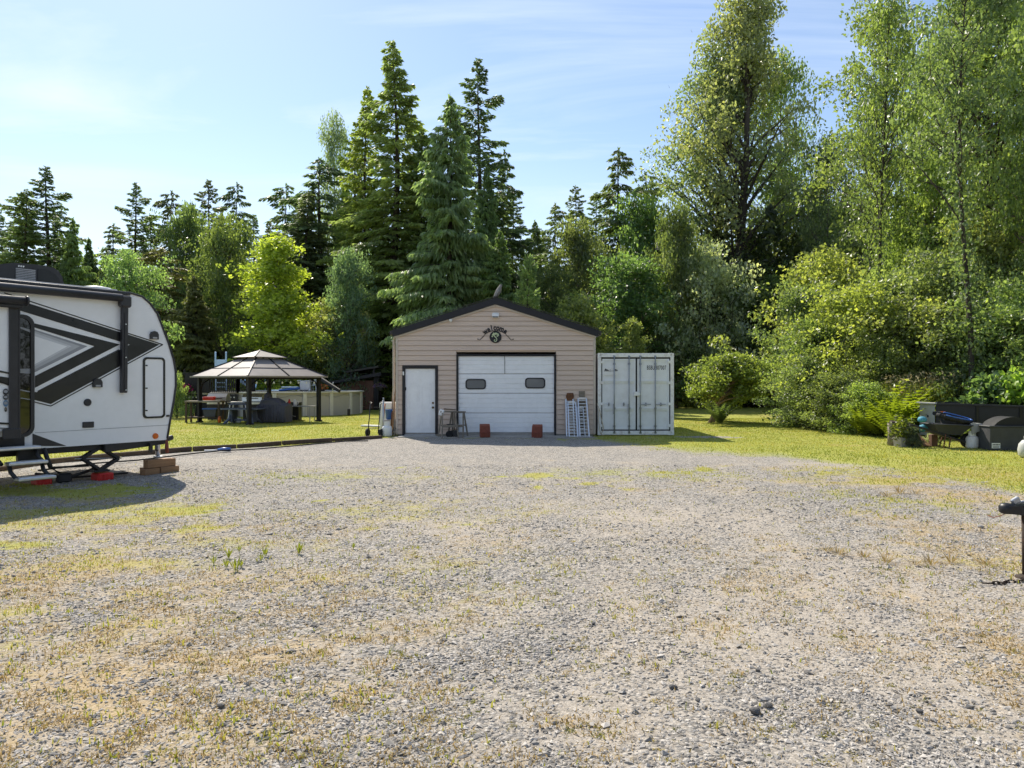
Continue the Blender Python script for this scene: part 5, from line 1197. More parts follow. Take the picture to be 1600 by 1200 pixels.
# scissor jack
sj = bpy.data.objects.new('scissor_jack', None); C.objects.link(sj); sj.parent = tr
top, bot, lf, rt_ = Z(510, 945), Z(512, 1058), Z(420, 1000), Z(600, 1000)
for pa, pb_ in ((top, lf), (top, rt_), (lf, bot), (rt_, bot)):
    mb = MB(); mb.bar((pa[0], .10, pa[1]), (pb_[0], .10, pb_[1]), .055, .05, .006); mb.bar((pa[0], .17, pa[1]), (pb_[0], .17, pb_[1]), .02, .05, .004); mb.build('arm', X['frame'], sj)
mb = MB(); mb.tube([(lf[0]-.1, .13, lf[1]), (rt_[0]+.06, .13, rt_[1])], .012, 6); mb.build('screw', X['steel'], sj)
mb = MB(); mb.box((bot[0], .13, bot[1]-.01), (.26, .16, .035), bev=.006); mb.build('foot', X['frame'], sj)
# air conditioner
ac = bpy.data.objects.new('air_conditioner', None); C.objects.link(ac); ac.parent = tr
OFF = -1.0
def ZA(x, y): return rv(x*130/1200, 400+y*130/1200, OFF)
pf = [ZA(a, b_) for a, b_ in ((-160, 150), (0, 118), (205, 95), (520, 122), (770, 165), (850, 225), (900, 300), (920, 400))]
pf = [(a, b_-.0) for a, b_ in pf]; base_z = roofz+.03
pl = [(pf[0][0]-.25, base_z)]+[(pf[-1][0], base_z)]+list(reversed(pf))+[(pf[0][0]-.25, pf[0][1]-.12)]
mb = MB(); mb.prism(pl, (0, 1.0, 0), UX, UZ, Vector((0, .62, 0))); mb.build('shroud', X['rvtrim'], ac)
gl = [ZA(a, b_) for a, b_ in ((545, 190), (640, 185), (720, 215), (800, 270), (850, 330), (868, 400), (545, 400))]
mb = MB(); mb.prism([(a, max(b_, base_z+.01)) for a, b_ in gl], (0, 1.0, 0), UX, UZ, (0, -.012, 0)); mb.build('side_cover', X['rvblack'], ac)
for r_ in range(7):
    p = ZA(225, 180+r_*24); q_ = ZA(505, 180+r_*24); mb = MB(); mb.box(((p[0]+q_[0])/2, .99, max(p[1], base_z+.012)), (q_[0]-p[0], .02, .018)); mb.build('louver', X['greypaint'], ac)
for c_ in range(6):
    p = ZA(250+c_*48, 175); mb = MB(); mb.box((p[0], .992, (p[1]+base_z)/2), (.012, .02, p[1]-base_z)); mb.build('louver_bar', X['rvtrim'], ac)
me = text_mesh('Brisk', .075, .001); p = ZA(300, 150)
p2 = ZA(305, 148); mb = MB()
for k in range(3): mb.prism([(p2[0]-.05+k*.035, p2[1]-.012), (p2[0]-.03+k*.035, p2[1]-.016), (p2[0]-.02+k*.035, p2[1]+.012), (p2[0]-.045+k*.035, p2[1]+.014)], (0, .998, 0), UX, UZ, (0, -.004, 0))
mb.build('badge', X['whiteplastic'], ac); bpy.data.meshes.remove(me)
p = rv(140, 452, -.75); mb = MB(); mb.lathe([(.27, 0), (.28, .05), (.25, .09), (.14, .11)], 24, (p[0]+.1, .75, roofz+.03)); o = mb.build('roof_vent', X['whiteplastic'], tr)
# awnings
p = Z(600, 200, .10)
aw = bpy.data.objects.new('awning', None); C.objects.link(aw); aw.parent = tr
mb = MB(); mb.tube([(-5.2, -.10, 3.155), (p[0]+.0, -.10, 3.155)], .068, 14); mb.build('roller', X['rvtrim'], aw)
p = Z(617, 220, .08); q_ = Z(615, 675, .08)
mb = MB(); mb.box((p[0], -.07, 3.10), (.19, .15, .21), bev=.03); mb.build('end_bracket', X['rvtrim'], aw)
mb = MB(); mb.bar((p[0], -.06, 3.02), (q_[0]-.01, -.06, q_[1]), .10, .09, .010, up=(0, -1, 0)); mb.bar((p[0], -.11, 2.9), (q_[0], -.11, q_[1]+.06), .045, .02, .004, up=(0, -1, 0)); mb.build('arm', X['rvtrim'], aw)
mb = MB()
for zz in (q_[1]+.05, q_[1]+.62, q_[1]+1.2):
    mb.lathe([(.012, 0), (.012, .008)], 8, (q_[0], -.121, zz), (R(90), 0, 0))
mb.build('bolt', X['alu'], aw)
# slide-out with topper
so = bpy.data.objects.new('slide_out', None); C.objects.link(so); so.parent = tr
FO = .28
def S2(x, y): return Z(x, y, FO)
x1_ = S2(88, 500)[0]; ztop = S2(60, 250)[1]; zbot = S2(60, 862)[1]
mb = MB(); mb.box(((x1_-5.4)/2-.0, -FO/2+.2, (ztop+zbot)/2), (x1_+5.4, FO+.38, ztop-zbot), bev=.01); mb.build('room_box', X['rvwhite'], so)
mb = MB(); mb.box((x1_-.06, -FO-.012, (ztop+zbot)/2), (.135, .03, ztop-zbot+.02), bev=.01); mb.box((x1_+.012, -FO+.1, (ztop+zbot)/2), (.02, .26, ztop-zbot)); mb.build('corner_flange', X['rvtrim'], so)
mb = MB(); mb.box((-2.9+x1_/2, -FO-.01, zbot-.02), (5.4+x1_-.6, .05, .14), bev=.01); mb.box((x1_-.09, -FO-.012, zbot-.045), (.24, .06, .16), bev=.01); mb.build('bottom_rail', X['rvtrim'], so)
p = Z(140, 222, .42); mb = MB(); mb.tube([(-5.2, -.40, p[1]), (p[0]-.03, -.40, p[1])], .062, 12); mb.lathe([(.075, 0), (.08, .015), (.075, .03)], 14, (p[0]-.03, -.40, p[1]), (0, R(90), 0)); mb.box(((p[0]-5.2)/2, -.33, p[1]-.09), (p[0]+5.1, .10, .05), bev=.01); mb.build('topper_roller', X['rvtrim'], so)
def decS(polys, m_, off, name): 
    mb = MB()
    for p in polys: mb.prism([S2(a, b_) for a, b_ in p], NO*(FO+off), UX, UZ, NO*.003)
    return mb.build(name, m_, so)
for q_p in ([[(-60, 552), (44, 574), (44, 582), (-60, 562)], [(-60, 600), (44, 640), (44, 634), (-60, 594)], [(-60, 585), (44, 600), (44, 636), (-60, 612)], [(-60, 818), (44, 822), (44, 832), (-60, 828)], [(-60, 845), (44, 848), (44, 852), (-60, 849)]]): decS([q_p], K, .002, 'graphic')
for cy_p, ry, w in ((670, 16, 17), (697, 13, 16), (727, 17, 15), (757, 12, 8)):
    mb = MB(); c_ = S2(28, cy_p); rx_ = S2(28+w, cy_p)[0]-c_[0]; rz_ = c_[1]-S2(28, cy_p+ry)[1]
    mb.prism(ellipse(c_[0], c_[1], rx_*.8, rz_, 18), NO*(FO+.002), UX, UZ, NO*.002); stk = mb.build('round_sticker', X['bluesticker'] if cy_p == 727 else X['rvtrim'], so)
    mb = MB(); mb.prism(ellipse(c_[0], c_[1]+rz_*.1, rx_*.62, rz_*.45, 16), NO*(FO+.004), UX, UZ, NO*.001); mb.build('sticker_print', X['rvgrey'] if cy_p != 757 else X['greywood'], stk)
# entry door
def fr(x0, y0, x1, y1): return Z(x0, y1)[0], Z(x0, y1)[1], Z(x1, y0)[0], Z(x1, y0)[1]
dx0, dz0, dx1, dz1 = fr(20, 290, 166, 880)
dz0, dz1 = .82, Z(120, 290)[1]
dr = bpy.data.objects.new('entry_door', None); C.objects.link(dr); dr.parent = tr
mb = MB(); ring_prism(mb, rrect(dx0, dz0, dx1, dz1, .16, 5), rrect(dx0+.06, dz0+.05, dx1-.055, dz1-.055, .12, 5), NO*.0, UX, UZ, NO*.035); mb.build('door_frame', X['rvtrim'], dr)
mb = MB(); mb.prism(rrect(dx0+.055, dz0+.045, dx1-.05, dz1-.05, .12, 5), NO*.0, UX, UZ, NO*.012); mb.build('door_glass', X['darkglass'], dr)
for pz in ([(60, 345), (60, 336), (152, 366), (152, 378)], [(60, 556), (152, 556), (152, 580), (60, 576)], [(60, 650), (152, 668), (152, 674), (60, 656)], [(60, 692), (152, 706), (152, 711), (60, 697)]):
    mb = MB(); mb.prism([Z(*q) for q in pz], NO*.0125, UX, UZ, NO*.003); mb.build('door_stripe', X['rvgrey'], dr)
# baggage door
bx0, bz0 = Z(704, 800); bx1, bz1 = Z(812, 500)
bz0 = Z(757, 800)[1]; bz1 = Z(757, 500)[1]
bd_ = bpy.data.objects.new('baggage_door', None); C.objects.link(bd_); bd_.parent = tr
mb = MB(); ring_prism(mb, rrect(bx0, bz0, bx1, bz1, .07, 5), rrect(bx0+.034, bz0+.034, bx1-.034, bz1-.034, .05, 5), NO*.0, UX, UZ, NO*.022); mb.build('seal', X['rvblack'], bd_)
mb = MB(); mb.prism(rrect(bx0+.03, bz0+.03, bx1-.03, bz1-.03, .05, 5), NO*.0, UX, UZ, NO*.010); mb.build('panel', X['rvwhite'], bd_)
for yy in (540, 652, 762):
    p = Z(716, yy); mb = MB(); mb.box((p[0]+.015, -.02, p[1]), (.035, .02, .022), bev=.004); mb.build('latch', X['darkgrey'], bd_)
# small fittings on the side
for x_, y_ in ((757, 395), (477, 630)):
    p = Z(x_, y_); mb = MB(); mb.prism([(-.075, -.06), (.075, -.06), (.075, .03), (.05, .075), (0, .09), (-.05, .075), (-.075, .03)], Vector((p[0], 0, p[1])), UX, UZ, NO*.05); lt = mb.build('side_light', X['rvtrim'], tr)
    mb = MB(); mb.box((p[0], -.052, p[1]-.035), (.08, .012, .03)); mb.build('lens', X['greypaint'], lt)
p = Z(431, 722); mb = MB(); mb.lathe([(.062, 0), (.062, .015), (.045, .03)], 18, (p[0], 0, p[1]), (R(90), 0, 0)); mb.build('round_cap', X['rvtrim'], tr)
p = Z(434, 832); mb = MB(); mb.box((p[0], -.01, p[1]), (.185, .025, .10), bev=.008); mb.build('water_inlet', X['rvtrim'], tr)
p = Z(766, 888); mb = MB(); mb.lathe([(.055, 0), (.05, .02), (.02, .03)], 16, (p[0], -.002, p[1]), (R(90), 0, 0)); mk = mb.build('marker_light', X['orange'], tr)
p = Z(832, 788); mb = MB(); mb.box((p[0]-.02, -.01, p[1]), (.06, .02, .035), bev=.004); mb.build('grommet', X['rvtrim'], tr)
# entry steps
st = bpy.data.objects.new('entry_steps', None); C.objects.link(st); st.parent = tr
cs = Z(95, 960, .3)[0]
for k, (off, x0, x1, y) in enumerate(((.22, -60, 194, 950), (.48, 32, 226, 1020), (.72, 80, 266, 1095))):
    a = Z(x0, y, off); b_ = Z(x1, y, off); zc_ = Z((x0+x1)/2, y, off)[1]
    mb = MB(); mb.box(((a[0]+b_[0])/2, -off, zc_), (b_[0]-a[0], .20, .05), bev=.012)
    for r_ in range(4): mb.box(((a[0]+b_[0])/2, -off-.07+r_*.045, zc_+.027), (b_[0]-a[0]-.06, .018, .006))
    mb.build('tread', X['alu'], st)
    if k < 2:
        o2 = (.48, .72)[k]; z2 = Z(150, (1020, 1095)[k], o2)[1]
        for sx in (a[0]+.04 if k else b_[0]-.62, b_[0]-.05):
            mb = MB(); mb.tube([(sx, -off+.02, zc_-.02), (sx+.01, -off-.02, zc_-.13), (sx+.02, -o2+.06, z2-.0)], [.03, .032, .03], 7); mb.build('side_arm', X['frame'], st)
mb = MB(); q_ = Z(140, 985, .1); mb.box((q_[0], -.10, q_[1]), (.32, .12, .26), bev=.02); mb.tube([(q_[0]+.2, -.15, q_[1]+.1), (q_[0]+.24, -.3, q_[1]-.2)], .035, 7); mb.build('step_bracket', X['frame'], st)
# tyres and axle under the body (seen only from the side)
for sx in (-3.3, -4.2):
    for yy in (.28, 2.14):
        mb = MB(); mb.lathe([(.10, -.10), (.28, -.11), (.35, -.08), (.35, .08), (.28, .11), (.10, .10)], 26, (sx, yy, .35), (R(90), 0, 0)); mb.build('wheel', X['rubber'], tr)
def world(s, yloc, z=0.0): 
    v = P0+DV*s-OUT*yloc; return Vector((v.x, v.y, z))
# ---- loose things under the trailer
def block(lab, px, py, w, d, h, off):
    s, _ = rv(px, py, off); p = world(s, -off)
    t = thing('levelling_block', lab, 'levelling block', (p.x, p.y, gz1(p.x, p.y)-.01), RZ, 'red levelling blocks under the trailer')
    mb = MB(); mb.box((0, 0, h/2), (w, d, h), bev=.02); mb.build('body', X['red'], t)
    for k in range(4): mb = MB(); mb.box((-w*.36+k*w*.24, -d/2-.001, h*.5), (w*.12, .02, h*.7), bev=.004); mb.build('rib', X['red'], t)
block('red levelling block under the scissor jack', 160, 740, .27, .27, bot[1]-.03, -.13)
block('red levelling block behind the lowest entry step', 65, 738, .24, .24, .17, -.45)
for k, (dx_, dy_, z_, L_, w_, h_, a, lb) in enumerate(((-.17, -.02, .055, .30, .15, .11, .1, 'lower left timber of the cribbing under the tongue jack'), (.17, -.04, .055, .34, .15, .11, -.08, 'lower right timber of the cribbing under the tongue jack'), (.08, .16, .055, .62, .14, .11, .0, 'rear bottom timber of the cribbing under the tongue jack'), (-.02, .0, .19, .46, .15, .15, .04, 'wide top timber of the cribbing under the tongue jack'), (.24, .02, .18, .14, .16, .14, -.1, 'short end timber on top of the cribbing at its right end'))):
    s = Z(793, 955)[0]; p = world(s+dx_, .08+dy_)
    mb = MB(); mb.box((0, 0, 0), (L_, w_, h_), bev=.008); o = mb.build('timber_block', X['wood']); o.location = (p.x, p.y, gz1(p.x, p.y)+z_); o.rotation_euler = (0, 0, RZ+a); tag(o, lb, 'timber', 'timbers of the jack cribbing')
t_s = Z(340, 1050, -.35)[0]; p = world(t_s, .35)
t = thing('hitch_bar', 'black weight distribution hitch lying on the ground behind the scissor jack', 'hitch', (p.x, p.y, gz1(p.x, p.y)+.04), RZ)
mb = MB(); mb.bar((-.45, .2, .12), (-.05, 0, .06), .06, .06, .01); mb.bar((-.1, 0, .03), (1.05, .10, .0), .035, .035, .006); mb.build('spring_bar', X['frame'], t)
mb = MB(); mb.box((-.08, 0, .04), (.22, .16, .16), bev=.03); mb.tube([(-.1, .05, .1), (-.25, .08, .22), (.35, .06, .2)], .02, 6); mb.build('head', X['frame'], t)
mb = MB(); mb.tube([(.0, -.05, .05), (.25, -.02, .10), (.45, .02, .16)], .026, 7); mb.build('arm', X['frame'], t)
# ---------------------------------------------------------------- timber edging and cable
ep = [gp(-60, 745), gp(75, 725), gp(187, 713.5), gp(300, 704.5), gp(370, 700), gp(440, 695), gp(520, 690), gp(597, 685)]
for i, (a, b_) in enumerate(zip(ep[:-1], ep[1:])):
    d = (b_-a).normalized(); mb = MB(); mb.bar(a+d*.03+Vector((0, 0, .04+.012*(i % 2))), b_-d*.03+Vector((0, 0, .04+.008*(i % 3))), .13, .11, .014); o = mb.build('edging_timber', X['darktimber'])
    tag(o, ('landscape timber of the lawn edging, end piece behind the entry steps', 'landscape timber edging under the trailer tongue', 'landscape timber edging right behind the jack cribbing', 'landscape timber edging between the cribbing and the blue hose end', 'landscape timber edging beside the blue hose end', 'landscape timber edging in front of the gazebo right post', 'landscape timber edging, last piece by the garage corner')[i] if i < 7 else 'landscape timber', 'timber', 'timbers edging the left lawn')
pp = [gp(60, 738), gp(150, 727), gp(215, 721), gp(290, 712), (gp(345, 707)), gp(400, 703.5), gp(470, 697.5), gp(540, 692), gp(575, 690.5)]
mb = MB(); mb.tube([p+Vector((0, 0, .035+.01*math.sin(i*2))) for i, p in enumerate(pp)], .017, 6); o = mb.build('hose', X['rubber']); tag(o, 'black hose running along the gravel beside the timber edging', 'hose')
p = gp(352, 706); t = thing('hose_fitting', 'blue hose connector lying on the gravel beside the edging', 'hose fitting', p)
mb = MB(); mb.tube([(-.18, 0, .05), (-.04, .0, .06), (.12, .02, .05)], [.03, .05, .05], 8); mb.build('connector', X['blue'], t); mb = MB(); mb.tube([(-.5, .0, .03), (-.3, .02, .03), (-.18, 0, .05)], .025, 6); mb.build('sleeve', X['whiteplastic'], t)

# ---------------------------------------------------------------- gazebo
gn = Vector((-10.27, 28.75, 0)); e1 = Vector((math.cos(R(54)), math.sin(R(54)), 0)); e2 = Vector((-math.sin(R(54)), math.cos(R(54)), 0)); L1, L2 = 3.4, 3.45
gc = gn+e1*L1/2+e2*L2/2
gz_ = thing('gazebo', 'two-tiered hard top gazebo with tan roof panels and black posts', 'gazebo', gc, R(54))
hx, hy = L1/2, L2/2; ez = 1.93
for sx in (-1, 1):
    for sy in (-1, 1):
        mb = MB(); mb.box((sx*hx, sy*hy, ez/2), (.15, .15, ez), bev=.012); mb.box((sx*hx, sy*hy, .03), (.22, .22, .06), bev=.01); mb.build('post', X['gazebo'], gz_)
        for ax in (0, 1):
            d = Vector((-sx, 0, 0)) if ax == 0 else Vector((0, -sy, 0)); b0 = Vector((sx*hx, sy*hy, 0))
            mb = MB(); mb.tube([b0+d*.05+Vector((0, 0, 1.38)), b0+d*.16+Vector((0, 0, 1.62)), b0+d*.5+Vector((0, 0, 1.84))], .028, 6); mb.build('bracket', X['gazebo'], gz_)
for sg in (-1, 1):
    mb = MB(); mb.box((0, sg*hy, ez-.06), (L1, .09, .14), bev=.01); mb.build('beam', X['gazebo'], gz_); mb = MB(); mb.box((sg*hx, 0, ez-.061), (.09, L2, .14), bev=.01); mb.build('beam', X['gazebo'], gz_)
def hip_panel(x0, y0, z0, x1, y1, z1, side, f0, f1, v0, v1):
    """piece of one slope: along-edge fractions f0..f1, slope fractions v0..v1"""
    def P(f, v):
        xx, yy, zz = x0+(x1-x0)*v, y0+(y1-y0)*v, z0+(z1-z0)*v
        c = [(-xx, -yy), (xx, -yy), (xx, yy), (-xx, yy)]; a, b_ = c[side], c[(side+1) % 4]
        return Vector((a[0]+(b_[0]-a[0])*f, a[1]+(b_[1]-a[1])*f, zz))
    return [P(f0, v0), P(f1, v0), P(f1, v1), P(f0, v1)]
def slab(mb, q, th=.02):
    n_ = (q[1]-q[0]).cross(q[3]-q[0]).normalized(); n_ = n_ if n_.z > 0 else -n_
    mb.add(list(q)+[p-n_*th for p in q], [(0, 1, 2, 3), (7, 6, 5, 4), (0, 4, 5, 1), (1, 5, 6, 2), (2, 6, 7, 3), (3, 7, 4, 0)])
ox, oy = hx+.27, hy+.27
for side in range(4):
    for f0, f1 in ((0, .5), (.5, 1)):
        for v0, v1 in ((0, .435), (.45, 1)):
            mb = MB(); slab(mb, hip_panel(ox, oy, 1.91, .62, .62, 2.66, side, f0, f1, v0, v1)); mb.build('roof_panel', X['roofpanel'], gz_)
    for f in (0, .5):
        q = hip_panel(ox, oy, 1.925, .62, .62, 2.675, side, f, f, 0, 1); mb = MB(); mb.bar(q[0], q[3], .05, .035); mb.build('roof_seam', X['gazebo'], gz_)
    q = hip_panel(ox, oy, 1.918, .62, .62, 2.668, side, 0, 1, .4425, .4425); mb = MB(); mb.bar(q[0], q[1], .03, .02); mb.build('roof_seam', X['gazebo'], gz_)
    q = hip_panel(ox, oy, 1.895, .62, .62, 2.64, side, 0, 1, 0, 1); mb = MB(); mb.bar(q[0], q[1], .03, .06); mb.build('eave_trim', X['roofpanel'], gz_)
    mb = MB(); slab(mb, hip_panel(.80, .80, 2.72, .03, .03, 3.02, side, 0, 1, 0, 1)); mb.build('cupola_panel', X['roofpanel'], gz_)
    q = hip_panel(.80, .80, 2.73, .03, .03, 3.03, side, 0, 0, 0, 1); mb = MB(); mb.bar(q[0], q[3], .04, .03); mb.build('roof_seam', X['gazebo'], gz_)
mb = MB()
for sx in (-.58, .58):
    for sy in (-.58, .58): mb.box((sx, sy, 2.68), (.06, .06, .14))
mb.build('cupola_post', X['gazebo'], gz_)
sl = thing('string_lights', 'string of small bulbs hanging under the gazebo beam', 'string lights', gn+e1*1.7+Vector((0, 0, 1.75)), R(54))
mb = MB(); wp = [(-1.6+3.2*i/16, -.06, -.02-.06*(1-abs(math.cos(i*PI/4)))) for i in range(17)]; mb.tube(wp, .006, 4); mb.build('wire', X['rubber'], sl)
for i in range(1, 16, 2):
    x_, y_, z_ = wp[i]; mb = MB(); mb.lathe([(.012, 0), (.03, -.03), (.034, -.07), (.015, -.10)], 8, (x_, y_, z_-.01)); mb.build('bulb', X['whiteplastic'], sl)

# ---------------------------------------------------------------- under and round the gazebo
def table(name, lab, loc, rz, lx, ly, h, mt, legmt, top=.04, leg=.04, splay=0.0, cat='table', group=None):
    t = thing(name, lab, cat, loc, rz, group)
    mb = MB(); mb.box((0, 0, h-top/2), (lx, ly, top), bev=.008); mb.build('table_top', mt, t)
    for sx in (-1, 1):
        for sy in (-1, 1):
            mb = MB(); mb.bar((sx*(lx/2-.06), sy*(ly/2-.06), h-top), (sx*(lx/2-.06+splay), sy*(ly/2-.06), 0), leg, leg); mb.build('leg', legmt, t)
    return t
p = at(320, 0, 30.6)
t = table('workbench', 'long weathered table with dark legs at the left end of the gazebo', (p.x, 30.6, 0), .08, 1.42, .7, .90, X['greywood'], X['darktimber'], .06, .07)
mb = MB(); mb.box((0, 0, .22), (1.2, .5, .04)); mb.build('shelf', X['darktimber'], t)
o = thing('storage_tote', 'blue lidded tote on the shelf of the weathered table', 'tote', at(330, 0, 30.5).xy.to_3d()+Vector((0, 0, .245))); mb = MB(); mb.prism([(-.22, 0), (.22, 0), (.27, .30), (-.27, .30)], (0, -.18, 0), (1, 0, 0), (0, 0, 1), (0, .36, 0)); mb.build('tub', X['darkgrey'], o); mb = MB(); mb.box((0, 0, .325), (.60, .42, .05), bev=.01); mb.build('lid', X['blue'], o)
mb = MB(); mb.box((0, 0, 0), (.5, .25, .16), bev=.04); o = mb.build('cooler', X['red']); p = at(327, 632, 31.2); o.location = (p.x, 31.2, 1.0-.02); tag(o, 'red cooler on top of the weathered table', 'cooler')
o.location.z = .98
p = at(374, 0, 30.1); t = table('camp_table', 'small table with pale splayed legs between the long table and the picnic table', (p.x, 30.1, 0), .0, .75, .5, .80, X['bluegrey'], X['whiteplastic'], .05, .035, .09)
mb = MB(); mb.box((0, 0, .835), (.6, .4, .06), bev=.02); mb.build('lid', X['greypaint'], t)
# resin picnic table
p = at(380, 0, 29.4); t = thing('picnic_table', 'blue-grey resin table with flared legs in front of the gazebo', 'table', (p.x, 29.4, 0), -.1)
mb = MB(); mb.prism(rrect(-.78, -.45, .78, .45, .16, 4), (0, 0, .585), (1, 0, 0), (0, 1, 0), (0, 0, .05)); mb.build('table_top', X['bluegrey'], t)
for sx in (-1, 1):
    mb = MB(); mb.box((sx*.42, 0, .33), (.12, .46, .50), bev=.02); mb.build('pedestal', X['bluegrey'], t)
    for sy in (-1, 1):
        mb = MB(); mb.tube([(sx*.42, sy*.14, .46), (sx*.46, sy*.24, .2), (sx*.60, sy*.42, .02)], [.07, .06, .05], 8); mb.build('leg', X['bluegrey'], t)
mb = MB(); mb.box((0, 0, .16), (.9, .10, .07), bev=.01); mb.build('stretcher', X['bluegrey'], t)
# grills
def grill(lab, px, D, mt, rz=0):
    p = at(px, 0, D); t = thing('barbecue_grill', lab, 'grill', (p.x, D, 0), rz, 'open barbecues behind the tables')
    mb = MB(); mb.prism([(-.28, .84), (.26, .84), (.26, .98), (.14, 1.16), (-.10, 1.18), (-.26, 1.02)], (-.42, 0, 0), (0, 1, 0), (0, 0, 1), (.84, 0, 0)); hd = mb.build('hood', mt, t)
    mb = MB(); mb.box((0, -.29, .97), (.5, .03, .03)); mb.build('handle', X['black'], hd)
    mb = MB(); mb.box((0, 0, .76), (.86, .54, .15), bev=.02); mb.build('firebox', X['black'], t)
    mb = MB(); mb.box((0, -.285, .76), (.8, .02, .09)); 
    for k in range(4): mb.lathe([(.025, 0), (.022, .03)], 10, (-.28+k*.19, -.295, .76), (R(90), 0, 0))
    mb.build('control_panel', X['stainless'], t)
    for sx in (-1, 1): mb = MB(); mb.box((sx*.60, 0, .80), (.34, .46, .035), bev=.006); mb.build('side_shelf', X['stainless'], t)
    mb = MB(); mb.box((0, 0, .36), (.8, .48, .66), bev=.01); mb.build('cabinet', X['black'], t)
    for sx in (-1, 1):
        mb = MB(); mb.lathe([(.02, -.02), (.075, -.025), (.075, .025), (.02, .02)], 12, (sx*.34, .1, .075), (0, R(90), 0)); mb.build('wheel', X['rubber'], t)
    return t
grill('black barbecue with pale hood behind the weathered table', 342, 32.2, X['greypaint'])
grill('stainless barbecue behind the resin picnic table', 397, 32.0, X['stainless'])
# covered grill
p = at(429, 0, 30.0); t = thing('covered_grill', 'large barbecue under a dark grey fabric cover', 'grill', (p.x, 30.0, 0), -.12)
pf = [(-.62, .06), (-.63, .70), (-.56, .80), (-.46, .94), (-.16, 1.02), (.14, 1.01), (.32, .90), (.40, .82), (.60, .80), (.63, .70), (.62, .06)]
sec = [(-.34, .93), (-.22, 1.0), (0, 1.02), (.22, 1.0), (.34, .93)]; vs = []; rnd = random.Random(2); nn = len(pf)
for y_, s_ in sec:
    for i, (a, b_) in enumerate(pf):
        w = 1+.03*math.sin(i*3.1+y_*9)+(rnd.uniform(-.03, .03)); vs.append((a*w*(s_ if b_ > .5 else 1.0), y_*(1+.08*math.sin(i*2.3)), b_*(s_ if b_ > .75 else 1)))
fs = [(k*nn+i, k*nn+i+1, (k+1)*nn+i+1, (k+1)*nn+i) for k in range(4) for i in range(nn-1)]+[tuple(reversed(range(nn))), tuple(4*nn+i for i in range(nn))]
mb = MB(); mb.add(vs, fs)
for k in range(11): 
    x_ = -.55+k*.11; mb.tube([(x_, -.35, .05), (x_+.03*math.sin(k*2), -.365, .4), (x_*.98, -.345, .76)], [.028, .022, .012], 5)
mb.build('cover', X['cover'], t)
mb = MB()
for sx in (-.4, .4): mb.lathe([(.02, -.02), (.06, -.02), (.06, .02), (.02, .02)], 10, (sx, -.1, .06), (0, R(90), 0))
mb.build('wheel', X['rubber'], t)
p = at(419, 0, 30.9); t = thing('patio_heater_hood', 'dark pointed hood standing behind the covered barbecue', 'hood', (p.x, 30.9, 0)); mb = MB(); mb.lathe([(.20, 0), (.19, .95), (.16, 1.12), (.09, 1.22), (.03, 1.24)], 14); mb.build('cover', X['cover'], t)
# side table with bottles and fridge
p = at(470, 0, 31.4); t = table('folding_table', 'grey folding table at the right end of the gazebo', (p.x, 31.4, 0), -.15, 1.15, .6, .66, X['greypaint'], X['greypaint'], .03, .028)
for sx in (-.3, .3): mb = MB(); mb.tube([(sx, -.24, .64), (sx, -.24, .25), (sx+.18, -.24, .22)], .012, 5); mb.build('brace', X['greypaint'], t)
mb = MB(); mb.box((0, 0, .40), (.52, .5, .80), bev=.02); o = mb.build('mini_fridge', X['black']); p = at(460, 0, 32.2); o.location = (p.x, 32.2, 0); tag(o, 'black mini fridge behind the grey folding table', 'fridge')
mb = MB(); mb.lathe([(.06, 0), (.06, .17), (.03, .24), (.03, .28), (.01, .285)], 12); o = mb.build('bottle', X['red']); p = at(452, 0, 31.3); o.location = (p.x, 31.3, .66); tag(o, 'red bottle on the grey folding table', 'bottle')
mb = MB(); mb.lathe([(.08, 0), (.085, .14), (.07, .22), (.03, .26), (.03, .29)], 12); mb.tube([(.07, 0, .2), (.13, 0, .2), (.13, 0, .08), (.08, 0, .05)], .014, 5); o = mb.build('jug', X['whiteplastic']); p = at(461, 0, 31.4); o.location = (p.x, 31.4, .66); tag(o, 'white jug with handle on the grey folding table', 'jug')
p = at(343, 0, 30.2); mb = MB(); mb.lathe([(.06, 0), (.06, .20), (.03, .24), (.03, .27)], 10); o = mb.build('jug', X['orange']); o.location = (p.x+.0, 30.2, .0); tag(o, 'yellowish jug on the grass under the small pale legged table', 'jug')
p = at(370, 0, 30.4); mb = MB(); mb.box((0, 0, .1), (.3, .2, .2), bev=.03); o = mb.build('bag', X['whiteplastic']); o.location = (p.x, 30.4, 0); o.rotation_euler = (0, .2, .4); tag(o, 'white bag on the grass left of the resin table legs', 'bag')

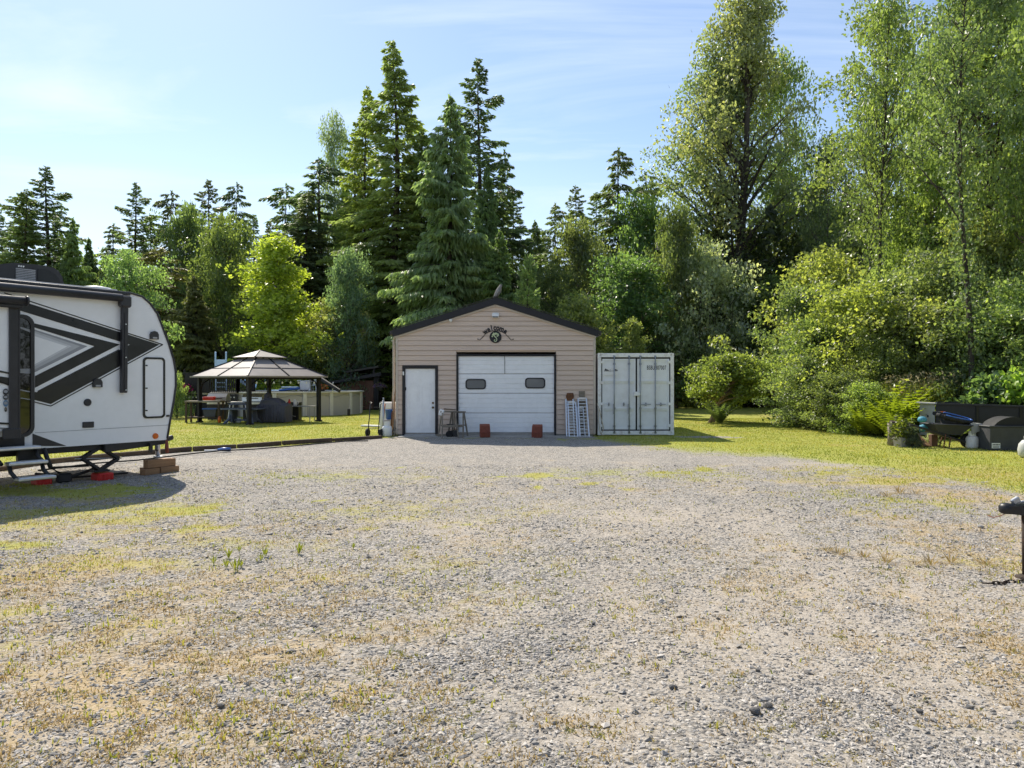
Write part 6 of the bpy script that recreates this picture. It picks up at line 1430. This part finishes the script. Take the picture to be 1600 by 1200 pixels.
# ---------------------------------------------------------------- pool
pc = at(446, 0, 39.2); pr_ = 3.98; ph = 1.14
po = thing('swimming_pool', 'round above ground pool with beige wall and pale top rail', 'pool', (pc.x, 39.2, 0))
nS = 18
for k in range(nS):
    a0, a1 = 2*PI*k/nS, 2*PI*(k+1)/nS; pts = [(pr_*math.cos(a0+(a1-a0)*i/5), pr_*math.sin(a0+(a1-a0)*i/5)) for i in range(6)]
    mb = MB(); mb.add([(x_, y_, 0) for x_, y_ in pts]+[(x_, y_, ph) for x_, y_ in pts], [(i, i+1, 7+i, 6+i) for i in range(5)]); wl_ = mb.build('wall_panel', X['poolwall'], po)
    mb = MB(); am = (a0+a1)/2
    dd = [((pr_+.012)*math.cos(a0+(a1-a0)*(i+.5)/10), (pr_+.012)*math.sin(a0+(a1-a0)*(i+.5)/10), ph-.16-.05*math.sin(PI*(i/9)*2+.4)) for i in range(10)]
    mb.tube(dd, .012, 4); mb.build('wave_print', X['greypaint'], wl_)
    mb = MB(); mb.box(((pr_+.04)*math.cos(a0), (pr_+.04)*math.sin(a0), ph/2), (.09, .19, ph), (0, 0, a0), bev=.015); mb.build('upright', X['pooltrim'], po)
    q = [(r_*math.cos(a), r_*math.sin(a)) for a in (a0, am, a1) for r_ in (pr_-.10, pr_+.13)]
    mb = MB(); mb.add([(x_, y_, ph+.0) for x_, y_ in q]+[(x_, y_, ph+.06) for x_, y_ in q], [(0, 1, 3, 2), (2, 3, 5, 4), (6, 8, 9, 7), (8, 10, 11, 9), (1, 7, 9, 3), (3, 9, 11, 5), (0, 2, 8, 6), (2, 4, 10, 8), (0, 6, 7, 1), (4, 5, 11, 10)]); mb.build('top_rail', X['pooltrim'], po)
mb = MB(); mb.lathe([(pr_-.02, ph-.18), (.001, ph-.18)], 48); mb.build('water', X['water'], po)
p = at(544, 645, 36.3); mb = MB(); mb.box((p.x-pc.x, -2.75, .18), (.14, .12, .34), bev=.03); mb.build('drain_fitting', X['frame'], po)
# deck
D0 = 35.2
dk = thing('pool_deck', 'black stained pool deck with railings beside the pool', 'deck', (at(330, 0, D0).x, D0, 0))
xa, xb = at(288, 0, D0).x, at(371, 0, D0).x; dz = 1.16
n_ = 16
for k in range(n_):
    x_ = xa+(xb-xa)*(k+.5)/n_; mb = MB(); mb.box((x_, D0+.02*(k % 2), dz/2-.03), ((xb-xa)/n_-.012, .03, dz-.10)); mb.build('skirt_board', X['blackwood'], dk, True)
mb = MB()
for k in range(14): mb.lathe([(.034, 0), (.034, .01)], 8, (xa+.25+(xb-xa-.4)*k/13, D0-.02, dz-.22), (R(90), 0, 0))
mb.build('skirt_light', X['whiteplastic'], dk, True)
for k in range(10):
    mb = MB(); mb.box(((xa+xb)/2, D0+.1+k*.145, dz-.02), (xb-xa+.1, .137, .04), bev=.004); mb.build('deck_board', X['greywood'], dk, True)
mb = MB(); mb.box(((xa+xb)/2+2.2, D0+5.9, dz-.02), (xb-xa+5.2, 1.2, .04)); mb.build('deck_floor', X['greywood'], dk, True)
xp = at(325, 0, D0).x
for k in range(6):
    x_ = xa+(xp-xa)*(k+.5)/6; mb = MB(); mb.box((x_, D0+.05, dz+.45), ((xp-xa)/6-.01, .03, .92)); mb.build('privacy_board', X['blackwood'], dk, True)
mb = MB(); mb.bar((xa-.05, D0+.05, dz+.94), (xp+.05, D0+.05, dz+.94), .10, .05); mb.build('cap_rail', X['blackwood'], dk, True)
def railing(a, b_, n_, z0=dz, h=.90):
    a = Vector(a); b_ = Vector(b_)
    for zz in (z0+.08, z0+h): mb = MB(); mb.bar(a+Vector((0, 0, zz)), b_+Vector((0, 0, zz)), .07, .06); mb.build('rail', X['blackwood'], dk, True)
    for i in range(n_+1):
        p = a.lerp(b_, i/n_); big = i in (0, n_); mb = MB(); w = .10 if big else .045; mb.box((p.x, p.y, z0+h/2+(.03 if big else 0)), (w, w, h+(.08 if big else -.04))); mb.build('rail_post' if big else 'baluster', X['blackwood'], dk, True)
railing((xp, D0+.05, 0), (xb, D0+.05, 0), 14)
railing((xb, D0+.05, 0), (xb+.3, D0+1.4, 0), 8)
y2 = D0+9.1
railing((xp-.6, y2, 0), (at(445, 0, y2).x, y2, 0), 34)
mb = MB(); mb.box((at(395, 0, y2).x, y2-.5, dz-.02), (5.5, 1.2, .05)); mb.build('deck_floor', X['greywood'], dk, True)
mb = MB(); mb.box((at(395, 0, y2).x, y2+.05, dz/2), (5.5, .04, dz-.06)); mb.build('rear_skirt', X['blackwood'], dk, True)
# slide
ps = at(345, 0, 37.5); t = thing('pool_slide', 'pale blue pool slide with tall handrails behind the gazebo roof', 'slide', (ps.x, 37.5, 0))
for sx in (-.27, .27):
    mb = MB(); mb.tube([(sx, 0, 0), (sx, 0, 3.15), (sx*.98, .02, 3.2)], .045, 8); mb.build('handrail', X['paleblue'], t)
for k in range(6): mb = MB(); mb.box((0, 0, 1.2+k*.22), (.5, .08, .04)); mb.build('step', X['paleblue'], t)
mb = MB(); mb.box((0, -.03, 2.50), (.50, .05, .62), bev=.02); mb.build('ladder_panel', X['paleblue'], t)
cp = [(.1, .1, 2.3), (.5, .1, 2.2), (.9, .1, 1.75), (1.4, .1, 1.45), (1.7, .1, 1.36)]
mb = MB()
for (x0, y0, z0), (x1, y1, z1) in zip(cp[:-1], cp[1:]): mb.bar((x0, y0, z0), (x1, y1, z1), .42, .04); mb.bar((x0, y0-.22, z0+.09), (x1, y1-.22, z1+.09), .03, .20); mb.bar((x0, y0+.22, z0+.09), (x1, y1+.22, z1+.09), .03, .20)
mb.build('chute', X['paleblue'], t)
# patio chairs on the far deck
def patio_chair(lab, px, D, rz, mt, base=dz):
    p = at(px, 0, D); t = thing('patio_chair', lab, 'chair', (p.x, D, base), rz, 'plastic chairs on the pool deck')
    mb = MB(); mb.box((0, 0, .42), (.5, .48, .03), bev=.01); mb.build('seat', mt, t)
    for k in range(5): mb = MB(); mb.bar((-.2+k*.1, .22, .44), (-.2+k*.1, .34, .88-.03*abs(k-2)), .05, .02, up=(0, 1, 0)); mb.build('back_slat', mt, t)
    mb = MB(); mb.tube([(-.26, .22, .44), (-.25, .33, .8), (-.12, .36, .93), (.12, .36, .93), (.25, .33, .8), (.26, .22, .44)], .022, 6); mb.build('back_frame', mt, t)
    for sx in (-.25, .25):
        mb = MB(); mb.tube([(sx, .25, .64), (sx, -.2, .65), (sx, -.24, .6)], .025, 6); mb.build('armrest', mt, t)
        for yy in (-.23, .23): mb = MB(); mb.bar((sx, yy, .62 if yy < 0 else .44), (sx*1.08, yy*1.1, 0), .045, .04); mb.build('leg', mt, t)
    return t
patio_chair('pale blue plastic chair behind the gazebo, between its middle posts', 408, y2-.4, .2, X['paleblue'])
patio_chair('white plastic chair turned sideways just right of the far gazebo post', 428, y2-.4, 1.2, X['whiteplastic'])
patio_chair('white plastic chair near the gazebo right post', 485, y2-1.6, -1.0, X['whiteplastic'], 1.05)
t = patio_chair('upturned white plastic chair lying on the pool top rail', 474, 36.6, .1, X['whiteplastic'], 1.20); t.rotation_euler = (R(-86), 0, .1); t.location.z = 1.48
p = at(450, 0, 36.0); t = thing('pool_float', 'blue pool lounger lying on the pool rail', 'float', (p.x, 36.0, 1.2)); mb = MB()
for k in range(4): mb.tube([(-.42, .1*k, .07), (.5, .1*k, .16)], .06, 8)
mb.build('mattress', X['blue'], t); mb = MB(); mb.box((-.62, .15, .05), (.42, .4, .08), bev=.03); mb.box((.05, .16, .22), (.75, .38, .05), bev=.02); mb.build('pad', X['paleblue'], t)
mb = MB(); mb.bar(at(500, 591, 36.5), at(531, 611, 35.4), .10, .16, .01); o = mb.build('leaning_beam', X['blackwood']); tag(o, 'black beam slanting down to the pool rail right of the gazebo', 'beam')
mb = MB(); mb.tube([at(520, 613, 36), at(520, 599, 36), at(521, 597, 36)], .02, 6); o = mb.build('pipe', X['whiteplastic']); tag(o, 'thin white pipe rising above the pool rail before the shed', 'pipe')
# flower baskets
def basket(lab, loc, r_, seed, mt, cat='flower basket', arm=None):
    rng = np.random.default_rng(seed); t = thing('flower_basket', lab, cat, loc)
    mb = MB(); mb.lathe([(r_*.35, -r_*.75), (r_*.75, -r_*.2), (r_*.8, 0), (r_*.7, .0)], 14); mb.build('pot', X['darkgrey'], t)
    d = rng.normal(size=(420, 3)); d /= np.linalg.norm(d, axis=1)[:, None]; d *= rng.uniform(.4, 1.1, (420, 1))*r_; d[:, 2] = np.abs(d[:, 2])*.75-.25*r_
    V, Fc = leaf_quads(d[:230], .09, .4, rng, .9); me = mesh_np('petals', V, Fc); face_attr(me, 'tint', rng.random(230)); put('blossoms', me, mt, t, 'stuff')
    V, Fc = leaf_quads(d[230:]*1.05, .09, .4, rng); me = mesh_np('leaves', V, Fc); face_attr(me, 'tint', rng.random(190)); o = put('foliage', me, X['leaf'], t, 'stuff'); o.color = (.09, .12, .03, 1)
    mb = MB()
    for k in range(3): a = k*2.1; mb.tube([(r_*.75*math.cos(a), r_*.75*math.sin(a), 0), (0, 0, r_*2.2)], .006, 4)
    mb.build('hanger', X['frame'], t); return t
basket('pink and magenta flowers at the left end of the pool deck', at(288, 607, 34.9), .42, 3, X['pinkflower'])
basket('orange flower basket hanging right of the gazebo post', at(504, 605, 36.8), .26, 4, X['orangeflower'])
basket('dusty purple flower basket hanging on the shed corner', at(594, 603, 42.5), .38, 5, X['purpleflower'])
# lean-to shed
SD = 44.0
xl, xr = at(512, 0, SD).x, at(597, 0, SD).x
sh = thing('lean_to_shed', 'lean-to shed with slanted black roof and brown board wall', 'shed', ((xl+xr)/2, SD, 0))
zl, zr = at(0, 597, SD).z, at(0, 583, SD).z
wx0, wx1 = at(519, 0, SD).x, at(584, 0, SD).x
n_ = 9
for k in range(n_):
    x0 = wx0+(wx1-wx0)*k/n_; x1 = wx0+(wx1-wx0)*(k+1)/n_-.015
    zt = lambda x_: zl-.1+(zr-zl)*(x_-xl)/(xr-xl)-.12
    mb = MB(); mb.prism([(x0, 0.05), (x1, .05), (x1, min(zt(x1), 1.75)), (x0, min(zt(x0), 1.75))], (0, SD+.02*(k % 2), 0), (1, 0, 0), (0, 0, 1), (0, .04, 0)); mb.build('wall_board', X['brownwall'], sh, True)
mb = MB()
mb.box(((wx0+wx1)/2, SD+2.6, .9), (wx1-wx0, .05, 1.8)); mb.box((wx0, SD+1.3, .8), (.05, 2.5, 1.6)); mb.box(((wx0+wx1)/2, SD+1.3, .02), (wx1-wx0, 2.5, .1)); mb.build('inner_wall', X['blackwood'], sh, True)
for x_ in (xl+.3, wx1+.12, xr-.25): mb = MB(); mb.box((x_, SD-.15, (zl+(zr-zl)*(x_-xl)/(xr-xl))/2-.06), (.15, .15, zl+(zr-zl)*(x_-xl)/(xr-xl)-.12)); mb.build('post', X['blackwood'], sh, True)
mb = MB(); mb.prism([(xl, zl-.14), (xr, zr-.16), (xr, zr+.04), (xl, zl+.0)], (0, SD-.5, 0), (1, 0, 0), (0, 0, 1), (0, 3.4, 0)); mb.build('roof', X['fascia'], sh, True)
x0, x1 = at(541, 0, SD).x, at(592, 0, SD).x
mb = MB(); mb.prism([(x0, at(0, 582.5, SD).z), (x1, at(0, 574.5, SD).z), (x1, at(0, 571.5, SD).z), (x0, at(0, 580, SD).z)], (0, SD-.2, 0), (1, 0, 0), (0, 0, 1), (0, 2.2, 0)); mb.build('upper_roof', X['shingle'], sh, True)
mb = MB(); mb.bar((x1-.3, SD, zr-.1), (x1-.3, SD, at(0, 575, SD).z), .1, .1); mb.bar((x0+.3, SD, zl), (x0+.3, SD, at(0, 581, SD).z), .1, .1); mb.build('riser', X['blackwood'], sh, True)
# ---------------------------------------------------------------- dump trailer
TD = 21.2
dt = thing('dump_trailer', 'black steel dump trailer box with grey front end in the weeds', 'trailer', at(1470, 0, TD).xy.to_3d())
pL = at(1462, 632, 21.4); pR = Vector((17.5, 18.2, .93)); dv = (pR-pL); dv.z = 0; Lx = dv.length; dv.normalize(); nv = Vector((-dv.y, dv.x, 0))
def TP(s, o_, z): return pL.xy.to_3d()+dv*s+nv*o_+Vector((0, 0, z))
zt0, zt1 = pL.z, pR.z-.02
mb = MB(); mb.add([TP(0, 0, .42), TP(Lx, 0, .24), TP(Lx, 0, zt1), TP(0, 0, zt0), TP(0, .05, .42), TP(Lx, .05, .24), TP(Lx, .05, zt1), TP(0, .05, zt0)], [(0, 1, 2, 3), (4, 7, 6, 5), (0, 4, 5, 1), (3, 2, 6, 7), (0, 3, 7, 4), (1, 5, 6, 2)]); mb.build('side_wall', X['black'], dt, True)
mb = MB(); mb.add([TP(0, 1.8, .42), TP(Lx, 1.8, .24), TP(Lx, 1.8, zt1), TP(0, 1.8, zt0), TP(0, 1.85, .42), TP(Lx, 1.85, .24), TP(Lx, 1.85, zt1), TP(0, 1.85, zt0)], [(3, 2, 1, 0), (5, 6, 7, 4), (0, 1, 5, 4), (7, 6, 2, 3), (4, 7, 3, 0), (2, 6, 5, 1)]); mb.build('side_wall', X['black'], dt, True)
mb = MB(); mb.bar(TP(-.05, 0, zt0+.02), TP(Lx, 0, zt1+.02), .09, .06, .006); mb.bar(TP(-.05, 1.82, zt0+.02), TP(Lx, 1.82, zt1+.02), .09, .06, .006); mb.build('top_rail', X['black'], dt, True)
for k in range(1, 6): mb = MB(); s = Lx*k/6; mb.bar(TP(s, -.03, .35-.02*k), TP(s, -.03, zt0+(zt1-zt0)*k/6), .06, .05); mb.build('rib', X['black'], dt, True)
mb = MB(); mb.box((0, 0, 0), (.01, .01, .01)) if False else None
gpn = [TP(-.02, -.02, .12), TP(-.42, .30, .12), TP(-.42, .30, zt0), TP(-.02, -.02, zt0)]
mb = MB(); th = nv*.04; mb.add(gpn+[p+th for p in gpn], [(1, 0, 3, 2), (4, 5, 6, 7), (0, 1, 5, 4), (2, 3, 7, 6), (1, 2, 6, 5), (0, 4, 7, 3)]); fw_ = mb.build('front_panel', X['greypaint'], dt, True)
mb = MB(); mb.bar(TP(.02, -.06, zt0+.03), TP(-.52, .33, zt0+.04), .10, .05, .006); mb.build('front_cap', X['greypaint'], dt, True)
p = (gpn[0]+gpn[1])/2; mb = MB(); mb.box((p.x, p.y-.03, .68), (.03, .03, .07)); mb.bar((p.x-.10, p.y-.03, .50), (p.x+.08, p.y-.08, .49), .02, .02); mb.build('latch', X['frame'], dt, True)
p = TP(.18, -.035, zt0-.22); mb = MB(); mb.bar(p-dv*.07, p+dv*.07, .03, .05, .01); mb.build('marker_light', X['orange'], dt, True)
mb = MB(); mb.bar(TP(.2, .3, .25), TP(Lx, .3, .12), .12, .14); mb.bar(TP(.2, 1.5, .25), TP(Lx, 1.5, .12), .12, .14); mb.bar(TP(.0, .9, .36), TP(Lx, .9, .2), 1.7, .04); mb.build('under_frame', X['frame'], dt, True)
for s in (2.6, 3.5): mb = MB(); c_ = TP(s, .15, .33); mb.lathe([(.12, -.1), (.3, -.1), (.34, -.07), (.34, .07), (.3, .1), (.12, .1)], 20, c_, (R(90), 0, math.atan2(dv.y, dv.x))); mb.build('wheel', X['rubber'], dt, True)
# black utility box in front
bx = thing('storage_bin', 'low black storage bin with small white label before the dump trailer', 'bin', (at(1570, 0, 18.4).x, 18.4, 0), -.05)
w = 74/F*18.4; mb = MB(); mb.box((.06, 0, .29), (w, .62, .58), bev=.015); mb.build('body', X['darkgrey'], bx)
mb = MB(); mb.box((.06, 0, .59), (w+.05, .66, .035), bev=.01); mb.build('rim', X['darkgrey'], bx)
mb = MB(); mb.prism([(-w*.40+.06+w*.8*i/12, .22*math.sin(PI*i/12)**.7) for i in range(13)], (0, -.26, .605), (1, 0, 0), (0, 0, 1), (0, .52, 0)); mb.build('lid', X['rubber'], bx)
mb = MB(); mb.box((-.06, -.2, .70), (.09, .10, .06), (0, .3, 0), bev=.01); lt_ = mb.build('lid_latch', X['paleblue'], bx)
mb = MB(); mb.box((-.40, -.318, .12), (.20, .01, .13)); lb_ = mb.build('label_plate', X['whiteplastic'], bx)
mb = MB()
for k in range(5): mb.box((-.47+k*.035, -.3245, .145), (.024, .004, .028))
for k in range(2): mb.box((-.40, -.3245, .105-.03*k), (.15, .004, .010))
mb.build('label_print', X['print'], lb_)
t = propane('propane_tank', 'scuffed white propane tank with rust stained shoulder beside the wheelbarrow', (at(1519, 0, 18.7).x, 18.7, .0), .5, .95, True)
# ---------------------------------------------------------------- wheelbarrow
wp_ = at(1478, 0, 18.9)
wb = thing('wheelbarrow', 'black wheelbarrow standing with its handles to the left', 'wheelbarrow', (wp_.x, 18.9, 0), -.06)
# x runs from handles (-) to wheel (+)
tray_t = [(-.62, .60), (.42, .50), (.62, .57)]
tp = [(-.45, -.30), (.50, -.32), (.64, 0), (.50, .32), (-.45, .30)]; bt = [(-.24, -.19), (.28, -.17), (.34, 0), (.28, .17), (-.24, .19)]
zt_ = lambda x_: .62-.04*(x_+.45); vs = [(a, b_, zt_(a)) for a, b_ in tp]+[(a, b_, .36-.06*(a+.24)) for a, b_ in bt]
vs += [(a*.97, b_*.95, z_+.012) for a, b_, z_ in vs]
fs = [(i, (i+1) % 5, 5+(i+1) % 5, 5+i) for i in range(5)]+[(5, 6, 7, 8, 9)]+[(10+i, 15+i, 15+(i+1) % 5, 10+(i+1) % 5) for i in range(5)]+[(19, 18, 17, 16, 15)]+[(i, 10+i, 10+(i+1) % 5, (i+1) % 5) for i in range(5)]
mb = MB(); mb.add(vs, fs); mb.build('tray', X['darkgrey'], wb)
mb = MB(); rim = [(a, b_, zt_(a)+.0) for a, b_ in tp]; mb.tube(rim+[rim[0]], .018, 6); mb.build('tray_rim', X['darkgrey'], wb)
mb = MB(); mb.prism([(.46, .56), (.78, .60), (.74, .64), (.48, .62)], (0, -.26, 0), (1, 0, 0), (0, 0, 1), (0, .52, 0)); mb.prism([(0, 0), (.26, .13), (.30, .17), (.05, .30), (-.04, .28)], (.50, -.29, .36), (1, 0, 0), (0, 0, 1), (0, .03, 0)); mb.build('nose_plate', X['steel'], wb)
for sy in (-.24, .24):
    mb = MB(); mb.bar((-.92, sy*1.25, .58), (.60, sy*.45, .10), .045, .05, .008); mb.build('handle', X['greywood'] if sy > 0 else X['frame'], wb)
    mb = MB(); mb.tube([(-.92, sy*1.25, .58), (-1.05, sy*1.28, .60)], .026, 7); mb.build('grip', X['rubber'], wb)
    mb = MB(); mb.tube([(-.12, sy*.9, .36), (-.18, sy*1.0, .02), (-.05, sy*1.0, .0), (.02, sy*.8, .28)], .017, 6); mb.build('leg', X['rust'], wb)
mb = MB(); mb.lathe([(.06, -.05), (.15, -.055), (.19, -.035), (.19, .035), (.15, .055), (.06, .05)], 20, (.55, 0, .185), (R(90), 0, 0)); mb.build('wheel', X['rubber'], wb)
# things lying in it
t = thing('inner_tube', 'blue and black ribbed tube lying on the wheelbarrow load', 'tube', (wp_.x+.20, 18.85, .70))
pts = [(.46*math.cos(a)-.05, .20*math.sin(a), .07-.10*math.cos(a)+.05*math.sin(a)) for a in np.linspace(-2.9, 2.9, 18)]
mb = MB(); mb.tube(pts, .052, 8); mb.build('hose', X['rubber'], t); mb = MB(); mb.tube([(a, b_-.02, c_+.05) for a, b_, c_ in pts[2:-3]], .020, 7); mb.build('blue_edge', X['blue'], t)
for i in range(1, 17):
    mb = MB(); a, b_ = Vector(pts[i]), Vector(pts[i-1]); mb.tube([a, a+(b_-a)*.35], .060, 8); mb.build('rib', X['rubber'], t)
mb = MB(); mb.tube([(-.35, -.05, -.02), (0, -.08, -.03), (.35, -.04, -.08)], [.10, .13, .10], 10); mb.build('bundle', X['rubber'], t)
mb = MB(); mb.lathe([(.05, -.05), (.10, -.02), (.11, .03), (.085, .08), (.03, .10)], 16, (0, 0, 0)); o = mb.build('bag', X['cyan']); o.location = (at(1441, 0, 18.9).x, 18.9, .70); tag(o, 'bright cyan bundle at the handle end of the wheelbarrow tray', 'bundle')
mb = MB(); mb.lathe([(.05, 0), (.10, .08), (.09, .2), (.03, .24)], 12, (0, 0, 0), (0, 1.2, 0)); o = mb.build('bag', X['cyan']); o.location = (at(1436, 0, 19.2).x, 19.2, .44); tag(o, 'cyan bag below the wheelbarrow handles', 'bundle')
# planks, log, planters
for k, (xa, ya, xb, yb, mt) in enumerate(((1418, 671, 1446, 698, 'brownwall'), (1424, 670, 1452, 699, 'wood'), (1414, 673, 1438, 697, 'darktimber'))):
    a = at(xa, ya, 19.6); b_ = at(xb, yb, 19.0); b_.z = .03; mb = MB(); mb.bar(a, b_, .10, .03, .004); o = mb.build('plank', X[mt]); tag(o, ('reddish brown plank leaning under the wheelbarrow handles', 'paler plank, rightmost of those leaning under the wheelbarrow', 'darkest plank, leftmost of those leaning under the wheelbarrow')[k], 'plank', 'planks leaning beside the wheelbarrow')
p = at(1393, 0, 19.6); mb = MB(); mb.tube([(0, 0, -.02), (.01, 0, .3), (0, .01, .58)], [.11, .095, .10], 10); o = mb.build('log_post', X['greywood']); o.location = (p.x, 19.6, 0); tag(o, 'upright weathered log at the left end of the junk pile', 'log')
mb = MB(); mb.tube([at(1391, 661, 19.5), at(1404, 661, 19.5)+Vector((0, 0, -.01)), at(1420, 662, 19.7)], [.07, .06, .05], 9); o = mb.build('log', X['darktimber']); tag(o, 'dark log resting across the upright weathered log', 'log')
mb = MB(); mb.tube([at(1405, 664, 19.4), at(1418, 672, 19.2), at(1428, 675, 19.2)], [.03, .03, .025], 7); o = mb.build('branch', X['rope']); tag(o, 'pale bent stick lying over the white planter', 'stick')
p = at(1410, 0, 19.2); t = thing('planter', 'small whitewashed planter box overgrown with weeds beside the log', 'planter', (p.x, 19.2, 0), .3)
mb = MB(); mb.prism([(-.15, 0), (.15, 0), (.18, .24), (-.18, .24)], (0, -.13, 0), (1, 0, 0), (0, 0, 1), (0, .26, 0)); mb.build('pot', X['concrete'], t)
rng = np.random.default_rng(8); d = rng.normal(size=(500, 3))*np.array([.17, .12, .14])+np.array([0, 0, .42]); V, Fc = leaf_quads(d, .085, .4, rng); me = mesh_np('leaves', V, Fc); face_attr(me, 'tint', rng.random(500)); o = put('plant', me, X['leaf'], t, 'stuff'); o.color = (.11, .135, .035, 1)
tree('bush', 1427, 668, 14, 19.0, DK, 'dark leafy plant on the ground below the leaning planks', GU)
tree('bush', 1455, 678, 16, 19.4, SV, 'pale weeds under the wheelbarrow tray', GU)
tree('bush', 1512, 668, 10, 19.5, YG, 'grass green weed between the wheelbarrow and the propane tank', GU)
mb = MB(); mb.box((0, 0, .16), (.16, .16, .32), bev=.01); o = mb.build('wood_block', X['brownwall']); p = at(1458, 0, 19.2); o.location = (p.x, 19.2, 0); tag(o, 'brown wooden block standing under the wheelbarrow tray', 'block')
# white object cut by the right edge
p = at(1603, 0, 16.5); t = thing('water_jug', 'whitish rounded container with a grey cap at the right edge', 'container', (p.x+.04, 16.5, 0)); t.scale = (.9, .9, .92)
mb = MB(); mb.lathe([(.15, 0), (.20, .05), (.215, .18), (.19, .32), (.12, .41), (.10, .42)], 20); mb.build('body', X['dullwhite'], t); mb = MB(); mb.lathe([(.08, .42), (.085, .50), (.06, .55), (.02, .56)], 14); mb.build('cap', X['greypaint'], t); mb = MB(); mb.box((-.09, -.18, .14), (.10, .06, .05), bev=.008); mb.build('spout', X['darkgrey'], t)
# ---------------------------------------------------------------- trailer coupler in the foreground
ct = thing('utility_trailer', 'black trailer coupler on a rusty jack post at the right edge', 'trailer', (4.42, 6.33, 0))
hz = .60
mb = MB(); mb.lathe([(.045, -.035), (.06, -.02), (.062, .025), (.045, .05), (.015, .055)], 14, (4.255, 6.33, hz)); mb.add([(4.24, 6.27, hz+.035), (4.24, 6.39, hz+.035), (4.24, 6.275, hz-.03), (4.24, 6.385, hz-.03), (4.48, 6.26, hz+.05), (4.48, 6.40, hz+.05), (4.48, 6.26, hz-.055), (4.48, 6.40, hz-.055)], [(0, 4, 5, 1), (2, 3, 7, 6), (0, 2, 6, 4), (1, 5, 7, 3), (4, 6, 7, 5), (0, 1, 3, 2)]); mb.build('coupler', X['black'], ct, True)
mb = MB(); mb.box((4.33, 6.33, hz+.075), (.07, .04, .05), (0, -.5, 0), bev=.008); mb.tube([(4.36, 6.33, hz+.06), (4.42, 6.33, hz+.07), (4.50, 6.33, hz+.09)], .012, 6); lv = mb.build('latch_lever', X['steel'], ct, True)
mb = MB(); mb.bar((4.46, 6.33, hz), (6.2, 6.33, hz-.02), .10, .11, .01); mb.bar((4.9, 6.33, hz), (6.2, 5.75, hz-.02), .06, .09); mb.bar((4.9, 6.33, hz), (6.2, 6.92, hz-.02), .06, .09); mb.build('tongue', X['black'], ct, True)
mb = MB(); mb.box((7.4, 6.33, hz-.02), (2.4, 1.3, .08)); mb.box((7.4, 5.65, hz+.13), (2.4, .05, .26)); mb.box((7.4, 7.01, hz+.13), (2.4, .05, .26)); mb.build('bed', X['black'], ct, True)
for yy in (5.5, 7.16): mb = MB(); mb.lathe([(.1, -.09), (.28, -.09), (.31, -.06), (.31, .06), (.28, .09), (.1, .09)], 20, (7.5, yy, .31), (R(90), 0, 0)); mb.build('wheel', X['rubber'], ct, True)
mb = MB(); mb.tube([(4.425, 6.33, hz-.03), (4.43, 6.33, .04)], [.038, .036], 12); mb.lathe([(.09, 0), (.09, .02), (.04, .04)], 14, (4.43, 6.33, .0)); mb.build('jack_post', X['darkrust'], ct, True)
def chain_link(mb, c, d, n_, r_=.022, w=.013, th=.0052):
    d = Vector(d).normalized(); n_ = Vector(n_); n_ = (n_-d*n_.dot(d)).normalized()
    pts = [c+d*(r_*math.cos(a)+(.008 if math.cos(a) > 0 else -.008))+n_*(w*math.sin(a)) for a in np.linspace(0, 2*PI, 11)[:-1]]; mb.tube(pts+[pts[0]], th, 5, cap=False)
def chain(pts, lab=None):
    pts = [Vector(p) for p in pts]; i = 0; pos = 0; k = 0
    segL = [(b_-a).length for a, b_ in zip(pts[:-1], pts[1:])]; tot = sum(segL); s = 0
    while s < tot:
        r_ = s; j = 0
        while j < len(segL)-1 and r_ > segL[j]: r_ -= segL[j]; j += 1
        d = (pts[j+1]-pts[j]).normalized(); c = pts[j]+d*r_; mb = MB(); chain_link(mb, c, d, (0, 1, .3) if k % 2 else (.3, 0, 1) if abs(d.z) < .7 else (1, .2, 0)); mb.build('chain_link', X['darkrust'], ct, True); s += .042; k += 1
chain([(4.395, 6.27, hz-.05), (4.385, 6.27, .35), (4.39, 6.27, .10), (4.385, 6.25, .03)])
chain([(4.36, 6.22, .018), (4.24, 6.18, .016), (4.18, 6.20, .016), (4.10, 6.15, .014), (4.04, 6.16, .014)])
mb = MB(); mb.tube([(4.04, 6.16, .014), (3.97, 6.14, .016), (3.93, 6.16, .014)], .007, 6); mb.build('chain_hook', X['darkrust'], ct, True)
mb = MB(); mb.tube([(4.26, 6.33, hz-.03), (4.18, 6.30, hz-.05), (4.12, 6.30, hz-.065), (4.08, 6.31, hz-.05)], .004, 4); mb.build('lanyard', X['terracotta'], ct, True)
